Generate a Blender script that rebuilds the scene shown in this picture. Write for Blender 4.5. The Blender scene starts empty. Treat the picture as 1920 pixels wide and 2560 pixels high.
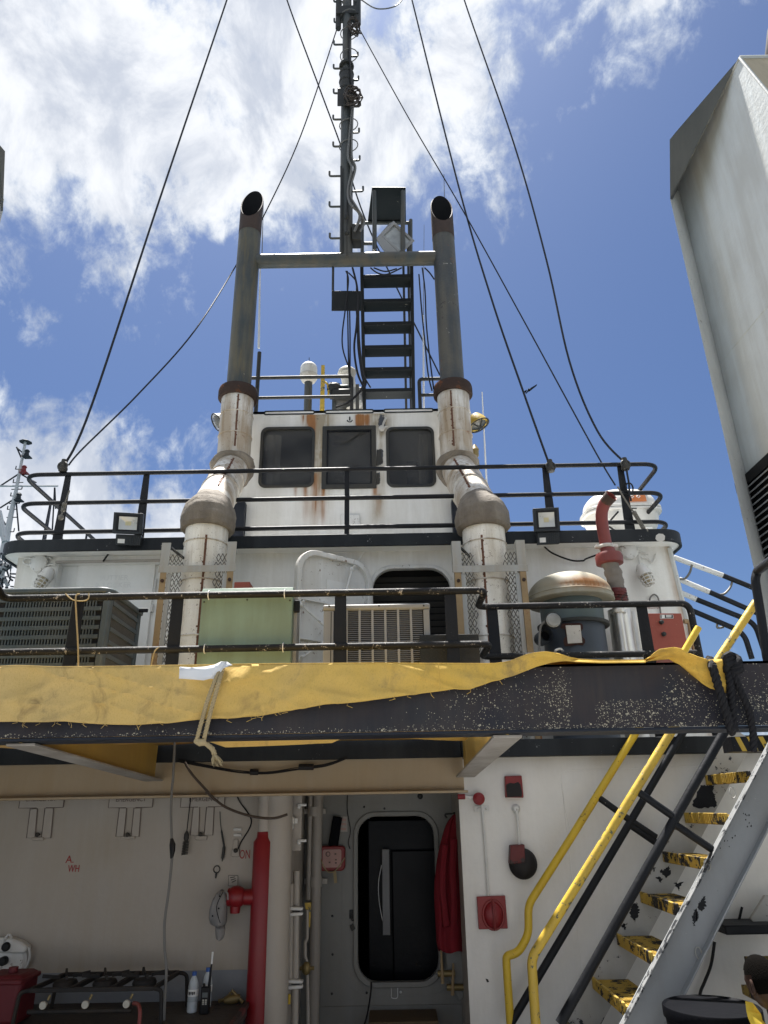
import bpy, bmesh, math, random
from mathutils import Vector as V, Matrix, noise as mnoise
R = math.radians
random.seed(7)
sc = bpy.context.scene
col = sc.collection

# ------------------------------------------------------------------ camera
FPX = 1776.0                      # focal length in pixels of the 1920 x 2560 photograph
CAM = V((0, 0, 1.7))
CM = Matrix.Rotation(R(90 + 22.6), 3, 'X') @ Matrix.Rotation(R(-1.0), 3, 'Z')
cd = bpy.data.cameras.new('camera')
cd.sensor_fit = 'VERTICAL'
cd.sensor_height = 36.0
cd.lens = 36.0 * FPX / 2560.0
cd.clip_start = 0.05
cd.clip_end = 6000
cam = bpy.data.objects.new('camera', cd)
cam.matrix_world = Matrix.Translation(CAM) @ CM.to_4x4()
col.objects.link(cam)
sc.camera = cam


def ray(uv):
    return CM @ V(((uv[0] - 960) / FPX, (1280 - uv[1]) / FPX, -1))


def P(uv, Y=None, Z=None, X=None):
    """Where the sight line of a photograph pixel meets the plane y=Y, z=Z or x=X (metres)."""
    d = ray(uv)
    if Y is not None:
        t = (Y - CAM.y) / d.y
    elif Z is not None:
        t = (Z - CAM.z) / d.z
    else:
        t = (X - CAM.x) / d.x
    return CAM + d * t


def K(ox, oy, w, W=1659.0):
    s = w / W
    return lambda x, y: (ox + x * s, oy + y * s)


q = K(0, 0, 1920)
A1, A2, A3 = K(0, 0, 640), K(640, 0, 640), K(1280, 0, 640)
A4, A5, A6 = K(500, 440, 680), K(0, 900, 640), K(440, 980, 560)
A7, A8 = K(920, 980, 560), K(1360, 1080, 560)
B1, B2, B3 = K(0, 1400, 560), K(460, 1440, 560), K(900, 1440, 560)
B4, B5, B6 = K(1360, 1540, 560), K(0, 1960, 600), K(460, 1960, 600)
B7, B8 = K(900, 1960, 600), K(1320, 1960, 600)
D1, D3, D4 = K(180, 1400, 240), K(1560, 1480, 200), K(1320, 1420, 240)
D5, D6, D8 = K(780, 900, 180), K(0, 1080, 240, 1327.0), K(1720, 2300, 200)

# ------------------------------------------------------------------ sky and sun
SUN_EL, SUN_AZ = R(73), R(-18)     # azimuth from +Y (the bow) towards +X; the sun stands ahead and to port
w = bpy.data.worlds.new('World')
sc.world = w
w.use_nodes = True
nt = w.node_tree
nt.nodes.clear()


def nd(nt, typ, **kw):
    n = nt.nodes.new(typ)
    for k, v in kw.items():
        if k.startswith('i_'):
            n.inputs[int(k[2:])].default_value = v
        else:
            setattr(n, k, v)
    return n


def math_(nt, op, a, b=None, c=None, clamp=False):
    n = nt.nodes.new('ShaderNodeMath')
    n.operation = op
    n.use_clamp = clamp
    for i, x in enumerate((a, b, c)):
        if x is None:
            continue
        if isinstance(x, (int, float)):
            n.inputs[i].default_value = x
        else:
            nt.links.new(x, n.inputs[i])
    return n.outputs[0]


def vmath(nt, op, a, b=None, s=None):
    n = nt.nodes.new('ShaderNodeVectorMath')
    n.operation = op
    for i, x in enumerate((a, b)):
        if x is None:
            continue
        if isinstance(x, (tuple, list, V)):
            n.inputs[i].default_value = tuple(x)
        else:
            nt.links.new(x, n.inputs[i])
    if s is not None:
        if isinstance(s, (int, float)):
            n.inputs['Scale'].default_value = s
        else:
            nt.links.new(s, n.inputs['Scale'])
    return n.outputs['Value'] if op in ('DOT_PRODUCT', 'LENGTH', 'DISTANCE') else n.outputs[0]


def mixc(nt, fac, a, b, mode='MIX'):
    n = nt.nodes.new('ShaderNodeMix')
    n.data_type = 'RGBA'
    n.blend_type = mode
    for s, x in ((n.inputs[0], fac), (n.inputs[6], a), (n.inputs[7], b)):
        if isinstance(x, (int, float)):
            s.default_value = x
        elif isinstance(x, (tuple, list)):
            s.default_value = tuple(x) + ((1,) if len(x) == 3 else ())
        else:
            nt.links.new(x, s)
    return n.outputs[2]


def ramp(nt, fac, lo, hi):
    n = nt.nodes.new('ShaderNodeMapRange')
    n.interpolation_type = 'SMOOTHSTEP'
    n.inputs[1].default_value = lo
    n.inputs[2].default_value = hi
    nt.links.new(fac, n.inputs[0])
    return n.outputs[0]


def noise(nt, vec, scale, detail=5, rough=.55, dist=0.0):
    n = nt.nodes.new('ShaderNodeTexNoise')
    n.inputs['Scale'].default_value = scale
    n.inputs['Detail'].default_value = detail
    n.inputs['Roughness'].default_value = rough
    n.inputs['Distortion'].default_value = dist
    if vec is not None:
        nt.links.new(vec, n.inputs['Vector'])
    return n.outputs[0]


SKY = 0.10
sky = nd(nt, 'ShaderNodeTexSky', sky_type='NISHITA', sun_disc=False)
sky.sun_elevation = SUN_EL
sky.sun_rotation = SUN_AZ
sky.altitude = 0
sky.air_density = 1.0
sky.dust_density = 1.6
sky.ozone_density = 2.2
tc = nd(nt, 'ShaderNodeTexCoord')
dirv = tc.outputs['Generated']
sep = nd(nt, 'ShaderNodeSeparateXYZ')
nt.links.new(dirv, sep.inputs[0])
# broken lumpy cloud: noise on the view direction, slightly drawn out along one slant
mp = nd(nt, 'ShaderNodeMapping')
mp.inputs['Rotation'].default_value = (R(20), R(-32), R(14))
mp.inputs['Location'].default_value = (1.37, .42, 2.9)
mp.inputs['Scale'].default_value = (1.0, .85, .62)
nt.links.new(dirv, mp.inputs[0])
big = noise(nt, mp.outputs[0], 4.2, 3, .5, .3)
med = noise(nt, mp.outputs[0], 9.5, 9, .60, .35)
fine = noise(nt, mp.outputs[0], 30.0, 8, .65, .3)
# regional cover: banks of cloud at real directions in the sky (soft gaussians about those directions)
BANKS = [((120, 330), .20, .55), ((330, 60), .16, .36), ((640, 250), .13, .30), ((1010, 330), .17, .50),
         ((760, 560), .16, .36), ((1130, 120), .17, .40), ((40, 640), .13, .42), ((1520, 60), .13, .12),
         ((1250, 520), .10, .14), ((260, 1120), .10, .38), ((40, 1180), .12, .34), ((390, 820), .05, .22),
         ((1860, 60), .10, .20), ((540, 480), .16, .22),
         ((1600, 760), .27, -1.25), ((1150, 960), .24, -1.15), ((500, 900), .18, -1.15), ((1330, 380), .10, -.62), ((1720, 1250), .34, -1.2),
         ((900, 1100), .25, -.8), ((1820, 450), .12, -.80), ((540, 180), .07, -.60), ((230, 480), .08, -.45), ((130, 820), .11, -.80),
         ((1290, 60), .06, -.22), ((1560, 260), .08, -.28), ((1760, 60), .08, -.35), ((700, 700), .12, -.5), ((1100, 620), .08, -.3)]
cover = None
for uv, wd, amp in BANKS:
    c = ray(uv).normalized()
    dd = vmath(nt, 'DISTANCE', dirv, c)
    g = math_(nt, 'MULTIPLY', math_(nt, 'POWER', math.e, math_(nt, 'MULTIPLY', math_(nt, 'MULTIPLY', dd, dd), -1.0 / (wd * wd))), amp)
    cover = g if cover is None else math_(nt, 'ADD', cover, g)
def cen(x, k):
    return math_(nt, 'MULTIPLY', math_(nt, 'SUBTRACT', x, .5), k)


dens = math_(nt, 'ADD', cen(big, 1.9), math_(nt, 'ADD', cen(med, 3.0), cen(fine, 1.3)))
dens = math_(nt, 'ADD', math_(nt, 'ADD', dens, .56), math_(nt, 'MULTIPLY', cover, .62))
fac = ramp(nt, dens, .0, .62)
thick = ramp(nt, dens, .25, .85)
cloudc = mixc(nt, thick, (2.35, 2.62, 3.05, 1), (3.62, 3.70, 3.82, 1))
shade = ramp(nt, noise(nt, mp.outputs[0], 8.2, 7, .62, .4), .42, .64)
cloudc = mixc(nt, math_(nt, 'MULTIPLY', shade, .62), cloudc, (1.45, 1.68, 2.15, 1))
skyc = mixc(nt, 1.0, sky.outputs[0], (0.235, 0.285, 0.37, 1), 'MULTIPLY')
mixs = mixc(nt, math_(nt, 'MULTIPLY', fac, .95), skyc, cloudc)
bg = nd(nt, 'ShaderNodeBackground')
bg.inputs[1].default_value = SKY
nt.links.new(mixs, bg.inputs[0])
wo = nd(nt, 'ShaderNodeOutputWorld')
nt.links.new(bg.outputs[0], wo.inputs[0])

sd = bpy.data.lights.new('sun', 'SUN')
sd.energy = 5.0
sd.angle = R(1.0)
sd.color = (1.0, 0.965, 0.92)
sun = bpy.data.objects.new('sun', sd)
sdir = V((math.sin(SUN_AZ) * math.cos(SUN_EL), math.cos(SUN_AZ) * math.cos(SUN_EL), math.sin(SUN_EL)))
sun.rotation_euler = sdir.to_track_quat('Z', 'Y').to_euler()
sun.location = (-6, 12, 30)
col.objects.link(sun)
sc.view_settings.view_transform = 'Standard'
sc.view_settings.look = 'None'
sc.view_settings.gamma = 1.0
sc.view_settings.use_curve_mapping = False
sc.view_settings.exposure = 1.5
sc.render.engine = 'CYCLES'
sc.cycles.max_bounces = 8
sc.cycles.transparent_max_bounces = 12
sc.cycles.use_denoising = True

# ------------------------------------------------------------------ materials
MATS = {}


def coords(nt, sx=1, sy=1, sz=1):
    t = nd(nt, 'ShaderNodeTexCoord')
    m = nd(nt, 'ShaderNodeMapping')
    m.inputs['Scale'].default_value = (sx, sy, sz)
    nt.links.new(t.outputs['Object'], m.inputs[0])
    return m.outputs[0]


def paint(name, base, rough=.5, var=.14, metal=0.0, grime=None, chips=(), rust=None, streak=None, bump=.15, vs=1.0,
          attr=False, flake=(.05, .055, .065), fs=38.0, spec=.4, grain=0.0, speck=False):
    """Weathered paint or metal. grime=(colour, amount); chips=[(colour, amount, scale)]; rust=amount;
    streak=(colour, amount) vertical runs; attr: mesh attribute 'wear' r=rust run, g=dirt, b=flaked paint."""
    m = bpy.data.materials.new(name)
    MATS[name] = m
    m.use_nodes = True
    nt = m.node_tree
    b = nt.nodes['Principled BSDF']
    b.inputs['Roughness'].default_value = rough
    b.inputs['Metallic'].default_value = metal
    b.inputs['Specular IOR Level'].default_value = spec if max(base) > .05 else min(spec, .2)
    co = coords(nt)
    n1 = noise(nt, co, 3.0 * vs, 6, .6)
    n2 = noise(nt, co, 23.0 * vs, 4, .6)
    v = math_(nt, 'ADD', math_(nt, 'MULTIPLY', n1, .7), math_(nt, 'MULTIPLY', n2, .3))
    k = math_(nt, 'ADD', math_(nt, 'MULTIPLY', math_(nt, 'SUBTRACT', v, .5), var * 4), 1.0)
    c = vmath(nt, 'SCALE', base, s=k)
    bh = n2
    if grain:
        n5 = noise(nt, co, 160.0 * vs, 2, .6)
        c = mixc(nt, math_(nt, 'MULTIPLY', ramp(nt, n5, .5, .72), grain), c, tuple(x * .5 for x in base))
    co2 = coords(nt, 1, 1, .10)
    if grime:
        g = math_(nt, 'MULTIPLY', noise(nt, co2, 5.0 * vs, 5, .65), math_(nt, 'ADD', noise(nt, co, 1.3 * vs, 4), .25))
        c = mixc(nt, math_(nt, 'MULTIPLY', ramp(nt, g, .22, .52), grime[1]), c, grime[0])
    if streak:
        g = noise(nt, co2, 17.0 * vs, 4, .7)
        c = mixc(nt, math_(nt, 'MULTIPLY', ramp(nt, g, .5, .72), streak[1]), c, streak[0])
    mask = None
    if rust:
        g = noise(nt, co, 4.5 * vs, 8, .7, .3)
        f = ramp(nt, g, .70 - rust * .4, .78 - rust * .3)
        rc = mixc(nt, n2, (.11, .035, .014), (.27, .10, .035))
        c = mixc(nt, f, c, rc)
        mask = f
    for cc, amt, s in chips:
        g = noise(nt, co, s * vs, 8, .72, .2)
        big = noise(nt, co, s * .22 * vs, 3)
        g = math_(nt, 'ADD', math_(nt, 'MULTIPLY', g, .72), math_(nt, 'MULTIPLY', big, .28))
        f = ramp(nt, g, .70 - amt * .25, .715 - amt * .25)
        c = mixc(nt, f, c, cc)
        bh = math_(nt, 'SUBTRACT', bh, math_(nt, 'MULTIPLY', f, .8))
    if attr:
        at = nd(nt, 'ShaderNodeAttribute', attribute_name='wear')
        sp = nd(nt, 'ShaderNodeSeparateColor')
        nt.links.new(at.outputs['Color'], sp.inputs[0])
        g = noise(nt, co, fs, 8, .8)
        # dirt
        d = math_(nt, 'MULTIPLY', sp.outputs[1], math_(nt, 'ADD', -.10, math_(nt, 'MULTIPLY', noise(nt, co2, 22 * vs, 5, .7), 1.9)), clamp=True)
        c = mixc(nt, math_(nt, 'MULTIPLY', d, .9), c, (.27, .215, .13))
        # rust runs
        st = noise(nt, coords(nt, 1, 1, .05), 46.0 * vs, 5, .7)
        r_ = math_(nt, 'MULTIPLY', sp.outputs[0], math_(nt, 'ADD', -.1, math_(nt, 'MULTIPLY', st, 1.9)), clamp=True)
        c = mixc(nt, r_, c, mixc(nt, st, (.42, .20, .06), (.17, .055, .018)))
        # flaked paint
        f = ramp(nt, math_(nt, 'ADD', math_(nt, 'MULTIPLY', g, .9), sp.outputs[2]), .98, 1.01)
        if speck:
            tot = f
            for vsc, pw_ in ((210.0, 1.0), (105.0, .30)):
                vo = nd(nt, 'ShaderNodeTexVoronoi')
                vo.inputs['Scale'].default_value = vsc
                nt.links.new(co, vo.inputs['Vector'])
                sv = nd(nt, 'ShaderNodeSeparateColor')
                nt.links.new(vo.outputs['Color'], sv.inputs[0])
                dn = math_(nt, 'MULTIPLY', math_(nt, 'SUBTRACT', sp.outputs[2], .14), 1.9 * pw_)
                on = math_(nt, 'LESS_THAN', sv.outputs[0], dn)
                rd = math_(nt, 'LESS_THAN', vo.outputs['Distance'], math_(nt, 'ADD', .18, math_(nt, 'MULTIPLY', sv.outputs[1], .36)))
                tot = math_(nt, 'MAXIMUM', tot, math_(nt, 'MULTIPLY', on, rd))
            f = tot
        c = mixc(nt, f, c, flake)
        bh = math_(nt, 'SUBTRACT', bh, math_(nt, 'MULTIPLY', f, .8))
    nt.links.new(c, b.inputs['Base Color'])
    rr = math_(nt, 'ADD', rough - .12, math_(nt, 'MULTIPLY', n1, .24), clamp=True)
    nt.links.new(rr, b.inputs['Roughness'])
    if mask is not None and metal:
        nt.links.new(math_(nt, 'MULTIPLY', math_(nt, 'SUBTRACT', 1.0, mask), metal), b.inputs['Metallic'])
    if bump:
        bn = nd(nt, 'ShaderNodeBump')
        bn.inputs['Strength'].default_value = bump
        bn.inputs['Distance'].default_value = .012
        nt.links.new(math_(nt, 'ADD', bh, math_(nt, 'MULTIPLY', n1, .6)), bn.inputs['Height'])
        nt.links.new(bn.outputs[0], b.inputs['Normal'])
    return m


WHITE = (.77, .77, .745)
paint('white_wall', WHITE, .5, .06, grime=((.42, .38, .30), .16), chips=[((.30, .26, .2), .12, 30)], bump=.12)
paint('white_attr', (.78, .775, .745), .5, .07, grime=((.40, .36, .27), .26), attr=True, bump=.18)
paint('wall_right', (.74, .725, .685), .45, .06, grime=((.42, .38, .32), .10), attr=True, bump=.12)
paint('wall_left_dimmed', (.37, .335, .295), .5, .06, grime=((.34, .29, .22), .40), attr=True, bump=.12, flake=(.08, .07, .06))  # white wall paint darkened; the shade under the awning is put into this colour
paint('step_wood', (.085, .055, .028), .7, .25)
paint('white_fitting', (.66, .66, .64), .45, .08, grime=((.33, .28, .2), .35), chips=[((.16, .11, .08), .42, 22)])
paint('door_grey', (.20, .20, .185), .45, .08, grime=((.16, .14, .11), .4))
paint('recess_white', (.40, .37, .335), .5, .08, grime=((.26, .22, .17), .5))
paint('dado', (.20, .21, .225), .5, .10, chips=[((.42, .40, .36), .20, 26)])
paint('black_paint', (.0085, .0095, .012), .5, .18, chips=[((.22, .22, .22), .22, 70)], grime=((.022, .024, .028), .35), bump=.25)
paint('black_worn', (.009, .0095, .011), .55, .2, chips=[((.36, .33, .30), .44, 48)], grime=((.026, .026, .027), .5), bump=.3)
paint('band_black', (.012, .014, .017), .55, .16, chips=[((.40, .40, .40), .30, 22)], grime=((.030, .036, .04), .5))
paint('beam_black', (.0105, .0145, .0235), .5, .12, grime=((.026, .029, .036), .5), attr=True, flake=(.36, .33, .25), bump=.12, fs=150.0, speck=True)
paint('girder_beige', (.36, .29, .20), .5, .07, grime=((.34, .25, .14), .6), attr=True, flake=(.12, .05, .03))
paint('bracket_yellow', (.42, .27, .06), .5, .08, grime=((.30, .2, .07), .5))
paint('bracket_flange', (.36, .34, .31), .5, .12, grime=((.15, .12, .09), .5), chips=[((.04, .035, .03), .3, 20)])
paint('underside', (.50, .42, .28), .6, .1)
paint('galv', (.84, .82, .755), .5, .12, .15, grime=((.46, .40, .30), .55), streak=((.44, .38, .29), .5), chips=[((.17, .12, .08), .46, 70), ((.22, .10, .045), .14, 12)], rust=.12, bump=.2, grain=.25)
paint('galv_upper', (.72, .71, .67), .55, .12, .1, grime=((.30, .22, .13), .8), streak=((.25, .17, .085), .8), chips=[((.18, .12, .075), .42, 60)], rust=.20, bump=.2, grain=.3)
paint('lagging', (.225, .195, .158), .85, .30, bump=.7, grime=((.06, .05, .04), .5), vs=1.3)
paint('rust_dark', (.045, .030, .025), .8, .3, rust=.35, bump=.4)
paint('seam_rust', (.13, .06, .035), .8, .35, bump=.4, vs=4)
paint('stack_teal', (.042, .052, .054), .5, .25, .15, grime=((.16, .14, .09), .7), streak=((.13, .105, .055), .7), chips=[((.22, .20, .15), .20, 16)], rust=.16, bump=.25)
paint('stack_flaky', (.055, .062, .066), .5, .2, .2, grime=((.15, .13, .09), .6), chips=[((.34, .32, .28), .36, 13), ((.05, .045, .04), .34, 9)], rust=.22, bump=.45)
paint('stack_mouth', (.055, .036, .028), .75, .3, rust=.30, bump=.3)
paint('deep_black', (.006, .006, .007), .9, .1)  # flat black for pipe insides and small black pieces
paint('mast_grey', (.055, .066, .068), .5, .14, .15, grime=((.12, .10, .07), .6), chips=[((.05, .05, .05), .34, 18)], rust=.10)
paint('iron_dark', (.030, .034, .036), .55, .2, chips=[((.16, .13, .10), .24, 30)], grime=((.07, .06, .045), .5))
paint('stair_black', (.016, .018, .019), .5, .2, chips=[((.42, .40, .34), .24, 26)])
paint('tread_wear', (.42, .28, .045), .6, .15, chips=[((.018, .016, .015), .78, 11), ((.09, .04, .025), .34, 30)], bump=.6)
paint('stringer_grey', (.27, .285, .295), .45, .06, grime=((.20, .19, .17), .3), chips=[((.03, .033, .04), .30, 9), ((.55, .55, .53), .25, 26)])
paint('stringer_white', (.40, .395, .375), .5, .09, chips=[((.025, .028, .035), .52, 9)], grime=((.3, .27, .2), .4), attr=False)
paint('yellow_paint', (.62, .42, .028), .38, .08, chips=[((.09, .055, .02), .34, 34)], grime=((.33, .21, .03), .45), bump=.2)
paint('yellow_worn', (.60, .41, .05), .45, .10, chips=[((.09, .10, .07), .56, 22)], grime=((.30, .2, .05), .5), bump=.3)
paint('red_pipe', (.20, .009, .013), .38, .10, grime=((.16, .01, .012), .4))
paint('red_box', (.235, .022, .022), .45, .12, chips=[((.03, .025, .02), .26, 22)], grime=((.14, .02, .02), .5))
paint('red_rusted', (.12, .02, .02), .55, .15, chips=[((.035, .022, .02), .85, 7)], bump=.4)
paint('red_oxide', (.27, .055, .035), .55, .10, chips=[((.30, .15, .08), .28, 26)], grime=((.22, .055, .035), .5))
paint('red_goose', (.20, .042, .036), .5, .14, grime=((.10, .03, .025), .6), rust=.10)
paint('sleeve_cloth', (.22, .20, .175), .9, .18, grime=((.11, .09, .075), .5), bump=.5)
paint('grey_bell', (.018, .016, .016), .45, .2, rust=.16)
paint('green_paint', (.20, .282, .222), .5, .07, grime=((.15, .19, .13), .6), chips=[((.10, .13, .10), .16, 34), ((.34, .38, .32), .10, 18)], streak=((.16, .20, .15), .4))
paint('unit_grey', (.056, .078, .092), .5, .08, grime=((.15, .145, .12), .45), bump=.1)
paint('unit_beige', (.31, .31, .305), .48, .05, grime=((.24, .22, .185), .35))
paint('fin_dark', (.035, .035, .037), .7, .2)
paint('fin_brown', (.12, .115, .105), .7, .25, vs=2)
paint('vent_teal', (.07, .10, .10), .48, .1, grime=((.08, .09, .09), .5))
paint('vent_body', (.045, .058, .078), .48, .1, grime=((.05, .055, .06), .5), chips=[((.32, .25, .2), .08, 20)])
paint('vent_cap', (.30, .305, .26), .68, .09, grime=((.22, .19, .12), .55), streak=((.26, .22, .14), .35), attr=True)
paint('plate_pale', (.50, .48, .44), .55, .15, chips=[((.12, .09, .07), .40, 26)], bump=.3)
paint('burnt', (.045, .022, .018), .8, .3)
paint('steel_bright', (.62, .60, .56), .32, .06, .75, streak=((.40, .38, .33), .4))
paint('steel_brushed', (.15, .15, .15), .55, .08, .8, streak=((.09, .09, .09), .5))
paint('guard_grey', (.37, .38, .37), .5, .09, .3, grime=((.30, .22, .11), .45))
paint('guard_rust', (.30, .21, .11), .7, .2, rust=.34, bump=.3)
paint('flange_worn_dimmed', (.20, .205, .205), .55, .15, chips=[((.02, .022, .026), .75, 16), ((.45, .45, .43), .3, 30)])  # worn paint, its grey also lowered to hold down sunlight on the top flange
paint('cabin_grey', (.62, .61, .58), .8, .1)
paint('curtain', (.75, .72, .65), .9, .1)
paint('mesh_wire', (.15, .14, .12), .6, .15, .3)
paint('funnel_white', (.69, .735, .745), .6, .06, grime=((.46, .46, .43), .5), chips=[((.30, .27, .23), .10, 22)], bump=.3)
paint('funnel_grey', (.085, .097, .102), .5, .06, grime=((.14, .15, .15), .4))
paint('funnel_edge', (.50, .51, .49), .6, .14, chips=[((.24, .21, .18), .36, 30)])
paint('funnel_tan', (.50, .42, .28), .6, .1, grime=((.25, .2, .14), .5), chips=[((.05, .045, .04), .18, 14)])
paint('slat_grey', (.30, .315, .325), .45, .08)
paint('lamp_housing', (.030, .035, .040), .45, .1)
paint('lamp_black', (.014, .015, .017), .35, .1)
paint('lamp_reflector', (.50, .51, .49), .30, .05, .5)
paint('led_yellow', (.52, .48, .30), .4, .05)
paint('label_white', (.66, .66, .64), .5, .06)
paint('label_black', (.012, .012, .013), .45, .1)
paint('label_orange', (.60, .19, .06), .5, .1)
paint('cable_black', (.014, .014, .015), .5, .1)
paint('cable_grey', (.16, .155, .145), .55, .1)
paint('cable_brown', (.06, .045, .035), .6, .15)
paint('wire_rope', (.016, .019, .025), .5, .1)
paint('wire_white', (.70, .70, .70), .4, .05)
paint('rope_tan', (.34, .27, .15), .85, .2, vs=4)
paint('rope_black', (.014, .014, .016), .8, .2, vs=4)
paint('cloth_white', (.66, .68, .70), .8, .04)
paint('cloth_red', (.17, .006, .013), .85, .12, bump=.2)
paint('cap_grey', (.22, .215, .21), .9, .14, bump=.3, vs=3)
paint('raft_white', (.66, .65, .62), .4, .05, grime=((.45, .42, .36), .4))
paint('dome_white', (.72, .71, .67), .4, .05, grime=((.42, .36, .25), .35))
paint('bench_dark', (.055, .048, .042), .75, .3, chips=[((.16, .06, .05), .35, 9), ((.02, .018, .016), .4, 12)], bump=.5)
paint('stove_black', (.018, .018, .019), .6, .2, grime=((.06, .045, .03), .4))
paint('knob_pale', (.42, .40, .34), .5, .1)
paint('skin', (.040, .022, .017), .5, .12, bump=.12, vs=3)
paint('hair', (.004, .0035, .003), .9, .2, bump=.6, vs=6, spec=.03)
paint('shirt_yellow', (.62, .44, .045), .8, .08)
paint('trousers', (.03, .035, .05), .85, .15)
paint('tub_black', (.003, .0034, .005), .6, .1, spec=.06)
paint('radio_black', (.010, .010, .011), .45, .1)
paint('fridge_black', (.003, .004, .006), .35, .08, spec=.12)
paint('room_dark', (.018, .018, .019), .8, .2)
paint('shutter', (.05, .047, .043), .6, .1)
paint('deck_paint', (.37, .37, .365), .7, .12, grime=((.12, .10, .08), .5), rust=.06)
paint('deck_top', (.50, .50, .485), .7, .1)
paint('stencil_red', (.30, .02, .02), .6, .15)
paint('stencil_dark', (.10, .07, .06), .6, .2)
paint('stencil_ghost', (.69, .69, .67), .6, .1)
paint('stencil_rust', (.42, .26, .23), .6, .2)
paint('brass', (.22, .165, .07), .45, .15, .5)
paint('bird_dark', (.02, .02, .022), .8, .1)
paint('far_white', (.55, .55, .54), .5, .1, chips=[((.25, .12, .06), .40, 4)])
paint('far_dark', (.035, .04, .045), .6, .1)
paint('jerry_red', (.10, .008, .012), .6, .2, chips=[((.09, .02, .02), .3, 12)])
paint('bulb_glass', (.42, .36, .24), .2, .1)
paint('tape_blue', (.02, .08, .30), .4, .1)


def glassy(name, base, rough=.06, alpha=None, trans=0.0, ior=1.45):
    m = bpy.data.materials.new(name)
    MATS[name] = m
    m.use_nodes = True
    nt = m.node_tree
    b = nt.nodes['Principled BSDF']
    n = noise(nt, coords(nt), 2.5, 4)
    c = mixc(nt, ramp(nt, n, .3, .7), tuple(x * .6 for x in base), tuple(x * 1.5 for x in base))
    nt.links.new(c, b.inputs['Base Color'])
    b.inputs['Roughness'].default_value = rough
    b.inputs['Transmission Weight'].default_value = trans
    b.inputs['IOR'].default_value = ior
    return m


glassy('pane_dark', (.060, .060, .058), .05, ior=1.55)
glassy('lens_glass', (.35, .36, .35), .12)
glassy('lens_dark', (.10, .10, .095), .12)
glassy('water_bottle', (.62, .68, .72), .18, trans=.35)

m = MATS['pane_dark']
nt = m.node_tree
tp_ = nd(nt, 'ShaderNodeBsdfTransparent')
tp_.inputs[0].default_value = (.74, .74, .73, 1)
mx = nd(nt, 'ShaderNodeMixShader', i_0=.62)
nt.links.new(nt.nodes['Principled BSDF'].outputs[0], mx.inputs[1])
nt.links.new(tp_.outputs[0], mx.inputs[2])
nt.links.new(mx.outputs[0], nt.nodes['Material Output'].inputs[0])

# tarp: dirty yellow canvas that lets some light through
m = bpy.data.materials.new('tarp')
MATS['tarp'] = m
m.use_nodes = True
nt = m.node_tree
b = nt.nodes['Principled BSDF']
co = coords(nt)
n1 = noise(nt, co, 2.4, 7, .65, .6)
n2 = noise(nt, co, 34, 6, .7)
n3 = noise(nt, coords(nt, 1, 1, .5), 7.0, 8, .7, .8)
sepx = nd(nt, 'ShaderNodeSeparateXYZ')
nt.links.new(co, sepx.inputs[0])
worn = ramp(nt, math_(nt, 'ADD', math_(nt, 'MULTIPLY', sepx.outputs[0], -.16), math_(nt, 'MULTIPLY', n1, .5)), .05, .62)
c = mixc(nt, n2, (.62, .385, .055), (.70, .46, .08))
c = mixc(nt, math_(nt, 'MULTIPLY', worn, .8), c, (.58, .43, .19))
c = mixc(nt, math_(nt, 'MULTIPLY', ramp(nt, n3, .50, .78), math_(nt, 'ADD', .5, math_(nt, 'MULTIPLY', worn, .5))), c, (.25, .17, .07))
n6 = noise(nt, coords(nt, 1.6, 1, 1), 120, 3, .7)
c = mixc(nt, math_(nt, 'MULTIPLY', ramp(nt, n6, .48, .70), .35), c, (.34, .22, .05))
c = mixc(nt, math_(nt, 'MULTIPLY', ramp(nt, math_(nt, 'ADD', n1, math_(nt, 'MULTIPLY', n2, .25)), .70, .86), .6), c, (.13, .10, .06))
nt.links.new(c, b.inputs['Base Color'])
b.inputs['Roughness'].default_value = .85
bn = nd(nt, 'ShaderNodeBump')
bn.inputs['Strength'].default_value = .35
bn.inputs['Distance'].default_value = .02
nt.links.new(math_(nt, 'ADD', n3, math_(nt, 'MULTIPLY', n2, .3)), bn.inputs['Height'])
nt.links.new(bn.outputs[0], b.inputs['Normal'])
tr = nd(nt, 'ShaderNodeBsdfTranslucent')
tr.inputs[0].default_value = (.62, .36, .06, 1)
mx = nd(nt, 'ShaderNodeMixShader', i_0=.12)
nt.links.new(b.outputs[0], mx.inputs[1])
nt.links.new(tr.outputs[0], mx.inputs[2])
nt.links.new(mx.outputs[0], nt.nodes['Material Output'].inputs[0])

# sea
m = bpy.data.materials.new('sea')
MATS['sea'] = m
m.use_nodes = True
nt = m.node_tree
b = nt.nodes['Principled BSDF']
n = noise(nt, coords(nt), .35, 6)
nt.links.new(mixc(nt, n, (.012, .035, .05), (.02, .055, .07)), b.inputs['Base Color'])
b.inputs['Roughness'].default_value = .18
bn = nd(nt, 'ShaderNodeBump', i_0=.5)
nt.links.new(n, bn.inputs['Height'])
nt.links.new(bn.outputs[0], b.inputs['Normal'])


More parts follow.
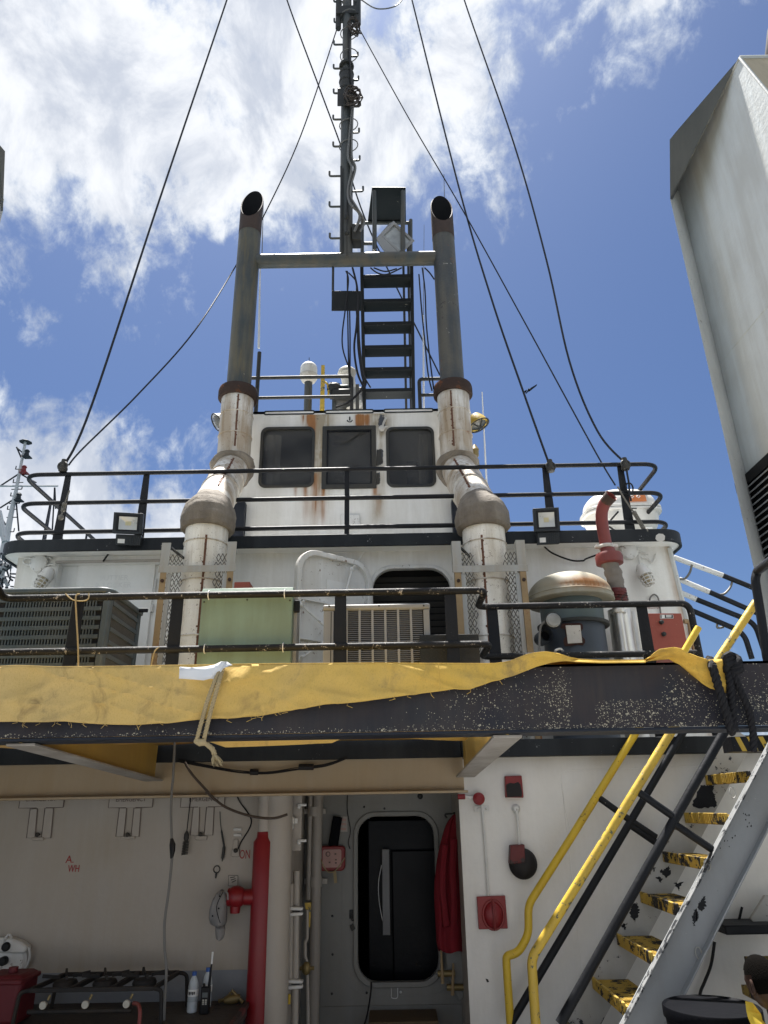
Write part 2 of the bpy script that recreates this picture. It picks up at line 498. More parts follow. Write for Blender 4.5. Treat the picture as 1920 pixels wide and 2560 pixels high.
# ------------------------------------------------------------------ mesh building
class MB:
    def __init__(s):
        s.v, s.f, s.sm, s.at = [], [], [], None

    def add(s, vs, fs, sm=False):
        o = len(s.v)
        s.v += [V(x) for x in vs]
        s.f += [tuple(i + o for i in f) for f in fs]
        s.sm += [sm] * len(fs)
        return s

    def box(s, a, b):
        x0, x1 = sorted((a[0], b[0]))
        y0, y1 = sorted((a[1], b[1]))
        z0, z1 = sorted((a[2], b[2]))
        return s.add([(x0, y0, z0), (x1, y0, z0), (x1, y1, z0), (x0, y1, z0), (x0, y0, z1), (x1, y0, z1), (x1, y1, z1), (x0, y1, z1)],
                     [(0, 3, 2, 1), (4, 5, 6, 7), (0, 1, 5, 4), (1, 2, 6, 5), (2, 3, 7, 6), (3, 0, 4, 7)])

    def hexa(s, bot, top):
        return s.add(list(bot) + list(top), [(0, 3, 2, 1), (4, 5, 6, 7), (0, 1, 5, 4), (1, 2, 6, 5), (2, 3, 7, 6), (3, 0, 4, 7)])

    def bar(s, a, b, wd, dp, side=None, taper=1.0):
        """flat bar from a to b; wd along `side`, dp across it"""
        a, b = V(a), V(b)
        d = (b - a).normalized()
        side = V(side) if side is not None else V((1, 0, 0))
        side = (side - d * side.dot(d)).normalized()
        n = d.cross(side)
        def ring(p, k):
            return [p + side * (i * wd / 2 * k) + n * (j * dp / 2 * k) for i, j in ((-1, -1), (1, -1), (1, 1), (-1, 1))]
        return s.hexa(ring(a, 1), ring(b, taper))

    def tube(s, pts, r, n=10, cap=True, closed=False, flat=False):
        pts = [V(p) for p in pts]
        N = len(pts)
        rs = r if isinstance(r, (list, tuple)) else [r] * N
        tang = []
        for i in range(N):
            if closed:
                t = pts[(i + 1) % N] - pts[i - 1]
            else:
                t = pts[min(i + 1, N - 1)] - pts[max(i - 1, 0)]
            tang.append(t.normalized() if t.length > 1e-9 else V((0, 0, 1)))
        up = V((0, 0, 1)) if abs(tang[0].z) < .9 else V((0, 1, 0))
        u = tang[0].cross(up).normalized()
        vs = []
        for i in range(N):
            u = u - tang[i] * u.dot(tang[i])
            u = u.normalized() if u.length > 1e-6 else tang[i].orthogonal().normalized()
            w_ = tang[i].cross(u)
            for k in range(n):
                a = 2 * math.pi * k / n
                vs.append(pts[i] + (u * math.cos(a) + w_ * math.sin(a)) * rs[i])
        fs = []
        M_ = N if closed else N - 1
        for i in range(M_):
            j = (i + 1) % N
            for k in range(n):
                k2 = (k + 1) % n
                fs.append((i * n + k, i * n + k2, j * n + k2, j * n + k))
        s.add(vs, fs, not flat)
        if cap and not closed:
            s.add(vs[:n], [tuple(range(n - 1, -1, -1))])
            s.add(vs[-n:], [tuple(range(n))])
        return s

    def lathe(s, prof, o, ax=(0, 0, 1), n=24, cap=True, a0=0, a1=2 * math.pi):
        """prof: [(radius, height)] turned about ax through o"""
        o, ax = V(o), V(ax).normalized()
        u = ax.orthogonal().normalized()
        w_ = ax.cross(u)
        full = abs(a1 - a0 - 2 * math.pi) < 1e-6
        m_ = n if full else n + 1
        vs = []
        for r, h in prof:
            for k in range(m_):
                a = a0 + (a1 - a0) * k / n
                vs.append(o + ax * h + (u * math.cos(a) + w_ * math.sin(a)) * max(r, 1e-4))
        fs = []
        for i in range(len(prof) - 1):
            for k in range(n):
                k2 = (k + 1) % m_
                fs.append((i * m_ + k, i * m_ + k2, (i + 1) * m_ + k2, (i + 1) * m_ + k))
        s.add(vs, fs, True)
        if cap and full:
            if prof[0][0] > .002:
                s.add(vs[:m_], [tuple(range(m_ - 1, -1, -1))])
            if prof[-1][0] > .002:
                s.add(vs[-m_:], [tuple(range(m_))])
        return s

    def prism(s, pts, vec):
        pts = [V(p) for p in pts]
        vec = V(vec)
        n = len(pts)
        s.add(pts + [p + vec for p in pts],
              [tuple(range(n - 1, -1, -1)), tuple(range(n, 2 * n))] + [(i, (i + 1) % n, n + (i + 1) % n, n + i) for i in range(n)])
        return s

    def frame(s, outer, inner, vec):
        """ring between two outlines of equal length, thickened by vec"""
        n = len(outer)
        o, i_ = [V(p) for p in outer], [V(p) for p in inner]
        vec = V(vec)
        vs = o + i_ + [p + vec for p in o] + [p + vec for p in i_]
        fs = []
        for a in range(n):
            b = (a + 1) % n
            fs += [(a, b, n + b, n + a), (2 * n + b, 2 * n + a, 3 * n + a, 3 * n + b), (b, a, 2 * n + a, 2 * n + b), (n + a, n + b, 3 * n + b, 3 * n + a)]
        return s.add(vs, fs)

    def ball(s, c, r, n=14, m_=8, sc_=(1, 1, 1)):
        prof = [(math.sin(math.pi * i / m_), -math.cos(math.pi * i / m_)) for i in range(m_ + 1)]
        vs, fs = [], []
        for pr, ph in prof:
            for k in range(n):
                a = 2 * math.pi * k / n
                vs.append(V(c) + V((pr * math.cos(a) * sc_[0], pr * math.sin(a) * sc_[1], ph * sc_[2])) * r)
        for i in range(m_):
            for k in range(n):
                fs.append((i * n + k, i * n + (k + 1) % n, (i + 1) * n + (k + 1) % n, (i + 1) * n + k))
        return s.add(vs, fs, True)


BASE = {}


def finish(name, mb, mat, origin, parent=None, bev=0.0):
    me = bpy.data.meshes.new(name)
    me.from_pydata([tuple(p - origin) for p in mb.v], [], mb.f)
    me.materials.append(MATS[mat])
    me.polygons.foreach_set('use_smooth', mb.sm)
    if mb.at:
        ca = me.color_attributes.new('wear', 'FLOAT_COLOR', 'POINT')
        ca.data.foreach_set('color', [x for a in mb.at for x in (a[0], a[1], a[2], 1.0)])
    me.update()
    me.set_sharp_from_angle(angle=R(42))
    bm = bmesh.new()
    bm.from_mesh(me)
    bmesh.ops.recalc_face_normals(bm, faces=bm.faces)
    bm.to_mesh(me)
    bm.free()
    o = bpy.data.objects.new(name, me)
    col.objects.link(o)
    if parent is not None:
        o.parent = parent
    if bev:
        b_ = o.modifiers.new('bevel', 'BEVEL')
        b_.width = bev
        b_.segments = 2
        b_.limit_method = 'ANGLE'
        b_.angle_limit = R(50)
    return o


def T(name, label, cat, loc, group=None):
    o = bpy.data.objects.new(name, None)
    o.empty_display_size = .1
    col.objects.link(o)
    o.location = loc
    BASE[o.name] = V(loc)
    o['label'] = label
    o['category'] = cat
    if group:
        o['group'] = group
    return o


def part(parent, name, mb, mat, bev=0.0, label=None, kind=None):
    org = BASE[parent.name]
    o = finish(name, mb, mat, org, parent, bev)
    BASE[o.name] = org
    if label:
        o['label'] = label
    if kind:
        o['kind'] = kind
    return o


def solo(name, label, cat, mb, mat, group=None, bev=0.0, kind=None):
    xs = [p.x for p in mb.v]
    ys = [p.y for p in mb.v]
    zs = [p.z for p in mb.v]
    org = V(((min(xs) + max(xs)) / 2, (min(ys) + max(ys)) / 2, min(zs)))
    o = finish(name, mb, mat, org, None, bev)
    o.location = org
    BASE[o.name] = org
    if kind:
        o['kind'] = kind
    if cat:
        o['category'] = cat
        o['label'] = label
    if group:
        o['group'] = group
    return o


def share(src, parent, loc):
    """another piece with the mesh of src, moved by loc, under parent"""
    c = src.copy()
    col.objects.link(c)
    c.parent = parent
    c.location = loc
    BASE[c.name] = BASE[src.name]
    return c


def copy_thing(root, loc, label, scale=None, rotz=None):
    c = root.copy()
    col.objects.link(c)
    c.location = loc
    c['label'] = label
    BASE[c.name] = V(loc)
    if rotz is not None:
        c.rotation_euler = (0, 0, rotz)
    for ch in list(root.children):
        d = ch.copy()
        col.objects.link(d)
        d.parent = c
        for g in list(ch.children):
            e = g.copy()
            col.objects.link(e)
            e.parent = d
    return c


def text(parent, name, body, loc, size, mat, depth=.002, rot=(90, 0, 0), sx=1.0, stencil=False, align='CENTER'):
    cu = bpy.data.curves.new('t', 'FONT')
    cu.body = body
    cu.size = size
    cu.extrude = depth
    cu.align_x = align
    cu.align_y = 'CENTER'
    cu.resolution_u = 3
    ob = bpy.data.objects.new('t', cu)
    col.objects.link(ob)
    dg = bpy.context.evaluated_depsgraph_get()
    me = bpy.data.meshes.new_from_object(ob.evaluated_get(dg))
    bpy.data.objects.remove(ob)
    me.name = name
    me.materials.clear()
    me.materials.append(MATS[mat])
    o = bpy.data.objects.new(name, me)
    col.objects.link(o)
    o.parent = parent
    o.location = V(loc) - BASE[parent.name]
    o.rotation_euler = tuple(R(a) for a in rot)
    o.scale = (sx, 1, 1)
    return o


def bend(pts, r, n=6):
    pts = [V(p) for p in pts]
    out = [pts[0]]
    for i in range(1, len(pts) - 1):
        a, b_, c_ = pts[i - 1], pts[i], pts[i + 1]
        d1, d2 = (a - b_), (c_ - b_)
        rr = min(r, d1.length * .49, d2.length * .49)
        p1, p2 = b_ + d1.normalized() * rr, b_ + d2.normalized() * rr
        for k in range(n + 1):
            t = k / n
            out.append(p1 * (1 - t) ** 2 + b_ * 2 * t * (1 - t) + p2 * t * t)
    out.append(pts[-1])
    return out


def spline(pts, n=8):
    pts = [V(p) for p in pts]
    out = []
    for i in range(len(pts) - 1):
        p0, p1, p2, p3 = pts[max(i - 1, 0)], pts[i], pts[i + 1], pts[min(i + 2, len(pts) - 1)]
        for k in range(n):
            t = k / n
            out.append(.5 * ((2 * p1) + (p2 - p0) * t + (2 * p0 - 5 * p1 + 4 * p2 - p3) * t * t + (3 * p1 - p0 - 3 * p2 + p3) * t ** 3))
    out.append(pts[-1])
    return out


def rope(mb, pts, r, strands=3, pitch=.05, n=6):
    """laid rope: strands twisted round a path"""
    path = spline(pts, 1) if len(pts) > 2 else [V(p) for p in pts]
    dense = []
    for i in range(len(path) - 1):
        L = (path[i + 1] - path[i]).length
        k = max(1, int(L / (pitch / 7)))
        dense += [path[i].lerp(path[i + 1], j / k) for j in range(k)]
    dense.append(path[-1])
    u = None
    frames = []
    dist = 0
    for i, p in enumerate(dense):
        t = (dense[min(i + 1, len(dense) - 1)] - dense[max(i - 1, 0)]).normalized()
        u = t.orthogonal().normalized() if u is None else (u - t * u.dot(t)).normalized()
        if i:
            dist += (p - dense[i - 1]).length
        frames.append((p, u.copy(), t.cross(u), dist))
    for s_ in range(strands):
        ph = 2 * math.pi * s_ / strands
        mb.tube([p + (u_ * math.cos(ph + d * 2 * math.pi / pitch) + w_ * math.sin(ph + d * 2 * math.pi / pitch)) * r * .5 for p, u_, w_, d in frames], r * .56, n)
    return mb


def rrect(cx, cz, hw, hh, r, n=6):
    """rounded rectangle outline in (x, z)"""
    out = []
    for sx, sz, a0 in ((1, 1, 0), (-1, 1, 90), (-1, -1, 180), (1, -1, 270)):
        for k in range(n + 1):
            a = R(a0 + 90 * k / n)
            out.append((cx + sx * (hw - r) + r * math.cos(a), cz + sz * (hh - r) + r * math.sin(a)))
    return out


def wallgrid(x0f, x1f, z0, z1, Y, res, wear, hole=None, yf=None):
    """upright sheet at depth Y, edges x0f(z), x1f(z), with a wear attribute per vertex"""
    nx = max(2, int(abs(x1f(z0) - x0f(z0)) / res))
    nz = max(2, int((z1 - z0) / res))
    mb = MB()
    mb.at = []
    vs, fs = [], []
    for j in range(nz + 1):
        z = z0 + (z1 - z0) * j / nz
        xa, xb = x0f(z), x1f(z)
        for i in range(nx + 1):
            x = xa + (xb - xa) * i / nx
            vs.append(V((x, Y if yf is None else Y + yf(x, z), z)))
            mb.at.append(wear(x, z))
    for j in range(nz):
        for i in range(nx):
            a = j * (nx + 1) + i
            if hole:
                c_ = (vs[a] + vs[a + nx + 2]) / 2
                if hole(c_.x, c_.z):
                    continue
            fs.append((a, a + 1, a + nx + 2, a + nx + 1))
    mb.add(vs, fs)
    return mb


def sm(x, a, b):
    t = max(0., min(1., (x - a) / (b - a)))
    return t * t * (3 - 2 * t)


def gz(x, c, w_):
    return math.exp(-((x - c) / w_) ** 2)


def fbm(x, z, s):
    return mnoise.fractal(V((x * s, 3.7, z * s)), 1.0, 2.0, 4) * .5 + .5

# ------------------------------------------------------------------ depths of the ship's parts (metres ahead of the camera)
Y_BEAM, Y_GIRD, Y_LW, Y_RW, Y_REC = 3.5, 5.7, 6.0, 6.3, 7.0
Y_HOUSE, Y_EDGE, Y_WH = 7.6, 7.35, 8.75
CMI = CM.inverted()


def pr(x, y, z):
    d = CMI @ (V((x, y, z)) - CAM)
    return 960 + FPX * d.x / -d.z, 1280 - FPX * d.y / -d.z


# ------------------------------------------------------------------ sea and decks
mb = MB()
mb.add([(-3000, -3000, -3.2), (3000, -3000, -3.2), (3000, 3000, -3.2), (-3000, 3000, -3.2)], [(0, 1, 2, 3)])
solo('sea', None, None, mb, 'sea', kind='structure')
mb = MB()
mb.box((-5.6, -9, -.25), (5.6, 7.1, 0))
solo('work_deck', None, None, mb, 'deck_paint', kind='structure')

ZF1 = P(q(700, 1597), Y=Y_GIRD).z          # top of the boat deck edge
ZF0 = P(q(700, 1641), Y=Y_GIRD).z
ZG0 = P(q(700, 1712), Y=Y_GIRD).z
ZB1 = P(q(1300, 1594), Y=6.2).z
ZB0 = P(q(1300, 1631), Y=6.2).z
X_RW = P(B7(680, 60), Y=Y_RW).x
X_REC = P(q(626, 1850), Y=Y_LW).x
X_GE = P(q(1003, 1690), Y=Y_GIRD).x
print('levels', ZF1, ZF0, ZG0, ZB1, ZB0, X_RW, X_REC, X_GE)

# ------------------------------------------------------------------ lower deckhouse
lh = T('lower_deckhouse', 'white lower deckhouse bulkhead under the black boat deck edge, with shaded door recess', 'deckhouse', (0, 6.6, 0))


def wear_right(x, z):
    u, v = pr(x, Y_RW, z)
    d = .10 + .5 * gz(z, ZB0, .10) * fbm(x, z, 3) + .35 * gz(x, X_RW, .12)
    return (0.02, d * fbm(x, z, 1.4), .10 * fbm(x, z, 4) + .12 * gz(x, X_RW, .03))


mb = wallgrid(lambda z: X_RW, lambda z: 6.2, -.05, ZB0 + .02, Y_RW, .04, wear_right)
part(lh, 'aft_wall', mb, 'wall_right')
mb = MB()
mb.box((X_RW, Y_RW + .004, -.05), (X_RW + .08, Y_REC, ZB0 + .02))
mb.box((X_RW + .08, Y_RW + .004, -.05), (6.2, Y_RW + .09, ZB0 + .02))
part(lh, 'corner_plate', mb, 'recess_white')
# weld seams on the starboard wall: a proud bead and the outline of a welded-in plate
mb = MB()
for a, b_ in ((((1395, 0)), (1540, 1320)),):
    mb.tube([P(B7(*a), Y=Y_RW), P(B7(*b_), Y=Y_RW)], .003, 6)
sq = [B4(215, 1659), B4(150, 1400), B4(128, 1230), B4(135, 1170), B4(180, 1143), B4(400, 1135), B4(1170, 1110)]
mb.tube([P(p, Y=Y_RW) for p in sq], .003, 6)
part(lh, 'weld_seam', mb, 'wall_right')


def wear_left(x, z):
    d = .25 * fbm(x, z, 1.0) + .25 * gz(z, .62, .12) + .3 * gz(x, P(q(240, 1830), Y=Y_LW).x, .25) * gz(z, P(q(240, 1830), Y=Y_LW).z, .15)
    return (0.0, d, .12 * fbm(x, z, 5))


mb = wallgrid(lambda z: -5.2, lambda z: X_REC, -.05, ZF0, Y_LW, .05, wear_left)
part(lh, 'port_wall', mb, 'wall_left_dimmed')
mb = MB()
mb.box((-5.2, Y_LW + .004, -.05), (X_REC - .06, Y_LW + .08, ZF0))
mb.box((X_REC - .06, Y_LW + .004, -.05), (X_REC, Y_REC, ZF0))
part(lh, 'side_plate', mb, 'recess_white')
# recess back wall with the doorway
DX0, DX1 = P(q(772, 1900), Y=Y_REC).x, P(q(942, 1900), Y=Y_REC).x
DZ1, DZ0 = P(q(855, 1762), Y=Y_REC).z, P(q(860, 2122), Y=Y_REC).z
dcx, dcz, dhw, dhh = (DX0 + DX1) / 2, (DZ0 + DZ1) / 2, (DX1 - DX0) / 2, (DZ1 - DZ0) / 2


def in_rr(x, z, cx, cz, hw, hh, r):
    dx, dz = max(abs(x - cx) - (hw - r), 0), max(abs(z - cz) - (hh - r), 0)
    return dx * dx + dz * dz < r * r


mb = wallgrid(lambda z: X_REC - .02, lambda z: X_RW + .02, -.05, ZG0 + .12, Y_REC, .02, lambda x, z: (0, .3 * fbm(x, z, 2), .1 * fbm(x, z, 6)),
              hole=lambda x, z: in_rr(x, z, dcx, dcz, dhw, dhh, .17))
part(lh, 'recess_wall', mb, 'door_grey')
mb = MB()
o = [(x, Y_REC + .05, z) for x, z in rrect(dcx, dcz, dhw + .035, dhh + .035, .19, 8)]
i_ = [(x, Y_REC + .05, z) for x, z in rrect(dcx, dcz, dhw - .005, dhh - .005, .16, 8)]
mb.frame(o, i_, (0, -.075, 0))
part(lh, 'door_coaming', mb, 'door_grey', bev=.006)
mb = MB()
o = [(x, Y_REC - .004, z) for x, z in rrect(dcx, dcz, dhw + .135, dhh + .10, .24, 8)]
i_ = [(x, Y_REC - .004, z) for x, z in rrect(dcx, dcz, dhw + .128, dhh + .093, .233, 8)]
mb.frame(o, i_, (0, .006, 0))
o = [(dcx - dhw - .33, Y_REC - .004, dcz - dhh - .16), (dcx + dhw + .32, Y_REC - .004, dcz - dhh - .16), (dcx + dhw + .32, Y_REC - .004, dcz + dhh + .19), (dcx - dhw - .33, Y_REC - .004, dcz + dhh + .19)]
mb.tube([V(p) for p in o], .004, 5, closed=True)
part(lh, 'weld_bead', mb, 'door_grey')
mb = MB()   # dark room behind the doorway
x0, x1, y1_ = DX0 - .5, DX1 + .5, 9.4
z0, z1 = -.05, ZG0 + .1
y0_ = Y_REC + .02
mb.box((x0 - .05, y0_, z0), (x0, y1_, z1)).box((x1, y0_, z0), (x1 + .05, y1_, z1)).box((x0, y1_, z0), (x1, y1_ + .05, z1)).box((x0, y0_, z1), (x1, y1_, z1 + .05)).box((x0, y0_, z0 - .02), (x1, y1_, z0))
part(lh, 'inner_room', mb, 'room_dark')
mb = MB()
mb.tube([(dcx, Y_REC - .004, dcz - dhh - .06 - .05 * k) for k in (0,)] + [(dcx, Y_REC - .004, dcz - dhh - .15)], .0, 4)
mb = MB()
pp = [P(B6(1455 + dx, 1440 + dz), Y=Y_REC - .01) for dx, dz in rrect(0, 0, 22, 42, 14, 4)]
mb.tube(pp, .004, 5, closed=True)
mb.ball(P(B6(1497, 1438), Y=Y_REC - .012), .012, 8, 5)
part(lh, 'dog_bracket', mb, 'white_fitting')
for x_, y_ in ((1025, 912), (1027, 1178), (1022, 1450), (1263, 1443), (1385, 170), (1245, 158), (1632, 85)):
    mb = MB()
    mb.ball(P(B6(x_, y_), Y=Y_REC - .004), .010 if y_ != 85 else .026, 8, 5, (1, .5, 1))
    part(lh, 'bolt', mb, 'iron_dark')
# lower ledge board
mb = MB()
a, b_ = P(B7(60, 1630), Y=Y_REC - .35), P(B7(540, 1630), Y=Y_REC - .35)
mb.box((a.x, Y_REC - .42, a.z - .08), (b_.x, Y_REC - .06, a.z))
solo('door_step', 'brown wooden step board on the deck below the dark doorway', 'step', mb, 'step_wood', bev=.005)
# boat deck: plate, port girder, edge bands
mb = MB()
mb.box((-5.4, Y_GIRD + .06, ZF1 - .05), (X_GE, 7.7, ZF1 - .01))
mb.box((X_GE, 6.22, ZF1 - .05), (6.2, 7.7, ZF1 - .01))
part(lh, 'deck_plate', mb, 'deck_top')
mb = MB()
mb.box((-5.4, Y_LW - .02, ZF0 - .02), (X_GE, 7.65, ZF0 + .0))
part(lh, 'deck_underside', mb, 'underside')


def wear_girder(x, z):
    n = fbm(x, z, 5)
    return (.25 * gz(z, ZG0, .05) * n, .45 * fbm(x, z, 1.2) + .2 * gz(z, ZG0, .08), .10 * n + .32 * gz(z, ZG0, .012) * fbm(x, z, 9))


mb = wallgrid(lambda z: -5.4, lambda z: X_GE, ZG0, ZF0 + .004, Y_GIRD + .03, .03, wear_girder)
part(lh, 'girder_web', mb, 'girder_beige')
mb = MB()
mb.box((-5.4, Y_GIRD + .034, ZG0 - .0), (X_GE, Y_GIRD + .06, ZF0))
mb.box((-5.4, Y_GIRD - .05, ZG0 - .018), (X_GE + .02, Y_GIRD + .12, ZG0 - .001))
part(lh, 'girder_flange', mb, 'girder_beige', bev=.004)
mb = MB()
mb.box((-5.4, Y_GIRD - .02, ZF0), (X_GE - .012, Y_GIRD + .05, ZF1))
mb.box((X_GE - .01, Y_GIRD - .02, ZF0), (X_GE + .03, 6.2, ZF1))
part(lh, 'port_edge_band', mb, 'band_black', bev=.006)
mb = MB()
mb.box((X_GE + .032, 6.18, ZB0), (6.2, 6.30, ZB1))
part(lh, 'starboard_edge_band', mb, 'band_black', bev=.006)
# dado paint band low on the port wall (a coat of paint, a few mm thick)
mb = MB()
za = P(B5(700, 1300), Y=Y_LW).z
xb = P(B6(440, 1300), Y=Y_LW).x
mb.box((-5.2, Y_LW - .004, -.05), (xb, Y_LW + .002, za))
part(lh, 'dado_band', mb, 'dado')

# ------------------------------------------------------------------ black beam across the frame, with its brackets
ZBM1 = P(q(1500, 1430), Y=Y_BEAM).z
ZBM0 = P(q(1000, 1578), Y=Y_BEAM).z
print('beam', ZBM0, ZBM1, P(q(1620, 1572), Y=Y_BEAM).z, P(q(20, 1598), Y=Y_BEAM).z, P(q(1640, 1428), Y=Y_BEAM).z)
bmn = T('crane_beam', 'long black painted steel beam crossing the picture under the yellow tarp, paint flaking at right', 'beam', (0, Y_BEAM, ZBM0))


def wear_beam(x, z):
    u, v = pr(x, Y_BEAM, z)
    t = (z - ZBM0) / (ZBM1 - ZBM0)
    n = fbm(x, z, 6)
    n2 = mnoise.noise(V((x * 2.3, 1.1, z * 3)))
    f = .125
    f += .34 * gz(t, .0, .05) * (0.55 + .75 * n)
    if u > 900:
        k = sm(u, 900, 1120)
        f += k * (.055 + .11 * n2) * (1 - .6 * sm(t, .55, .85))
        f += .24 * gz(u, 1405, 40) * (1 if u < 1430 else 0) * gz(t, .58, .26)
        f += .14 * gz(u, 1400, 50) * (1 if u < 1432 else 0) * gz(t, .16, .14)
        if 1432 < u < 1490:
            f -= .22 * sm(t, .05, .12)
        if 1490 <= u < 1650:
            f += (.14 if t < .46 else -.12) * sm(t, .04, .1)
        f += .24 * gz(u, 1705, 45) * gz(t, .42, .26)
        f += .20 * gz(u, 1860, 60) * gz(t, .32, .16)
    else:
        f += .04 * n2
    return (.06 * n, .10 * fbm(x, z, 2), max(0, min(f, .40)))


mb = wallgrid(lambda z: -4.3, lambda z: 4.3, ZBM0, ZBM1, Y_BEAM, .02, wear_beam)
part(bmn, 'web', mb, 'beam_black')
mb = MB()
mb.box((-4.3, Y_BEAM + .003, ZBM0 + .012), (4.3, Y_BEAM + .02, ZBM1 - .012))
mb.box((-4.3, Y_BEAM + .0, ZBM1 - .012), (4.3, Y_BEAM + .20, ZBM1))
part(bmn, 'top_flange', mb, 'band_black')
mb = MB()
mb.box((-4.3, Y_BEAM - .006, ZBM0 - .014), (4.3, Y_BEAM + .20, ZBM0 - .001))
part(bmn, 'bottom_flange', mb, 'beam_black', bev=.003)
for sgn, (wx, top, bot, bxp) in enumerate(((B1(1170, 0), B1(1170, 1370), B1(1170, 1625), B1(95, 1352)), (B3(760, 0), B3(760, 1165), B3(705, 1478), B3(1110, 1160)))):
    wp1, wp0 = P(top, Y=Y_GIRD), P(bot, Y=Y_GIRD)
    X = P(((wx[0]), top[1]), Y=Y_GIRD).x
    zb_w = P((wx[0], bot[1]), Y=Y_GIRD).z
    y0, y1 = Y_BEAM + .06, Y_GIRD - .02
    zt = ZBM0 - .016
    mb = MB()
    mb.prism([(X - .006, y1, zt + .22), (X - .006, y0, ZBM0 + .2), (X - .006, y0, zt + .0), (X - .006, y1, zb_w)], (.012, 0, 0))
    part(bmn, 'bracket_web', mb, 'bracket_yellow')
    mb = MB()
    mb.hexa([(X - .07, y0, zt - .014), (X + .07, y0, zt - .014), (X + .07, y1, zb_w - .014), (X - .07, y1, zb_w - .014)],
            [(X - .07, y0, zt - .001), (X + .07, y0, zt - .001), (X + .07, y1, zb_w - .001), (X - .07, y1, zb_w - .001)])
    part(bmn, 'bracket_flange', mb, 'bracket_flange', bev=.003)

# ------------------------------------------------------------------ yellow tarp over the beam and as an awning behind it
top = [q(-60, 1440), q(0, 1440), q(40, 1438), q(120, 1441), q(240, 1440), q(420, 1437), q(600, 1434), q(800, 1433), q(1000, 1434), q(1070, 1434), q(1100, 1430), q(1140, 1414), q(1172, 1408), q(1205, 1412), q(1240, 1424), q(1300, 1427), q(1400, 1426)]
hem = [q(-60, 1558), q(0, 1559), q(70, 1559), q(140, 1558), q(215, 1564), q(280, 1566), q(340, 1563), q(440, 1554), q(560, 1547), q(700, 1522), q(780, 1516), q(880, 1502), q(985, 1488), q(1015, 1489), q(1060, 1473), q(1110, 1460), q(1160, 1440), q(1190, 1432), q(1220, 1428), q(1300, 1431), q(1400, 1430)]


def interp(pts, x):
    for a, b_ in zip(pts, pts[1:]):
        if a[0] <= x <= b_[0]:
            t = (x - a[0]) / (b_[0] - a[0])
            return a[1] + (b_[1] - a[1]) * t
    return pts[-1][1] if x > pts[-1][0] else pts[0][1]


tp = T('yellow_tarp', 'dirty yellow canvas tarp draped over the black beam and stretched back to the deckhouse', 'tarp', (0, Y_BEAM, ZBM1))
mb = MB()
vs, fs = [], []
NX, NZ = 320, 22
u0, u1 = -65, 1395 * 1.15732
for i in range(NX + 1):
    u = u0 + (u1 - u0) * i / NX
    vt, vh = interp(top, u), max(interp(hem, u), interp(top, u) + 2.5)
    a = P((u, vt), Y=Y_BEAM - .02)
    # back over the beam: the awning behind
    for j in range(NZ + 1):
        t = j / NZ
        v = vt + (vh - vt) * t
        x0_ = P((u, v), Y=Y_BEAM).x
        zz = P((u, v), Y=Y_BEAM).z
        loose = sm(u, 1230, 1330) * (1 - sm(u, 1395, 1440))
        n = mnoise.fractal(V((x0_ * 1.3, 0, zz * 3.2)), 1, 2, 4) * .022 + .028 + .02 * t + .018 * math.sin(x0_ * 9 + zz * 14) * gz(x0_, -1.6, .4)
        n += .012 * mnoise.noise(V((x0_ * 6 + zz * 9, 2, zz * 4)))
        n += .016 * max(0, .22 - abs(mnoise.noise(V((x0_ * 2.2 - zz * 5, 6, zz * 2.5 + x0_))))) / .22 * (.4 + .6 * fbm(x0_, zz, 1.1))
        n += .010 * max(0, .15 - abs(mnoise.noise(V((x0_ * 3.1 + zz * 8, 9, zz * 5))))) / .15
        n += .020 * gz(u, 130 + (v - 1680) * .5, 46) + .016 * gz(u, 590 - (v - 1700) * 1.3, 30)
        n += loose * .07 * (1 - t)
        vs.append(P((u, v), Y=Y_BEAM - max(.008, n)))
for i in range(NX):
    for j in range(NZ):
        a = i * (NZ + 1) + j
        fs.append((a, a + NZ + 1, a + NZ + 2, a + 1))
mb.add(vs, fs, True)
# top and awning
o0 = len(mb.v)
rows = []
XA = P(q(1005, 1500), Y=4.6).x
for i in range(0, NX + 1, 4):
    u = u0 + (u1 - u0) * i / NX
    fr = mb.v[i * (NZ + 1)]
    rows.append([fr + V((0, y, dz)) for y, dz in ((0.0, .0), (.03, .004), (.12, .0), (.22, -.01))])
idx = []
for r_ in rows:
    idx.append(len(mb.v))
    mb.v += r_
for i in range(len(rows) - 1):
    for j in range(3):
        a, b_ = idx[i] + j, idx[i + 1] + j
        mb.f.append((a, b_, b_ + 1, a + 1))
        mb.sm.append(True)
o_ = part(tp, 'front_fall', mb, 'tarp')
sl = o_.modifiers.new('thickness', 'SOLIDIFY')
sl.thickness = .004
random.seed(77)
mb = MB()
for k in range(34):
    u = random.uniform(30, 1270)
    v = interp(hem, u)
    p0 = P((u, v - 1), Y=Y_BEAM - .05)
    ln_ = random.uniform(.008, .030)
    mb.tube([p0, p0 + V((random.uniform(-.012, .012), -.004, -ln_ * .6)), p0 + V((random.uniform(-.02, .02), .0, -ln_))], .0011, 4)
part(tp, 'hem_threads', mb, 'tarp', kind='stuff')
mb = MB()
for u in (1097,):
    vt, vh = interp(top, u), interp(hem, u)
    mb.tube([P((u - 2 * (k % 2) + 4 * k / 10, vt + (vh - vt) * k / 10), Y=Y_BEAM - .064 - .012 * k / 10) for k in range(11)], .0028, 5)
part(tp, 'stitched_seam', mb, 'tarp')
mb = MB()
vs, fs = [], []
NA, NB = 60, 16
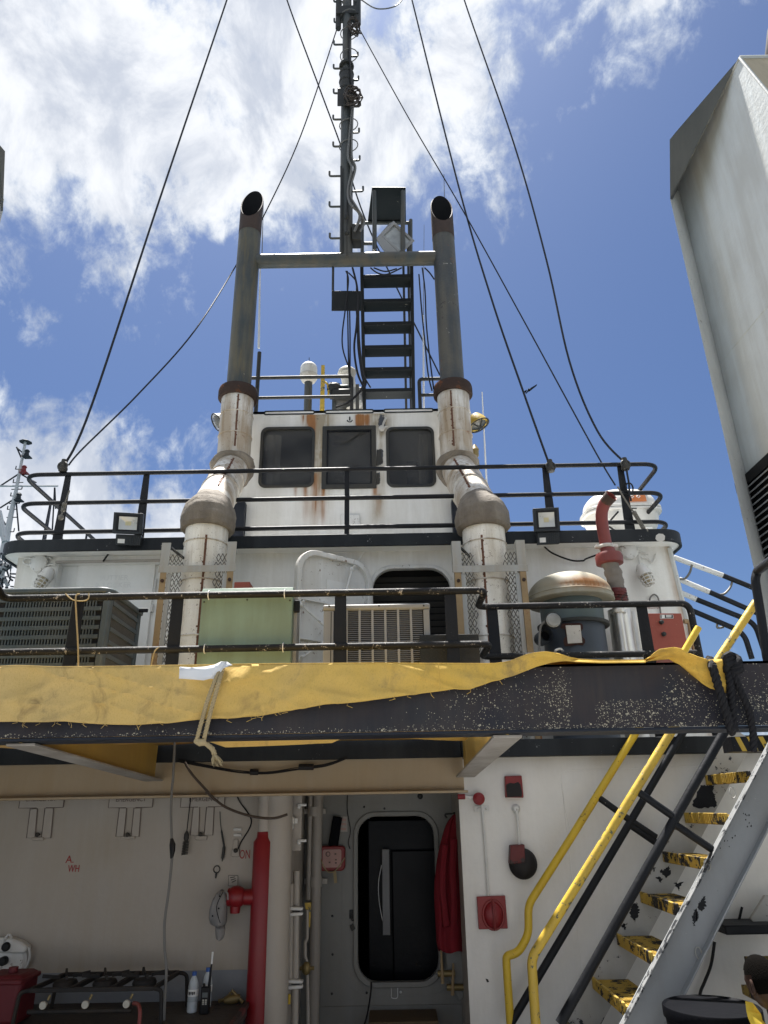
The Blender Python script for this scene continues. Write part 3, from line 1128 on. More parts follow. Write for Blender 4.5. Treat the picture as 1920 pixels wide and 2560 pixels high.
for i in range(NA + 1):
    x = -4.2 + (XA + 4.2) * i / NA
    for j in range(NB + 1):
        t = j / NB
        y = Y_BEAM + .21 + t * (Y_GIRD - .05 - Y_BEAM - .21)
        z = ZBM1 - .03 + (ZF1 - .02 - ZBM1 + .03) * t - .16 * math.sin(math.pi * min(1, t * 1.15)) * (.7 + .3 * math.sin(x * 2.1)) + .02 * mnoise.noise(V((x * 2, y * 2, 0)))
        # the canvas hangs lower behind the beam between the brackets
        uu = pr(x, y, z)[0]
        z -= .275 * min(1.0, 1.5 * gz(uu, 700, 230)) * gz(t, .06, .12)
        vs.append((x, y, z))
for i in range(NA):
    for j in range(NB):
        a = i * (NB + 1) + j
        fs.append((a, a + NB + 1, a + NB + 2, a + 1))
mb.add(vs, fs, True)
o_ = part(tp, 'awning', mb, 'tarp')
sl = o_.modifiers.new('thickness', 'SOLIDIFY')
sl.thickness = .004
# folded corner at the starboard end, its flap hanging over the beam
mb = MB()
lt = [q(1395, 1424), q(1425, 1404), q(1455, 1400), q(1472, 1402), q(1490, 1412), q(1510, 1420), q(1530, 1425), q(1552, 1424), q(1570, 1423)]
lb = [q(1395, 1429), q(1425, 1426), q(1445, 1424), q(1468, 1436), q(1490, 1455), q(1515, 1475), q(1535, 1486), q(1555, 1492), q(1569, 1498)]
yo = [.02, .16, .24, .20, .13, .09, .07, .06, .03]
vs, fs = [], []
xs = [i / 40 for i in range(41)]
for t in xs:
    k = t * (len(lt) - 1)
    i = min(int(k), len(lt) - 2)
    f = k - i
    f = f * f * (3 - 2 * f) * .5 + f * .5
    a = [lt[i][c_] * (1 - f) + lt[i + 1][c_] * f for c_ in (0, 1)]
    b_ = [lb[i][c_] * (1 - f) + lb[i + 1][c_] * f for c_ in (0, 1)]
    yy = yo[i] * (1 - f) + yo[i + 1] * f
    for j in range(9):
        s_ = j / 8
        uv = (a[0] + (b_[0] - a[0]) * s_, a[1] + (b_[1] - a[1]) * s_)
        bulge = yy * (1 - s_) ** 1.2 * .8 + .014 + .02 * s_ + .012 * math.sin(s_ * 9 + t * 14)
        vs.append(P(uv, Y=Y_BEAM - bulge))
for i in range(40):
    for j in range(8):
        a = i * 9 + j
        fs.append((a, a + 9, a + 10, a + 1))
mb.add(vs, fs, True)
o_ = part(tp, 'folded_corner', mb, 'tarp')
sl = o_.modifiers.new('thickness', 'SOLIDIFY')
sl.thickness = .005

# white rag and ropes on the beam
mb = MB()
a_ = [B1(1330, 790), B1(1420, 796), B1(1520, 790), B1(1590, 775), B1(1640, 752), B1(1680, 752), B1(1720, 775)]
b2 = [B1(1325, 878), B1(1420, 884), B1(1505, 890), B1(1560, 878), B1(1610, 885), B1(1648, 800), B1(1695, 780)]
vs, fs = [], []
for i in range(7):
    for j in range(4):
        t = j / 3
        uv = (a_[i][0] + (b2[i][0] - a_[i][0]) * t, a_[i][1] + (b2[i][1] - a_[i][1]) * t)
        vs.append(P(uv, Y=Y_BEAM - .085 - .012 * math.sin(i * 2 + j)))
for i in range(6):
    for j in range(3):
        a = i * 4 + j
        fs.append((a, a + 4, a + 5, a + 1))
mb.add(vs, fs, True)
o_ = solo('white_rag', 'strip of white cloth tied over the tarp top where the tan rope crosses', 'rag', mb, 'cloth_white')
sl = o_.modifiers.new('thickness', 'SOLIDIFY')
sl.thickness = .004
rp = T('tan_rope', 'tan laid rope tied round the beam and tarp with a frayed end', 'rope', tuple(P(B1(1500, 1330), Y=Y_BEAM - .05)))
mb = MB()
rope(mb, [P(B1(1640, 790), Y=Y_BEAM - .06), P(B1(1590, 900), Y=Y_BEAM - .10), P(B1(1530, 1060), Y=Y_BEAM - .10), P(B1(1460, 1320), Y=Y_BEAM - .04), P(B1(1458, 1345), Y=Y_BEAM + .02)], .0105, pitch=.045)
rope(mb, [P(B1(1652, 800), Y=Y_BEAM - .06), P(B1(1620, 910), Y=Y_BEAM - .105), P(B1(1560, 1120), Y=Y_BEAM - .09), P(B1(1515, 1310), Y=Y_BEAM - .04), P(B1(1512, 1340), Y=Y_BEAM + .02)], .0105, pitch=.045)
part(rp, 'rope_lay', mb, 'rope_tan')
mb = MB()
mb.tube([P(B1(1455, 1335), Y=Y_BEAM - .03), P(B1(1480, 1352), Y=Y_BEAM - .04), P(B1(1520, 1345), Y=Y_BEAM - .03)], .017, 8)
rope(mb, [P(B1(1470, 1345), Y=Y_BEAM - .02), P(B1(1530, 1362), Y=Y_BEAM - .03), P(B1(1575, 1400), Y=Y_BEAM - .03), P(B1(1590, 1440), Y=Y_BEAM - .03)], .012, pitch=.045)
part(rp, 'knot', mb, 'rope_tan')
mb = MB()
for k in range(46):
    e = (1570 + 85 * random.random(), 1500 + 34 * random.random() - abs(random.random()) * 16)
    s0 = (1583 + random.uniform(-8, 10), 1438)
    m_ = ((s0[0] + e[0]) / 2 + random.uniform(-10, 6), (s0[1] + e[1]) / 2)
    mb.tube([P(B1(*s0), Y=Y_BEAM - .03), P(B1(*m_), Y=Y_BEAM - .03 + random.uniform(-.02, .02)), P(B1(*e), Y=Y_BEAM - .03 + random.uniform(-.03, .03))], [.0035, .0028, .0012], 4)
part(rp, 'frayed_end', mb, 'rope_tan')
mb = MB()
bk = T('black_rope', 'thick black rope lashed round the starboard end of the beam over the tarp corner', 'rope', tuple(P(B4(1380, 860), Y=Y_BEAM - .05)))
rope(mb, [P(B4(1225, 320), Y=Y_BEAM + .02), P(B4(1250, 380), Y=Y_BEAM - .09), P(B4(1320, 620), Y=Y_BEAM - .07), P(B4(1385, 830), Y=Y_BEAM - .04), P(B4(1390, 858), Y=Y_BEAM + .03)], .021, pitch=.085, n=7)
rope(mb, [P(B4(1355, 330), Y=Y_BEAM - .03), P(B4(1375, 480), Y=Y_BEAM - .05), P(B4(1395, 680), Y=Y_BEAM - .04), P(B4(1412, 845), Y=Y_BEAM - .03)], .018, pitch=.075, n=7)
rope(mb, [P(B4(1390, 400), Y=Y_BEAM - .05), P(B4(1450, 540), Y=Y_BEAM - .04), P(B4(1520, 700), Y=Y_BEAM - .035), P(B4(1548, 850), Y=Y_BEAM - .02), P(B4(1552, 1000), Y=Y_BEAM - .01)], .017, pitch=.075, n=7)
part(bk, 'rope_lay', mb, 'rope_black')
mb = MB()
for k in range(3):
    c_ = P(B4(1388 + 6 * k, 318 + 32 * k), Y=Y_BEAM - .05)
    mb.tube([c_ + V((math.cos(a) * .035, math.sin(a * 2) * .015, math.sin(a) * .022)) for a in [i * 2 * math.pi / 12 for i in range(12)]], .016, 7, closed=True)
part(bk, 'knot', mb, 'rope_black')

# ------------------------------------------------------------------ railings on the boat deck
RPAINT = 'black_worn'
zt = P(q(600, 1283), Y=Y_GIRD + .05).z
zm = P(q(600, 1399), Y=Y_GIRD + .05).z
YL = Y_GIRD + .05
xe = P(B3(925, 110), Y=YL).x
YR = 6.28
rl = T('boat_deck_railing', 'worn black pipe railing along the boat deck edge, stepping back beside the foil-clad exhaust', 'railing', (0, YL, ZF1))
xR = P(q(1492, 1322), Y=YR).x
zr = P(q(1250, 1324), Y=YR).z
mb = MB()
pth = [P(A5(-60, 1410), Y=YL - .5), (P(A5(30, 1530), Y=YL).x, YL, zt), (xe, YL, zt), (xe, YR, zt), (xR, YR, zt - .0), (xR + .02, YR + .0, ZF1)]
mb.tube(bend(pth, .09), .030, 12)
part(rl, 'top_rail', mb, RPAINT)
mb = MB()
xe2 = P(B3(960, 495), Y=YL).x
zlow = P(B3(1300, 618), Y=YR).z
mb.tube(bend([(-5.2, YL, zm), (xe2, YL, zm), (xe2, YR, zm), (xR, YR, zm)], .09), .029, 12)
part(rl, 'mid_rail', mb, RPAINT)
posts = []
for uvt, uvb, Yp in ((q(166, 1290), q(152, 1440), YL), (q(381, 1290), q(372, 1440), YL), (B2(1155, 140), B2(1160, 650), YL), (B3(672, 120), B3(690, 640), YL), (B3(985, 270), B3(1005, 620), YR), (D3(400, 440), D3(530, 1360), YR)):
    X = P(((uvt[0] + uvb[0]) / 2, (uvt[1] + uvb[1]) / 2), Y=Yp).x
    mb = MB()
    mb.bar((X, Yp + .01, ZF1 - .04), (X, Yp + .01, zt - .01), .115, .022, taper=.82)
    part(rl, 'post', mb, 'black_paint', bev=.003)
# zip ties holding the green cabinet to the rails
for uv, z_ in ((B2(178, 150), zt), (B2(743, 140), zt), (B2(148, 545), zm), (B2(731, 535), zm)):
    X = P(uv, Y=YL - .03).x
    mb = MB()
    mb.tube([(X, YL + .036 * math.cos(a), z_ + .037 * math.sin(a)) for a in [i * 2 * math.pi / 16 for i in range(16)]], .0045, 5, closed=True)
    part(rl, 'cable_tie', mb, 'wire_white')
# tan cord looped over the port rail
tcd = T('tied_twine', 'thin tan twine looped over the port end of the worn black railing', 'twine', tuple(P(B1(580, 810), Y=YL)))
for pts, r_ in (([(485, 250, .03), (540, 295, .04), (620, 302, .04), (655, 285, .035), (657, 248, .02)], .006), ([(590, 250, .02), (562, 270, .04), (565, 400, .04), (578, 640, .05), (580, 810, .04)], .007), ([(1180, 645, .02), (1145, 680, .04), (1118, 790, .03)], .006)):
    mb = MB()
    mb.tube(spline([P(B1(x, y), Y=YL - d) for x, y, d in pts], 6), r_, 6)
    part(tcd, 'strand', mb, 'rope_tan')

# ------------------------------------------------------------------ upper deckhouse
ZD1 = ZF1 - .01
ZE1 = P(q(620, 1156), Y=Y_EDGE).z
ZE0 = P(q(620, 1182), Y=Y_EDGE).z
hl0, hl1 = P(A5(130, 1215), Y=Y_HOUSE), P(A5(90, 1470), Y=Y_HOUSE)
hr0, hr1 = P(A8(930, 860), Y=Y_HOUSE), P(A8(1040, 1310), Y=Y_HOUSE)


def lin(p, r_):
    k = (r_.x - p.x) / (r_.z - p.z)
    return lambda z: p.x + (z - p.z) * k


xl, xr = lin(hl0, hl1), lin(hr0, hr1)
uh = T('upper_deckhouse', 'white upper deckhouse with black rounded deck edge and open doorway, behind the boat deck railing', 'deckhouse', ((hl0.x + hr0.x) / 2, 8.6, ZD1))
# openings
UX0, UX1 = P(q(806, 1330), Y=Y_HOUSE).x, P(q(976, 1330), Y=Y_HOUSE).x
UZ1 = P(q(890, 1229), Y=Y_HOUSE).z
ucx, uhw = (UX0 + UX1) / 2, (UX1 - UX0) / 2
UZ0 = ZD1 + .18
ucz, uhh = (UZ0 + UZ1) / 2, (UZ1 - UZ0) / 2
LX0, LX1 = P(A5(362, 1420), Y=Y_HOUSE).x, P(A5(1048, 1420), Y=Y_HOUSE).x
LZ1 = P(A5(700, 1313), Y=Y_HOUSE).z
NX0, NX1 = P(A6(1320, 1252), Y=Y_HOUSE).x, P(A7(640, 1180), Y=Y_HOUSE).x


def wear_house(x, z):
    u, v = pr(x, Y_HOUSE, z)
    d = .10 * fbm(x, z, 2) + .30 * gz(z, ZE0, .12) * fbm(x, z, 2.4)
    r_ = .0
    f = .06 * fbm(x, z, 5)
    e = xr(z) - x
    r_ += .55 * gz(e, .03, .05) * fbm(x, z, 8)
    d += .8 * gz(e, 0, .07)
    f += .40 * gz(e, -.01, .035)
    d += .35 * gz(x - xl(z), 0, .06)
    return (r_, d, f)


mb = wallgrid(xl, xr, ZD1, ZE0 + .03, Y_HOUSE, .03, wear_house,
              hole=lambda x, z: in_rr(x, z, ucx, ucz, uhw + .02, uhh + .02, .24) or (LX0 < x < LX1 and z < LZ1))
part(uh, 'aft_wall', mb, 'white_attr')
for f_, s_ in ((xl, 1), (xr, -1)):
    mb = MB()
    a0, a1 = f_(ZD1), f_(ZE0)
    mb.hexa([(a0, Y_HOUSE + .003, ZD1), (a0 + s_ * .05, Y_HOUSE + .003, ZD1), (a0 + s_ * .05, 10.6, ZD1), (a0, 10.6, ZD1)],
            [(a1, Y_HOUSE + .003, ZE0), (a1 + s_ * .05, Y_HOUSE + .003, ZE0), (a1 + s_ * .05, 10.6, ZE0), (a1, 10.6, ZE0)])
    part(uh, 'side_wall', mb, 'white_wall')
mb = MB()
mb.tube([(xr(ZD1) + .0, Y_HOUSE + .02, ZD1), (xr(ZE0), Y_HOUSE + .02, ZE0)], .035, 8)
part(uh, 'corner_post', mb, 'funnel_edge')
# deck over it: rounded slab, black edge band
ex0, ex1 = P(A5(33, 1210), Y=Y_EDGE + .25).x, P(A8(1012, 800), Y=Y_EDGE + .25).x


def slab_outline(y0, r, x0, x1, y1, n=8):
    pts = []
    for k in range(n + 1):
        a = R(180 + 90 * k / n)
        pts.append((x0 + r + r * math.cos(a), y0 + r + r * math.sin(a)))
    for k in range(n + 1):
        a = R(270 + 90 * k / n)
        pts.append((x1 - r + r * math.cos(a), y0 + r + r * math.sin(a)))
    pts += [(x1, y1), (x0, y1)]
    return pts


so = slab_outline(Y_EDGE, .30, ex0, ex1, 10.6)
si = slab_outline(Y_EDGE + .03, .27, ex0 + .03, ex1 - .03, 10.57)
mb = MB()
mb.frame([(x, y, ZE0) for x, y in so], [(x, y, ZE0) for x, y in si], (0, 0, ZE1 - ZE0))
part(uh, 'edge_band', mb, 'band_black', bev=.004)
mb = MB()
mb.prism([(x, y, ZE0 + .02) for x, y in si], (0, 0, ZE1 - ZE0 - .04))
part(uh, 'bridge_deck', mb, 'white_wall')
# flaked patch on the band
mb = MB()
pt_ = [A8(830, 765), A8(850, 752), A8(880, 755), A8(897, 770), A8(893, 800), A8(870, 812), A8(840, 808), A8(825, 790)]
mb.prism([P(p, Y=Y_EDGE - .002) for p in pt_], (0, .003, 0))
part(uh, 'flaked_patch', mb, 'plate_pale')
# niche edge above the doorway
za, zb = P(A7(300, 1128), Y=Y_HOUSE).z, P(A7(300, 1179), Y=Y_HOUSE).z
mb = MB()
mb.prism([(NX0 + .12, Y_HOUSE - .002, zb), (NX0 + .12, Y_HOUSE - .15, za), (NX0 + .12, Y_HOUSE - .002, za)], (NX1 - NX0 - .12, 0, 0))
mb.hexa([(NX0, Y_HOUSE - .012, zb - .16), (NX0 + .02, Y_HOUSE - .012, zb - .16), (NX0 + .02, Y_HOUSE - .002, zb - .16), (NX0, Y_HOUSE - .002, zb - .16)],
        [(NX0 + .10, Y_HOUSE - .02, zb), (NX0 + .12, Y_HOUSE - .02, zb), (NX0 + .12, Y_HOUSE - .002, zb), (NX0 + .10, Y_HOUSE - .002, zb)])
part(uh, 'niche_header', mb, 'white_wall')
# doorway coaming, dark room and shutter slats inside
mb = MB()
o = [(x, Y_HOUSE + .06, z) for x, z in rrect(ucx, ucz, uhw + .045, uhh + .045, .27, 8)]
i_ = [(x, Y_HOUSE + .06, z) for x, z in rrect(ucx, ucz, uhw, uhh, .23, 8)]
mb.frame(o, i_, (0, -.085, 0))
part(uh, 'door_coaming', mb, 'white_fitting', bev=.008)
mb = MB()
for bx in (((UX0 - .4, Y_HOUSE + .05, ZD1), (UX0 - .36, 9.9, ZE0 - .01)), ((UX1 + .36, Y_HOUSE + .05, ZD1), (UX1 + .4, 9.9, ZE0 - .01)), ((UX0 - .36, 9.9, ZD1), (UX1 + .36, 9.94, ZE0 - .01)), ((UX0 - .36, Y_HOUSE + .05, ZE0 - .05), (UX1 + .36, 9.9, ZE0 - .02))):
    mb.box(*bx)
part(uh, 'inner_room', mb, 'room_dark')
first = None
for k in range(9):
    z = UZ1 - .03 - k * .075
    if first is None:
        mb = MB()
        mb.bar((UX0 - .1, Y_HOUSE + .30, z), (UX1 + .1, Y_HOUSE + .30, z), .008, .062, side=(0, .6, .5))
        first = part(uh, 'shutter_slat', mb, 'shutter')
    else:
        share(first, uh, (0, 0, -k * .075))
mb = MB()
mb.box((UX0 - .1, Y_HOUSE + .33, UZ1 - .95), (UX1 + .1, Y_HOUSE + .34, UZ1 + .2))
part(uh, 'shutter_back', mb, 'room_dark')
# port locker recess with its flush door
mb = MB()
d_ = Y_HOUSE + .12
mb.box((LX0 - .02, d_, ZD1), (LX1 + .02, d_ + .03, LZ1 + .02)).box((LX0 - .03, Y_HOUSE + .004, ZD1), (LX0, d_, LZ1)).box((LX1, Y_HOUSE + .004, ZD1), (LX1 + .03, d_, LZ1)).box((LX0 - .03, Y_HOUSE + .004, LZ1), (LX1 + .03, d_, LZ1 + .03))
part(uh, 'locker_recess', mb, 'white_wall')
mb = MB()
pd = [P(p, Y=d_ - .03) for p in (D1(95, 92), D1(1440, 92), D1(1270, 1640), D1(-120, 1640))]
xa, xb_ = (pd[0].x + pd[3].x) / 2, (pd[1].x + pd[2].x) / 2
mb.box((xa, d_ - .03, ZD1 + .05), (xb_, d_ - .004, pd[0].z))
dr = part(uh, 'locker_door', mb, 'white_wall', bev=.004)
text(uh, 'faded_stencil', 'PUTTIER\nR..LOCKER', P(D1(720, 375), Y=d_ - .032), .085, 'stencil_ghost', .001)
mb = MB()
for y_ in (390, 520, 830):
    c_ = P(D1(1440 - (y_ - 390) * .13, y_), Y=d_ - .02)
    mb.tube([c_ + V((0, 0, -.045)), c_ + V((0, 0, .045))], .014, 8)
part(uh, 'door_hinge', mb, 'white_fitting', kind='stuff')
mb = MB()
ta, tb = P(D1(0, 42), Y=Y_HOUSE - .03), P(D1(1555, 36), Y=Y_HOUSE - .03)
mb.box((LX0 - .02, Y_HOUSE - .04, LZ1 - .004), (LX1 + .02, Y_HOUSE - .002, LZ1 + .02))
part(uh, 'locker_header', mb, 'recess_white')
# red stencil by the starboard corner
c0, c1 = P(D3(258, 322), Y=Y_HOUSE - .003), P(D3(760, 318), Y=Y_HOUSE - .003)
text(uh, 'stencil_lettering', 'BOWTHRUSTER', (c0 + c1) / 2, .060, 'stencil_rust', .001, sx=(c1.x - c0.x) / .46)

# steel door standing open beside the doorway
hinge = P(q(797, 1300), Y=Y_HOUSE - .03)
freeY = 6.95
fx = P(q(634, 1300), Y=freeY).x
dv = V((fx - hinge.x, freeY - hinge.y, 0))
dl = dv.length
dv.normalize()
dn = V((-dv.y, dv.x, 0))
if dn.y > 0:
    dn = -dn
ztop = P(q(690, 1192), Y=freeY + .15).z
dt = T('steel_door', 'white steel weathertight door swung open beside the upper doorway, stiffeners and dogs showing', 'door', tuple(hinge + dv * dl / 2 - V((0, 0, hinge.z - ZD1 - .2))))


def L(s_, z, n=0):
    return V((hinge.x, hinge.y, 0)) + dv * s_ * dl + dn * n + V((0, 0, z))


dzb = ZD1 + .2
out = [(c_[0], c_[1]) for c_ in rrect(dl / 2, (ztop + dzb) / 2, dl / 2, (ztop - dzb) / 2, .24, 8)]
inn = [(c_[0], c_[1]) for c_ in rrect(dl / 2, (ztop + dzb) / 2, dl / 2 - .055, (ztop - dzb) / 2 - .055, .20, 8)]
mb = MB()
mb.prism([L(x / dl, z, 0) for x, z in out], dn * .012)
part(dt, 'leaf', mb, 'white_fitting')
mb = MB()
mb.frame([L(x / dl, z, .012) for x, z in out], [L(x / dl, z, .012) for x, z in inn], dn * .05)
part(dt, 'rim', mb, 'white_fitting', bev=.006)
for zf in (.70, .48, .26):
    mb = MB()
    z = dzb + (ztop - dzb) * zf
    mb.bar(L(.05, z, .03), L(.95, z - .0, .03), .012, .05, side=(0, 0, 1))
    part(dt, 'stiffener', mb, 'white_fitting')
hub = L(.55, dzb + (ztop - dzb) * .52, .10)
for s_, zf in ((.30, .93), (.96, .66), (.96, .36), (.40, .12)):
    mb = MB()
    e = L(s_, dzb + (ztop - dzb) * zf, .08)
    mb.tube([hub, e], .013, 8)
    mb.ball(e, .03, 10, 6)
    mb.tube([e, e + dn * .05 + V((0, 0, .03))], .012, 6)
    part(dt, 'dog_rod', mb, 'white_fitting')
mb = MB()
c_ = L(.45, dzb + (ztop - dzb) * .80, .014)
mb.prism([c_ + dv * a + V((0, 0, b_)) for a, b_ in ((-.15, -.09), (.14, -.09), (.14, .09), (-.15, .09))], dn * .004)
part(dt, 'notice_plate', mb, 'label_white')

# ------------------------------------------------------------------ bridge deck railing
YB = Y_EDGE + .10
zT, zM, zL = P(q(620, 1016), Y=YB).z, P(q(620, 1078), Y=YB).z, P(q(620, 1141), Y=YB).z
bl = P(D6(400, 570), Y=YB + .12).x
br = P(A8(838, 290), Y=YB + .12).x
br_ = T('bridge_deck_railing', 'three-bar black pipe railing round the bridge deck edge in front of the wheelhouse', 'railing', ((bl + br) / 2, YB, ZE1))
for nm, z, x0_, x1_ in (('top_rail', zT, bl, br), ('mid_rail', zM, bl, br), ('low_rail', zL, bl, br)):
    mb = MB()
    y2 = YB + (2.6 if nm != 'low_rail' else 2.6)
    mb.tube(bend([(x0_, y2, z), (x0_, YB, z), (x1_, YB, z), (x1_, y2, z)], .22, 8), .026, 10)
    part(br_, nm, mb, 'black_paint')
for uvt, uvb in ((D6(935, 540), D6(810, 1430)), (A5(942, 725), A5(915, 1090)), (A6(1265, 590), A6(1266, 1050)), (A7(1318, 575), A7(1345, 865)), (A8(575, 270), A8(635, 740))):
    X = (P(uvt, Y=YB).x + P(uvb, Y=YB).x) / 2
    mb = MB()
    mb.bar((X, YB + .01, ZE1 - .02), (X, YB + .01, zT), .115 if uvt != A6(1265, 590) else .055, .02, taper=.6 if uvt != A6(1265, 590) else 1)
    part(br_, 'post', mb, 'black_paint', bev=.003)
for x_ in (bl, br):
    for yy in (YB + .75, YB + 1.9):
        mb = MB()
        mb.bar((x_, yy, ZE1 - .02), (x_, yy, zT), .10, .02, side=(0, 1, 0), taper=.45)
        part(br_, 'post', mb, 'black_paint')

# ------------------------------------------------------------------ wheelhouse
ZW1 = P(q(760, 893), Y=Y_WH).z
ZWS = P(A6(700, 172), Y=Y_WH).z
wl0, wr0 = P(q(513, 960), Y=Y_WH).x, P(q(1000, 960), Y=Y_WH).x
wh = T('wheelhouse', 'white rust-streaked wheelhouse with three dark windows between the two exhaust stacks', 'wheelhouse', ((wl0 + wr0) / 2, 9.8, ZE1))


def streak(u, v, uc, v0, v1, hw):
    if v < v0 - 4 or v > v1 + 60:
        return 0
    return math.exp(-((u - uc) / hw) ** 2) * sm(v, v0 - 4, v0 + 3) * (1 - sm(v, v1 - (v1 - v0) * .5, v1 + 20))


SPX = lambda x, y: A6(x, y)
RUN = [(A6(1003, 168), A6(0, 240)[1], 9, 1.5), (A6(985, 168), A6(0, 215)[1], 4, 1.0), (A6(1014, 225), A6(0, 330)[1], 5, 1.3), (A6(1014, 300), A6(0, 560)[1], 3.5, .9), (A6(1370, 168), A6(0, 250)[1], 11, 1.4),
       (A6(1345, 168), A6(0, 240)[1], 4, 1.0), (A6(1418, 168), A6(0, 245)[1], 6, .9), (A6(1092, 700), A6(0, 770)[1], 3.5, 1.3), (A6(958, 702), A6(0, 770)[1], 5, .8), (A6(885, 702), A6(0, 750)[1], 3, .7),
       (A6(940, 168), A6(0, 200)[1], 3, .8), (A6(1088, 770), A6(0, 980)[1], 6, .55), (A6(1030, 600), A6(0, 1000)[1], 9, .6), (A6(965, 770), A6(0, 960)[1], 9, .35), (A6(1475, 705), A6(0, 760)[1], 6, .8), (A6(1500, 760), A6(0, 900)[1], 8, .3)]
DIRT = [(A6(1060, 160), A6(0, 1010)[1], 24, .95), (A6(1060, 160), A6(0, 420)[1], 36, .7), (A6(1520, 150), A6(0, 300)[1], 24, .9), (A6(1520, 300), A6(0, 980)[1], 12, .55), (A6(1440, 130), A6(0, 230)[1], 20, .5), (A6(1480, 760), A6(0, 1000)[1], 14, .5)]
FL = [(A6(1500, 425), A6(1525, 545), .62), (A6(1490, 590), A6(1510, 690), .62)]


def wear_wh(x, z):
    u, v = pr(x, Y_WH, z)
    r_ = sum(a * streak(u, v, c_[0], c_[1], v1, hw) for c_, v1, hw, a in RUN)
    d = .10 + sum(1.25 * a * streak(u, v, c_[0], c_[1], v1, hw) * (.4 + .9 * fbm(x, z, 7)) for c_, v1, hw, a in DIRT)
    f = .10 * fbm(x, z, 4)
    for a, b_, k in FL:
        f += k * gz(u, (a[0] + b_[0]) / 2, (b_[0] - a[0]) * .75 + 3) * (sm(v, a[1] - 8, a[1] + 6) * (1 - sm(v, b_[1] - 6, b_[1] + 8)))
    f += .42 * gz(u, A6(1522, 0)[0], 14) * gz(v, A6(0, 230)[1], 22) + .40 * gz(u, A6(1052, 0)[0], 20) * (1 - sm(v, 1050, 1150)) + .34 * gz(u, A6(1525, 0)[0], 14) * (1 - sm(v, 1060, 1200))
    return (min(1.5 * r_, 2.0), min(d, 1.3), f)


WIN = [('l', (A6(632, 263), A6(1020, 703)), .10), ('m', (A6(1086, 256), A6(1486, 712)), .012), ('r', (A7(131, 262), A7(508, 700)), .10)]
wr = []
for k, (a, b_), rr_ in WIN:
    pa, pb = P(a, Y=Y_WH - .01), P(b_, Y=Y_WH - .01)
    wr.append(((pa.x + pb.x) / 2, (pa.z + pb.z) / 2, (pb.x - pa.x) / 2, (pa.z - pb.z) / 2, rr_))


def whole(x, z):
    return any(in_rr(x, z, cx, cz, hw - .015, hh - .015, r_) for cx, cz, hw, hh, r_ in wr)


mb = wallgrid(lambda z: wl0, lambda z: wr0, ZE1 - .02, ZWS, Y_WH, .022, wear_wh, hole=whole)
part(wh, 'aft_wall', mb, 'white_attr')
mb = MB()
mb.box((wl0, Y_WH + .004, ZE1 - .02), (wl0 + .05, 10.55, ZWS))
part(wh, 'side_wall', mb, 'white_wall')
mb = MB()
mb.box((wr0 - .05, Y_WH + .004, ZE1 - .02), (wr0, 10.55, ZWS))
part(wh, 'side_wall', mb, 'white_wall')
mb = MB()
mb.box((wl0 + .05, Y_WH + .05, ZWS - .09), (wr0 - .05, 10.55, ZWS - .03))
part(wh, 'roof_plate', mb, 'white_wall')
# roof coaming with long freeing slots
slots = [(A6(655, 150), A6(1025, 150)), (A6(1105, 150), A6(1462, 150)), (A7(118, 150), A7(482, 150))]
xs_ = [(P(a, Y=Y_WH).x, P(b_, Y=Y_WH).x) for a, b_ in slots]
zs1, zs0 = P(A6(900, 141), Y=Y_WH).z, P(A6(900, 163), Y=Y_WH).z
mb = MB()
mb.box((wl0, Y_WH, ZWS - .001), (wr0, Y_WH + .02, zs0))
mb.box((wl0, Y_WH, zs1), (wr0, Y_WH + .02, ZW1 + .012))
edges = [wl0] + [e for p in xs_ for e in p] + [wr0]
for a, b_ in zip(edges[0::2], edges[1::2]):
    mb.box((a, Y_WH, zs0), (b_, Y_WH + .02, zs1))
mb.box((wl0, Y_WH + .02, ZWS - .03), (wl0 + .02, 10.55, ZW1)).box((wr0 - .02, Y_WH + .02, ZWS - .03), (wr0, 10.55, ZW1))
part(wh, 'roof_coaming', mb, 'white_attr')
for a, b_ in xs_:
    mb = MB()
    n = 5
    o = [(x, Y_WH - .006, z) for x, z in rrect((a + b_) / 2, (zs0 + zs1) / 2, (b_ - a) / 2 + .01, (zs1 - zs0) / 2 + .010, .035, n)]
    i_ = [(x, Y_WH - .006, z) for x, z in rrect((a + b_) / 2, (zs0 + zs1) / 2, (b_ - a) / 2 - .008, (zs1 - zs0) / 2 - .008, .02, n)]
    mb.frame(o, i_, (0, .03, 0))
    part(wh, 'slot_rim', mb, 'band_black')
for cx, cz, hw, hh, r_ in wr:
    mb = MB()
    wdt = .038 if r_ > .05 else .062
    o = [(x, Y_WH + .02, z) for x, z in rrect(cx, cz, hw, hh, r_, 7)]
    i_ = [(x, Y_WH + .02, z) for x, z in rrect(cx, cz, hw - wdt, hh - wdt, max(r_ - wdt * .8, .01), 7)]
    mb.frame(o, i_, (0, -.045, 0))
    wn = part(wh, 'window', mb, 'iron_dark', bev=.006)
    mb = MB()
    mb.prism([(x, Y_WH + .012, z) for x, z in rrect(cx, cz, hw - wdt + .006, hh - wdt + .006, max(r_ - wdt * .8, .01), 7)], (0, .008, 0))
    part(wn, 'pane', mb, 'pane_dark')
    if r_ < .05:
        mb = MB()
        mb.frame([(x, Y_WH - .0, z) for x, z in rrect(cx, cz, hw - wdt, hh - wdt, .01, 2)], [(x, Y_WH - .0, z) for x, z in rrect(cx, cz, hw - wdt - .02, hh - wdt - .02, .01, 2)], (0, .012, 0))
        part(wn, 'sash', mb, 'black_paint')
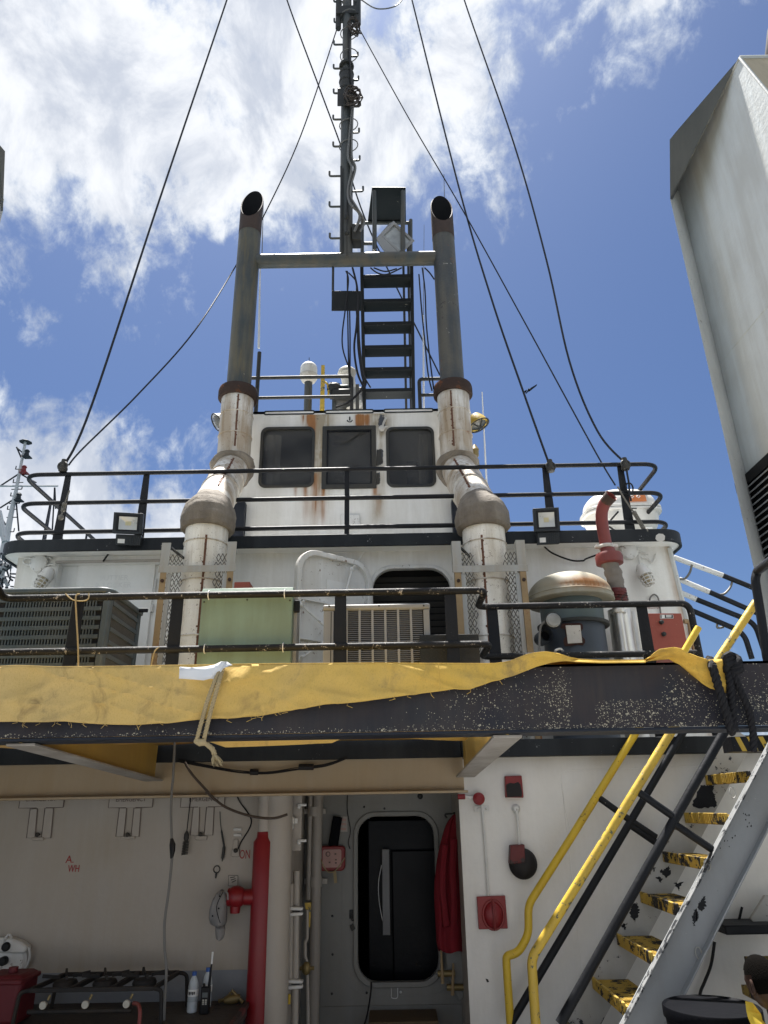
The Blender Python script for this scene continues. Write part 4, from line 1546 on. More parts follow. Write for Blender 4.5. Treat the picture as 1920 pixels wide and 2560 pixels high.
    # things half seen in the dark wheelhouse behind the glass reflect in it: curtain edge
mb = MB()
mb.box((wl0 + .05, 10.3, ZE1), (wr0 - .05, 10.34, ZWS - .09))
part(wh, 'inner_wall', mb, 'cabin_grey')
for cx, cz, hw, hh, r_ in wr:
    mb = MB()
    xx = cx - hw * .62 if r_ > .05 and cx < 0 and cx == wr[0][0] else cx + hw * .55
    pts_ = [(xx + .07 * (k - 3) / 3 * (1.5 if cx == wr[0][0] else 1), Y_WH + .22 + .02 * math.cos(k * 2.2)) for k in range(7)]
    for (xa_, ya_), (xb__, yb__) in zip(pts_, pts_[1:]):
        k_ = len(mb.v)
        mb.v += [V((xa_, ya_, cz - hh)), V((xb__, yb__, cz - hh)), V((xb__, yb__, cz + hh)), V((xa_, ya_, cz + hh))]
        mb.f.append((k_, k_ + 1, k_ + 2, k_ + 3))
        mb.sm.append(True)
    if cx != wr[1][0]:
        part(wh, 'curtain', mb, 'curtain')
mb = MB()
mb.box((wr[0][0] - .3, Y_WH + .5, wr[0][1] - wr[0][3] - .1), (wr[2][0] + .3, Y_WH + 1.0, wr[0][1] - wr[0][3] * .55))
part(wh, 'console', mb, 'plate_pale')
mb = MB()
mb.box((wr[2][0] - .02, Y_WH + .9, wr[2][1] + .1), (wr[2][0] + .3, Y_WH + 1.2, wr[2][1] + .38))
part(wh, 'cabin_box', mb, 'iron_dark')
# small fittings on the wall
mb = MB()
c_ = P(A6(1290, 955), Y=Y_WH - .03)
mb.box(c_ + V((-.13, -.02, -.09)), c_ + V((.13, .03, .09)))
part(wh, 'junction_box', mb, 'white_fitting', bev=.01)
mb = MB()
c_ = P(A6(1287, 205), Y=Y_WH - .03)
mb.tube([c_ + V((0, .03, .03)), c_ + V((0, -.02, .03)), c_ + V((0, -.02, -.02))], .010, 6)
mb.tube([c_ + V((.035 * math.cos(a), -.015, -.015 + .03 * math.sin(a))) for a in [R(180 + 18 * i) for i in range(11)]], .008, 6)
part(wh, 'hook', mb, 'iron_dark')
mb = MB()
c_ = P(A6(1525, 270), Y=Y_WH - .03)
mb.ball(c_, .05, 10, 6, (1, .6, 1))
mb.tube([c_, c_ + V((.03, -.02, .09)), c_ + V((.06, .0, .17))], .016, 6)
mb.tube([c_, c_ + V((.08, -.02, .02))], .014, 6)
part(wh, 'light_socket', mb, 'plate_pale')
mb = MB()
pts = [P(p, Y=Y_WH - .012) for p in (A7(65, 425), A7(85, 430), A7(100, 425), A7(98, 470), A7(110, 500), A7(112, 520), A7(85, 530), A7(78, 545), A7(62, 545))]
mb.prism(pts, (0, .010, 0))
part(wh, 'flaked_patch', mb, 'iron_dark')
mb = MB()
pts = [P(p, Y=Y_WH - .012) for p in (A7(64, 600), A7(78, 606), A7(90, 612), A7(82, 640), A7(90, 650), A7(84, 680), A7(64, 685))]
mb.prism(pts, (0, .010, 0))
part(wh, 'flaked_patch', mb, 'iron_dark')
# dark corner columns under the wheelhouse
for a, b_, c2 in ((A6(400, 820), A6(500, 1050), .5), (A7(618, 800), A7(690, 1045), -.5)):
    pa, pb = P(a, Y=Y_WH - .1), P(b_, Y=Y_WH - .1)
    mb = MB()
    mb.box((pa.x, Y_WH - .12, ZE1), (pb.x, Y_WH - .005, pa.z))
    part(wh, 'corner_column', mb, 'beam_black')

# roof railings
YRR = Y_WH + .12
zr1, zr0 = P(A4(600, 1228), Y=YRR).z, P(A4(600, 1350), Y=YRR).z
mb = MB()
x0_ = P(A4(345, 1228), Y=YRR).x
x1_ = P(A4(925, 1228), Y=YRR).x
rr1 = T('wheelhouse_roof_railing', 'short two-bar pipe railing on the port half of the wheelhouse roof', 'railing', ((x0_ + x1_) / 2, YRR, ZW1), 'railings on the wheelhouse roof')
mb.tube(bend([(x0_ - .1, YRR, zr1), (x1_, YRR, zr1), (x1_, YRR, ZWS - .03)], .06), .027, 10)
part(rr1, 'top_rail', mb, 'iron_dark')
mb = MB()
mb.tube([(x0_ - .1, YRR, zr0), (x1_, YRR, zr0)], .025, 10)
part(rr1, 'mid_rail', mb, 'iron_dark')
mb = MB()
mb.tube([(x0_ + .02, YRR, ZWS - .03), (x0_ + .02, YRR, zr1 + .45)], .03, 8)
part(rr1, 'post', mb, 'iron_dark')
x0_ = P(A4(1336, 1240), Y=YRR).x
x1_ = P(A4(1500, 1240), Y=YRR).x
rr2 = T('wheelhouse_roof_railing', 'short two-bar pipe railing on the starboard end of the wheelhouse roof beside the stair', 'railing', ((x0_ + x1_) / 2, YRR, ZW1), 'railings on the wheelhouse roof')
mb = MB()
zr1b = P(A4(1400, 1238), Y=YRR).z
mb.tube(bend([(x0_, YRR, ZWS - .03), (x0_, YRR, zr1b), (x1_, YRR, zr1b)], .06), .027, 10)
part(rr2, 'top_rail', mb, 'iron_dark')
mb = MB()
mb.tube([(x0_, YRR, zr0), (x1_, YRR, zr0)], .025, 10)
part(rr2, 'mid_rail', mb, 'iron_dark')

# ------------------------------------------------------------------ the two exhaust stacks
def exhaust(label, low_uv, low_y0, el_uv, e2_uv, up_uv, top_uv, Yl, Yu, stackmat, topmat, seam_side):
    lo = P(low_uv, Y=Yl)
    el = P(el_uv, Y=Yl)
    X0 = (lo.x + el.x) / 2
    e2 = P(e2_uv, Y=Yu)
    up = P(up_uv, Y=Yu)
    X1 = (e2.x + up.x) / 2
    t = T('exhaust_stack', label, 'exhaust', (X0, Yl, ZD1), 'tall exhaust stacks flanking the wheelhouse')
    r0, r1, r2 = .222, .215, .165
    a = V((X0, Yl, el.z))
    b_ = V((X1, Yu, e2.z))
    mb = MB()
    mb.tube([(X0, Yl, ZD1), (X0, Yl, a.z - .05)], r0, 32)
    part(t, 'lower_pipe', mb, 'galv')
    d = (b_ - a).normalized()
    mb = MB()
    mb.tube([a + d * .05, b_ - d * .05], r1, 32)
    part(t, 'sloping_pipe', mb, 'galv_upper')
    ztop_ = P(A4(0, 1285), Y=Yu - r1).z
    mb = MB()
    mb.tube([b_ + V((0, 0, .04)), (X1, Yu, ztop_)], r1, 32)
    part(t, 'upper_pipe', mb, 'galv_upper')
    # elbows lagged in grey cloth, bulging
    for c_, d0, d1, ra, ext, nm in ((a, V((0, 0, -1)), d, .285, .201, 'lagged_elbow'), (b_, -d, V((0, 0, 1)), .275, .13, 'lagged_elbow')):
        p0, p1 = c_ + d0 * ext, c_ + d1 * ext
        pts, rs = [], []
        for k in range(17):
            s_ = k / 16
            p = p0 * (1 - s_) ** 2 + c_ * 2 * s_ * (1 - s_) + p1 * s_ * s_
            pts.append(p)
            if ext > .2:
                rr_ = r1 + .012 + .052 * (1 - sm(s_, .45, 1.0)) + .010 * math.sin(math.pi * min(1, s_ * 1.6)) - .02 * (1 - sm(s_, 0, .08))
            else:
                rr_ = r1 + .014 + .052 * math.sin(math.pi * min(max(s_, .08), .92)) ** .5
            rs.append(rr_ + .004 * math.sin(k * 2.3))
        mb = MB()
        mb.tube(pts, rs, 28)
        for i, vv in enumerate(mb.v):
            nn = mnoise.noise(vv * 9) * .018 + mnoise.noise(vv * 22) * .009
            mb.v[i] = vv + (vv - c_).normalized() * nn
        part(t, nm, mb, 'lagging')
    mb = MB()
    mb.lathe([(r1 + .035, 0), (r1 + .05, .02), (r1 + .05, .12), (r1 + .04, .16)], (X1, Yu, ztop_ - .10), n=28)
    part(t, 'rusty_collar', mb, 'rust_dark')
    # dark upper stack with its mitred mouth
    zt_ = P(top_uv, Y=Yu + r2).z
    zf_ = P((top_uv[0], top_uv[1] + 52 * 1.157), Y=Yu - r2).z
    zm_ = P((top_uv[0], top_uv[1] + 75 * 1.157), Y=Yu - r2).z
    mb = MB()
    mb.tube([(X1, Yu, ztop_ - .05), (X1, Yu, zm_)], r2, 28, cap=False)
    part(t, 'stack_pipe', mb, stackmat)
    n = 28
    mb, mi = MB(), MB()
    vi = []
    vs, fs = [], []
    for k in range(n):
        ang = 2 * math.pi * k / n
        cx, cy = math.cos(ang), math.sin(ang)
        zc = zt_ - (zt_ - zf_) * (1 - cy) / 2
        vs += [(X1 + cx * r2 * 1.02, Yu + cy * r2 * 1.02, zm_ - .01), (X1 + cx * r2 * 1.02, Yu + cy * r2 * 1.02, zc), (X1 + cx * r2 * .93, Yu + cy * r2 * .93, zc)]
        vi += [vs[-1], (X1 + cx * r2 * .93, Yu + cy * r2 * .93, zm_ - .9)]
    for k in range(n):
        for j in range(2):
            p, p2 = k * 3 + j, ((k + 1) % n) * 3 + j
            fs.append((p, p2, p2 + 1, p + 1))
    mb.add(vs, fs, True)
    part(t, 'mouth', mb, topmat)
    mi.add(vi, [(2 * k, 2 * ((k + 1) % n), 2 * ((k + 1) % n) + 1, 2 * k + 1) for k in range(n)], True)
    part(t, 'mouth_lining', mi, 'deep_black')  # blackened lining: the darkness inside the mouth is put into its colour
    mb = MB()
    mb.lathe([(r2 * .93, 0), (0, .02)], (X1, Yu, zm_ - .25), n=20, cap=False)
    part(t, 'dark_lining', mb, 'deep_black')  # black disc standing in for the dark depth of the pipe
    # band rings
    def ring(c_, ax, r_):
        u = V(ax).orthogonal().normalized()
        w_ = V(ax).normalized().cross(u)
        m_ = MB()
        m_.tube([V(c_) + (u * math.cos(2 * math.pi * k / 28) + w_ * math.sin(2 * math.pi * k / 28)) * r_ for k in range(28)], .0085, 5, closed=True)
        part(t, 'band', m_, 'galv_upper')
    for f in (.28, .62):
        ring((X1, Yu, b_.z + .18 + (ztop_ - b_.z - .18) * f), (0, 0, 1), r1 + .003)
    for f in (.42, .66):
        ring(a.lerp(b_, f), d, r1 + .003)
    ring((X0, Yl, a.z - .36), (0, 0, 1), r0 + .003)
    ring((X0, Yl, P((low_uv[0], q(0, 1248)[1]), Y=Yl - r0).z), (0, 0, 1), r0 + .004)
    ring((X0, Yl, P((low_uv[0], q(0, 1370)[1]), Y=Yl - r0).z), (0, 0, 1), r0 + .004)
    # riveted seams facing aft
    sd_ = V((seam_side * .25, -1, 0)).normalized()
    def seam(p0, p1, rr, hang=None):
        hv = sd_ if hang is None else hang
        L_ = (p1 - p0).length
        m_ = MB()
        m_.bar(p0 + hv * (rr + .0005), p1 + hv * (rr + .0005), .022, .004, side=hv.cross(p1 - p0))
        part(t, 'seam', m_, 'seam_rust')
        m_ = MB()
        k = 0.03
        while k < L_ - .03:
            m_.ball((p0.lerp(p1, k / L_)) + hv * (rr + .002) + V((random.uniform(-.018, .018), 0, 0)), random.uniform(.007, .012), 6, 4)
            k += random.uniform(.03, .06)
        o__ = part(t, 'rivets', m_, 'seam_rust', kind='stuff')
    seam(V((X0, Yl, ZD1 + .05)), V((X0, Yl, a.z - .32)), r0)
    hv = (sd_ - d * sd_.dot(d)).normalized()
    seam(a + d * .32, b_ - d * .24, r1, hv)
    seam(b_ + V((0, 0, .22)), V((X1, Yu, ztop_ - .12)), r1)
    return t, X1, r2


Yl, Yu = 7.0, 8.3
ex_l, XL1, rs_ = exhaust('port exhaust stack, foil clad below with dark bare pipe above, smoother than its twin', q(436, 1300), 0, q(449, 1110), q(500, 1012), q(514, 900), q(543, 414), Yl, Yu, 'stack_teal', 'stack_mouth', 1)
ex_r, XR1, rs_ = exhaust('starboard exhaust stack with badly flaking dark upper pipe and rusty mouth', q(1055, 1300), 0, q(1042, 1110), q(990, 1012), q(980, 900), q(956, 424), Yl, Yu, 'stack_flaky', 'stack_mouth', -1)
# cross pipe between the stacks
zc = P(A4(700, 515), Y=Yu).z
mb = MB()
mb.tube([(XL1 + .1, Yu, zc), (XR1 - .1, Yu, zc)], .105, 18)
solo('cross_pipe', 'grey horizontal pipe joining the two exhaust stacks under the mast', 'pipe', mb, 'mast_grey')

# expanded-metal guards round the lower exhausts
def guard(label, lp, rp_, Yg):
    ztop_ = P(lp[0], Y=Yg).z
    xa = (P(lp[0], Y=Yg).x + P(lp[1], Y=Yg).x) / 2
    xb = (P(rp_[0], Y=Yg).x + P(rp_[1], Y=Yg).x) / 2
    t = T('exhaust_guard', label, 'guard', ((xa + xb) / 2, Yg, ZD1), 'mesh guards round the exhausts')
    zc_ = P((lp[0][0], q(0, 1228)[1]), Y=Yg - .03).z
    for x in (xa, xb):
        mb = MB()
        mb.box((x - .045, Yg - .004, zc_ - .0), (x + .045, Yg + .006, ztop_))
        mb.box((x - .045, Yg + .006, zc_), (x - .035, Yg + .09, ztop_))
        part(t, 'post_top', mb, 'guard_grey')
        mb = MB()
        mb.box((x - .03, Yg - .006, ZD1), (x + .03, Yg + .004, zc_ - .001))
        mb.box((x - .03, Yg + .004, ZD1), (x - .022, Yg + .08, zc_ - .001))
        part(t, 'post', mb, 'guard_rust')
        mb = MB()
        mb.box((x + .032 if x == xa else x - .075, Yg + .01, ZD1), (x + .075 if x == xa else x - .032, Yg + .03, zc_ - .04))
        part(t, 'side_strip', mb, 'guard_grey')
    mb = MB()
    mb.box((xa - .05, Yg - .012, zc_ - .035), (xb + .05, Yg - .006, zc_ + .035))
    part(t, 'crossbar', mb, 'guard_grey', bev=.002)
    mb = MB()
    for x in (xa, xb):
        mb.tube([V((x, Yg - .02, zc_ - .12)), V((x, Yg + .0, zc_ - .12))], .018, 8)
    part(t, 'bolts', mb, 'rust_dark', kind='stuff')
    for sx, x_ in ((1, xa), (-1, xb)):
        mb = MB()
        pw, ph, wdt = .040, .085, .17
        nrow = int((ztop_ - ZD1 - .15) / ph)
        xs0 = x_ + sx * .02
        for j in range(nrow):
            for i in range(int(wdt / pw)):
                cx_ = xs0 + sx * (i * pw + (pw / 2 if j % 2 else 0))
                cz_ = ztop_ - .15 - j * ph * .5 * 2
                for dx_, dz_ in ((pw / 2, ph / 2), (pw / 2, -ph / 2), (-pw / 2, ph / 2), (-pw / 2, -ph / 2)):
                    mb.tube([(cx_ + dx_, Yg + .05, cz_), (cx_, Yg + .05, cz_ + dz_)], .0042, 4, cap=False, flat=True)
        part(t, 'wire_mesh', mb, 'mesh_wire', kind='stuff')
    mb = MB()
    xx = [x for x in (xa, xb)]
    mb.tube(spline([(xa + .03, Yg + .06, ztop_ - .03), (xa + .12, Yg + .12, ztop_ - .10), (xa + .2, Yg + .25, ztop_ - .14)], 5), .014, 6)
    part(t, 'bent_edge', mb, 'iron_dark')
    return t


guard('mesh guard frame around the port exhaust behind the green cabinet', (A5(1090, 1185), A5(1025, 1600)), (A5(1502, 1190), A5(1490, 1460)), 6.72)
guard('mesh guard frame around the starboard exhaust beside the mushroom ventilator', (A7(655, 1105), A7(672, 1500)), (A7(1118, 1080), A7(1170, 1500)), 6.72)

# ------------------------------------------------------------------ equipment on the boat deck
# grey condensing unit, port side
YA = 5.98
ac = T('condensing_unit', 'large dark grey condensing unit with rows of vertical slots, at the port end', 'air conditioner', (P(q(60, 1400), Y=YA).x, YA + .4, ZD1))
x1 = P(B1(700, 420), Y=YA).x
x1b = P(B1(745, 420), Y=YA).x
xs1 = P(B1(815, 420), Y=YA + .06).x
z1 = P(q(100, 1270), Y=YA).z
yb = 6.82
mb = MB()
mb.box((-4.4, YA + .035, ZD1), (xs1 - .05, yb, z1 - .05))
part(ac, 'coil', mb, 'fin_dark')
mb = MB()
mb.box((x1b, YA, ZD1), (xs1, YA + .10, z1 - .045))
part(ac, 'corner_panel', mb, 'unit_grey', bev=.012)
mb = MB()
mb.box((xs1 - .06, yb - .08, ZD1), (xs1, yb, z1 - .045))
part(ac, 'corner_panel', mb, 'unit_grey', bev=.012)
mb = MB()
o = [(x, y, z1 - .05) for x, y in slab_outline(YA - .015, .12, -4.5, xs1 + .015, yb + .01)]
mb.prism(o, (0, 0, .05))
part(ac, 'top_cover', mb, 'unit_grey', bev=.014)
rows = [(B1(0, 229)[1], B1(0, 258)[1])] + [(B1(0, 305 + 69 * k)[1], B1(0, 345 + 69 * k)[1]) for k in range(8)]
zrows = [(P((200, a), Y=YA).z, P((200, b_), Y=YA).z) for a, b_ in rows]
mb = MB()
prev = z1 - .05
for a, b_ in zrows:
    mb.box((-4.4, YA, a), (x1b - .004, YA + .012, prev))
    prev = b_
mb.box((-4.4, YA, ZD1), (x1b - .004, YA + .012, prev))
part(ac, 'slotted_panel', mb, 'unit_grey', kind='stuff')
mb = MB()
px_ = P(B1(13, 0), Y=YA).x - P(B1(0, 0), Y=YA).x
x = x1 - .01
pitch = .026
while x > -3.3:
    mb.box((x, YA + .002, zrows[-1][1] - .01), (x + .011, YA + .020, zrows[0][0] + .01))
    x -= pitch
part(ac, 'slot_bars', mb, 'unit_grey', kind='stuff')
mb = MB()
for k in range(10):
    z = z1 - .10 - k * .115
    mb.box((xs1 - .055, YA + .10, z - .035), (xs1 + .0, yb - .08, z + .0))
part(ac, 'side_bands', mb, 'unit_grey', kind='stuff')
mb = MB()
y = YA + .11
while y < yb - .09:
    mb.box((xs1 - .05, y, ZD1), (xs1 - .012, y + .007, z1 - .05))
    y += .017
part(ac, 'side_fins', mb, 'fin_brown', kind='stuff')
mb = MB()
a = P(D1(1060, 875), Y=6.7)
mb.bar(a, a + V((.14, 0, 0)), .035, .03, side=(0, 0, 1))
part(ac, 'handle', mb, 'black_paint', bev=.006)

# green cabinet tied to the rail
gx0, gx1 = P(B2(112, 370), Y=5.83).x, P(B2(797, 370), Y=5.83).x
gz1 = P(B2(460, 76), Y=5.80).z
gz1b = P(B2(460, 115), Y=5.80).z
gc = T('green_cabinet', 'pale green steel cabinet tied behind the worn black railing with cable ties', 'cabinet', ((gx0 + gx1) / 2, 6.0, ZD1))
mb = MB()
mb.box((gx0, 5.84, ZD1), (gx1, 6.16, gz1b))
part(gc, 'body', mb, 'green_paint', bev=.006)
mb = MB()
mb.hexa([(gx0 - .005, 5.825, gz1b), (gx1 + .005, 5.825, gz1b), (gx1 + .005, 6.17, gz1b), (gx0 - .005, 6.17, gz1b)], [(gx0 + .0, 5.85, gz1), (gx1 - .0, 5.85, gz1), (gx1, 6.17, gz1 + .02), (gx0, 6.17, gz1 + .02)])
part(gc, 'hood', mb, 'green_paint', bev=.004)
for fx_, fz_ in ((.03, .06), (.5, .05), (.97, .06), (.03, .5), (.97, .5), (.03, .9), (.97, .9)):
    mb = MB()
    mb.ball((gx0 + (gx1 - gx0) * fx_, 5.838, ZD1 + (gz1b - ZD1) * (1 - fz_)), .008, 7, 4, (1, .6, 1))
    part(gc, 'screw', mb, 'iron_dark')
mb = MB()
mb.box((gx1 + .002, 5.93, ZD1), (gx1 + .03, 6.12, gz1b - .02))
part(gc, 'side_flange', mb, 'unit_beige')
mb = MB()
c_ = P(B2(838, 222), Y=5.9)
mb.box(c_ + V((-.025, 0, -.05)), c_ + V((.02, .04, .05)))
part(gc, 'latch', mb, 'black_paint', bev=.004)
mb = MB()
a, b_ = P(B2(375, 48), Y=6.4), P(B2(490, 72), Y=6.4)
mb.box((a.x, 6.38, ZD1), (b_.x, 6.6, a.z))
solo('red_crate', 'top of a dull red box just showing above the green cabinet', 'box', mb, 'red_oxide', bev=.008)

# beige condensing unit in the middle
YC = 5.95
bx0, bx1 = P(B2(1032, 420), Y=YC).x, P(B3(515, 300), Y=YC).x
bz1 = P(B3(100, 208), Y=YC).z
bu = T('condensing_unit', 'pale beige condensing unit with columns of horizontal louvres, in front of the upper doorway', 'air conditioner', ((bx0 + bx1) / 2, YC + .35, ZD1))
mb = MB()
mb.box((bx0 + .04, YC + .03, ZD1), (bx1 - .02, YC + .7, bz1 - .04))
part(bu, 'coil', mb, 'fin_dark')
mb = MB()
mb.box((bx0 - .008, YC - .01, bz1 - .05), (bx1 + .008, YC + .72, bz1))
part(bu, 'top_cover', mb, 'unit_beige', bev=.016)
xl0, xl1 = P(B2(1108, 420), Y=YC).x, P(B3(470, 300), Y=YC).x
lz1 = P(B3(100, 243), Y=YC).z
mb = MB()
mb.box((bx0, YC, ZD1), (xl0, YC + .05, bz1 - .052)).box((xl1, YC, ZD1), (bx1, YC + .7, bz1 - .052)).box((xl0, YC, lz1), (xl1, YC + .02, bz1 - .052))
part(bu, 'corner_panel', mb, 'unit_beige', bev=.006)
mb = MB()
mb.box((P(B2(1090, 300), Y=YC).x - .003, YC - .002, ZD1), (P(B2(1090, 300), Y=YC).x + .003, YC + .002, bz1 - .06))
part(bu, 'panel_gap', mb, 'fin_dark')
cpx = P(B3(95, 300), Y=YC).x - P(B3(0, 300), Y=YC).x
colx = P(B3(92, 300), Y=YC).x
edges_ = [colx + k * cpx for k in range(-7, 6)]
edges_ = [e for e in edges_ if xl0 + .01 < e < xl1 + .001]
mb = MB()
for e in edges_:
    mb.box((e - .010, YC, ZD1), (e + .010, YC + .016, lz1))
part(bu, 'mullions', mb, 'unit_beige', kind='stuff')
lp = P(B3(100, 243), Y=YC).z - P(B3(100, 257.3), Y=YC).z
first = None
bounds = [xl0] + edges_ + [xl1]
n_ = 0
for a, b_ in zip(bounds, bounds[1:]):
    if b_ - a < .03:
        continue
    first = None
    for k in range(27):
        if first is None:
            mb = MB()
            mb.hexa([(a + .009, YC + .002, lz1 - lp * .62), (b_ - .009, YC + .002, lz1 - lp * .62), (b_ - .009, YC + .006, lz1 - lp * .68), (a + .009, YC + .006, lz1 - lp * .68)],
                    [(a + .009, YC + .016, lz1 - lp * .02), (b_ - .009, YC + .016, lz1 - lp * .02), (b_ - .009, YC + .020, lz1 - lp * .06), (a + .009, YC + .020, lz1 - lp * .06)])
            first = part(bu, 'slat', mb, 'unit_beige')
        else:
            share(first, bu, (0, 0, -k * lp))
        n_ += 1
mb = MB()
for p in (B3(140, 220), B3(472, 219), B2(1075, 222), B2(1444, 220)):
    mb.ball(P(p, Y=YC - .012), .008, 6, 4)
part(bu, 'screws', mb, 'iron_dark', kind='stuff')
# chequer plate step by the unit
mb = MB()
a, b_ = P(B3(440, 440), Y=6.02), P(B3(888, 612), Y=6.02)
a = P(B3(440, 440), Y=5.90)
b_ = P(B3(888, 612), Y=5.90)
ck = T('chequer_plate_box', 'low dark chequer plate box beside the beige condensing unit', 'box', ((a.x + b_.x) / 2, 5.95, ZD1))
mb.box((a.x, 5.88, ZD1), (b_.x, 5.93, a.z))
part(ck, 'plate', mb, 'iron_dark', bev=.004)
mb = MB()
zz = ZD1 + .02
r_ = 0
while zz < a.z - .02:
    xx = a.x + .02 + (.02 if r_ % 2 else 0)
    while xx < b_.x - .02:
        s_ = 1 if r_ % 2 else -1
        mb.bar((xx - .012, 5.8785, zz - .012 * s_), (xx + .012, 5.8785, zz + .012 * s_), .007, .004, side=(0, 0, 1))
        xx += .042
    zz += .026
    r_ += 1
part(ck, 'tread_lugs', mb, 'iron_dark', kind='stuff')

# mushroom ventilator
YV = 6.95
vx = (P(D4(735, 200), Y=YV).x + P(D4(765, 1300), Y=YV).x) / 2
rc = .42
zd_ = P(D4(735, 75), Y=YV).z - .03
zr1 = P(D4(735, 312), Y=YV - rc).z
zr0 = P(D4(735, 418), Y=YV - rc).z
zfl = P(D4(735, 845), Y=YV - .34).z
mv = T('mushroom_ventilator', 'large mushroom ventilator with rust stained pale cap and dark blue-grey trunk', 'ventilator', (vx, YV, ZD1))
mb = MB()
prof = [(rc - .02, zr0 + .0), (rc, zr0), (rc + .012, zr0 + .01), (rc + .002, zr1 - .01), (rc + .008, zr1), (rc - .005, zr1 + .012)]
hd = zd_ - zr1
for k in range(1, 13):
    a = R(90 * k / 12)
    prof.append(((rc - .005) * math.cos(a), zr1 + .012 + hd * math.sin(a)))
mb.lathe(prof, (vx, YV, 0), n=48)
mb.at = []
for p in mb.v:
    u, v = pr(*p)
    w1 = gz(u, D4(960, 0)[0], 34) * gz(v, D4(0, 225)[1], 11) + .6 * gz(u, D4(1250, 0)[0], 26) * gz(v, D4(0, 290)[1], 8) + .35 * gz(u, D4(640, 0)[0], 22) * gz(v, D4(0, 255)[1], 6)
    mb.at.append((min(1.3, w1 * 1.5) if p.y < YV else .1, .25 + .2 * gz(v, D4(0, 300)[1], 10), .1))
part(mv, 'cap', mb, 'vent_cap')
mb = MB()
mb.lathe([(rc - .021, zr0 + .0), (rc - .03, zr1), (.1, zd_ - .05)], (vx, YV, 0), n=40, cap=False)
part(mv, 'cap_lining', mb, 'iron_dark')
mb = MB()
mb.lathe([(.305, zfl), (.31, zr1 + .05)], (vx, YV, 0), n=36)
part(mv, 'neck', mb, 'vent_teal')
mb = MB()
mb.lathe([(.345, zfl - .03), (.35, zfl - .02), (.35, zfl), (.32, zfl + .004)], (vx, YV, 0), n=36)
part(mv, 'flange', mb, 'iron_dark')
mb = MB()
mb.lathe([(.305, ZD1), (.298, zfl - .03)], (vx, YV, 0), n=36)
part(mv, 'trunk', mb, 'vent_body')
mb = MB()
c_ = P(D4(790, 1140), Y=YV - .315)
pts = [P(p, Y=YV - .318) for p in (D4(650, 990), D4(905, 985), D4(940, 1290), D4(690, 1305))]
mb.prism(pts, (0, .02, 0))
part(mv, 'cover_plate', mb, 'plate_pale', bev=.003)
mb = MB()
pts = [P(p, Y=YV - .312) for p in (D4(640, 960), D4(900, 950), D4(945, 980), D4(950, 1050), D4(915, 1100), D4(940, 1190), D4(985, 1230), D4(990, 1290), D4(950, 1335), D4(860, 1320), D4(740, 1345), D4(640, 1350), D4(615, 1290), D4(620, 1220), D4(660, 1180), D4(645, 1060), D4(560, 1030), D4(590, 960))]
mb.prism(pts, (0, .012, 0))
part(mv, 'scorched_paint', mb, 'burnt')
mb = MB()
c_ = P(D4(440, 900), Y=YV - .40)
mb.lathe([(.075, -.0), (.08, .02), (.075, .05), (.05, .10)], c_, (0.1, 1, .1), 18)
part(mv, 'work_lamp', mb, 'iron_dark')
mb = MB()
mb.lathe([(.068, 0), (.055, -.025), (0, -.035)], c_, (0.1, 1, .1), 18)
part(mv, 'lamp_lens', mb, 'lens_glass')
mb = MB()
c_ = P(D4(290, 1180), Y=YV - .26)
mb.lathe([(.062, -.06), (.066, 0), (.066, .14)], c_, (-.35, 3.5, 0), 18, cap=False)
mb.lathe([(.05, -.058), (.05, .1)], c_, (-.35, 3.5, 0), 18, cap=False)
part(mv, 'side_spout', mb, 'vent_body')
mb = MB()
mb.lathe([(.05, .02), (.001, .021)], c_, (-.35, 3.5, 0), 14, cap=False)
part(mv, 'spout_hole', mb, 'deep_black')
mb = MB()
mb.tube(spline([P(D4(330, 905), Y=YV - .36), P(D4(235, 980), Y=YV - .34), P(D4(205, 1100), Y=YV - .33), P(D4(195, 1440), Y=YV - .33)], 6), .011, 6)
part(mv, 'lamp_cable', mb, 'cable_grey')
mb = MB()
mb.tube(spline([P(D4(470, 1470), Y=YV - .33), P(D4(480, 1420), Y=YV - .36), P(D4(560, 1400), Y=YV - .36), P(D4(600, 1430), Y=YV - .32)], 5), .012, 7)
part(mv, 'lifting_lug', mb, 'steel_bright')

# red goose-neck exhaust with its wrapped sleeve
YG = 6.92
gs = T('gooseneck_exhaust', 'red goose-neck exhaust pipe with grey wrapped sleeve, beside the mushroom ventilator', 'exhaust', tuple(P(A8(560, 1330), Y=YG)))
mb = MB()
pts = spline([P(A8(470, 905), Y=YG), P(A8(452, 800), Y=YG), P(A8(432, 690), Y=YG), P(A8(428, 600), Y=YG - .03), P(A8(450, 530), Y=YG - .08), P(A8(500, 470), Y=YG - .16)], 6)
mb.tube(pts, [.062] * (len(pts) - 1) + [.068], 20, cap=False)
inn_ = [p + (CAM - p).normalized() * 0 for p in pts[-8:]]
mb.tube(inn_, .054, 16, cap=False)
part(gs, 'pipe', mb, 'red_goose')
mb = MB()
mb.tube([pts[-6], pts[-6] + (pts[-5] - pts[-6]) * .3], .052, 16)
part(gs, 'dark_lining', mb, 'deep_black')  # black plug inside the pipe mouth
mb = MB()
t_ = (pts[-1] - pts[-2]).normalized()
mb.tube([pts[-1] - t_ * .10, pts[-1] + t_ * .002], [.0635, .069], 20, cap=False)
part(gs, 'scorched_mouth', mb, 'stack_mouth')
mb = MB()
c_ = P(A8(460, 850), Y=YG)
mb.lathe([(.075, -.018), (.082, 0), (.075, .018)], c_, n=20)
mb.box(c_ + V((-.115, -.03, -.012)), c_ + V((.115, .03, .012)))
part(gs, 'clamp', mb, 'plate_pale', bev=.003)
mb = MB()
c_ = P(A8(480, 925), Y=YG)
mb.lathe([(.10, -.085), (.135, -.075), (.138, 0), (.125, .03), (.08, .045), (.07, .09)], c_, n=28)
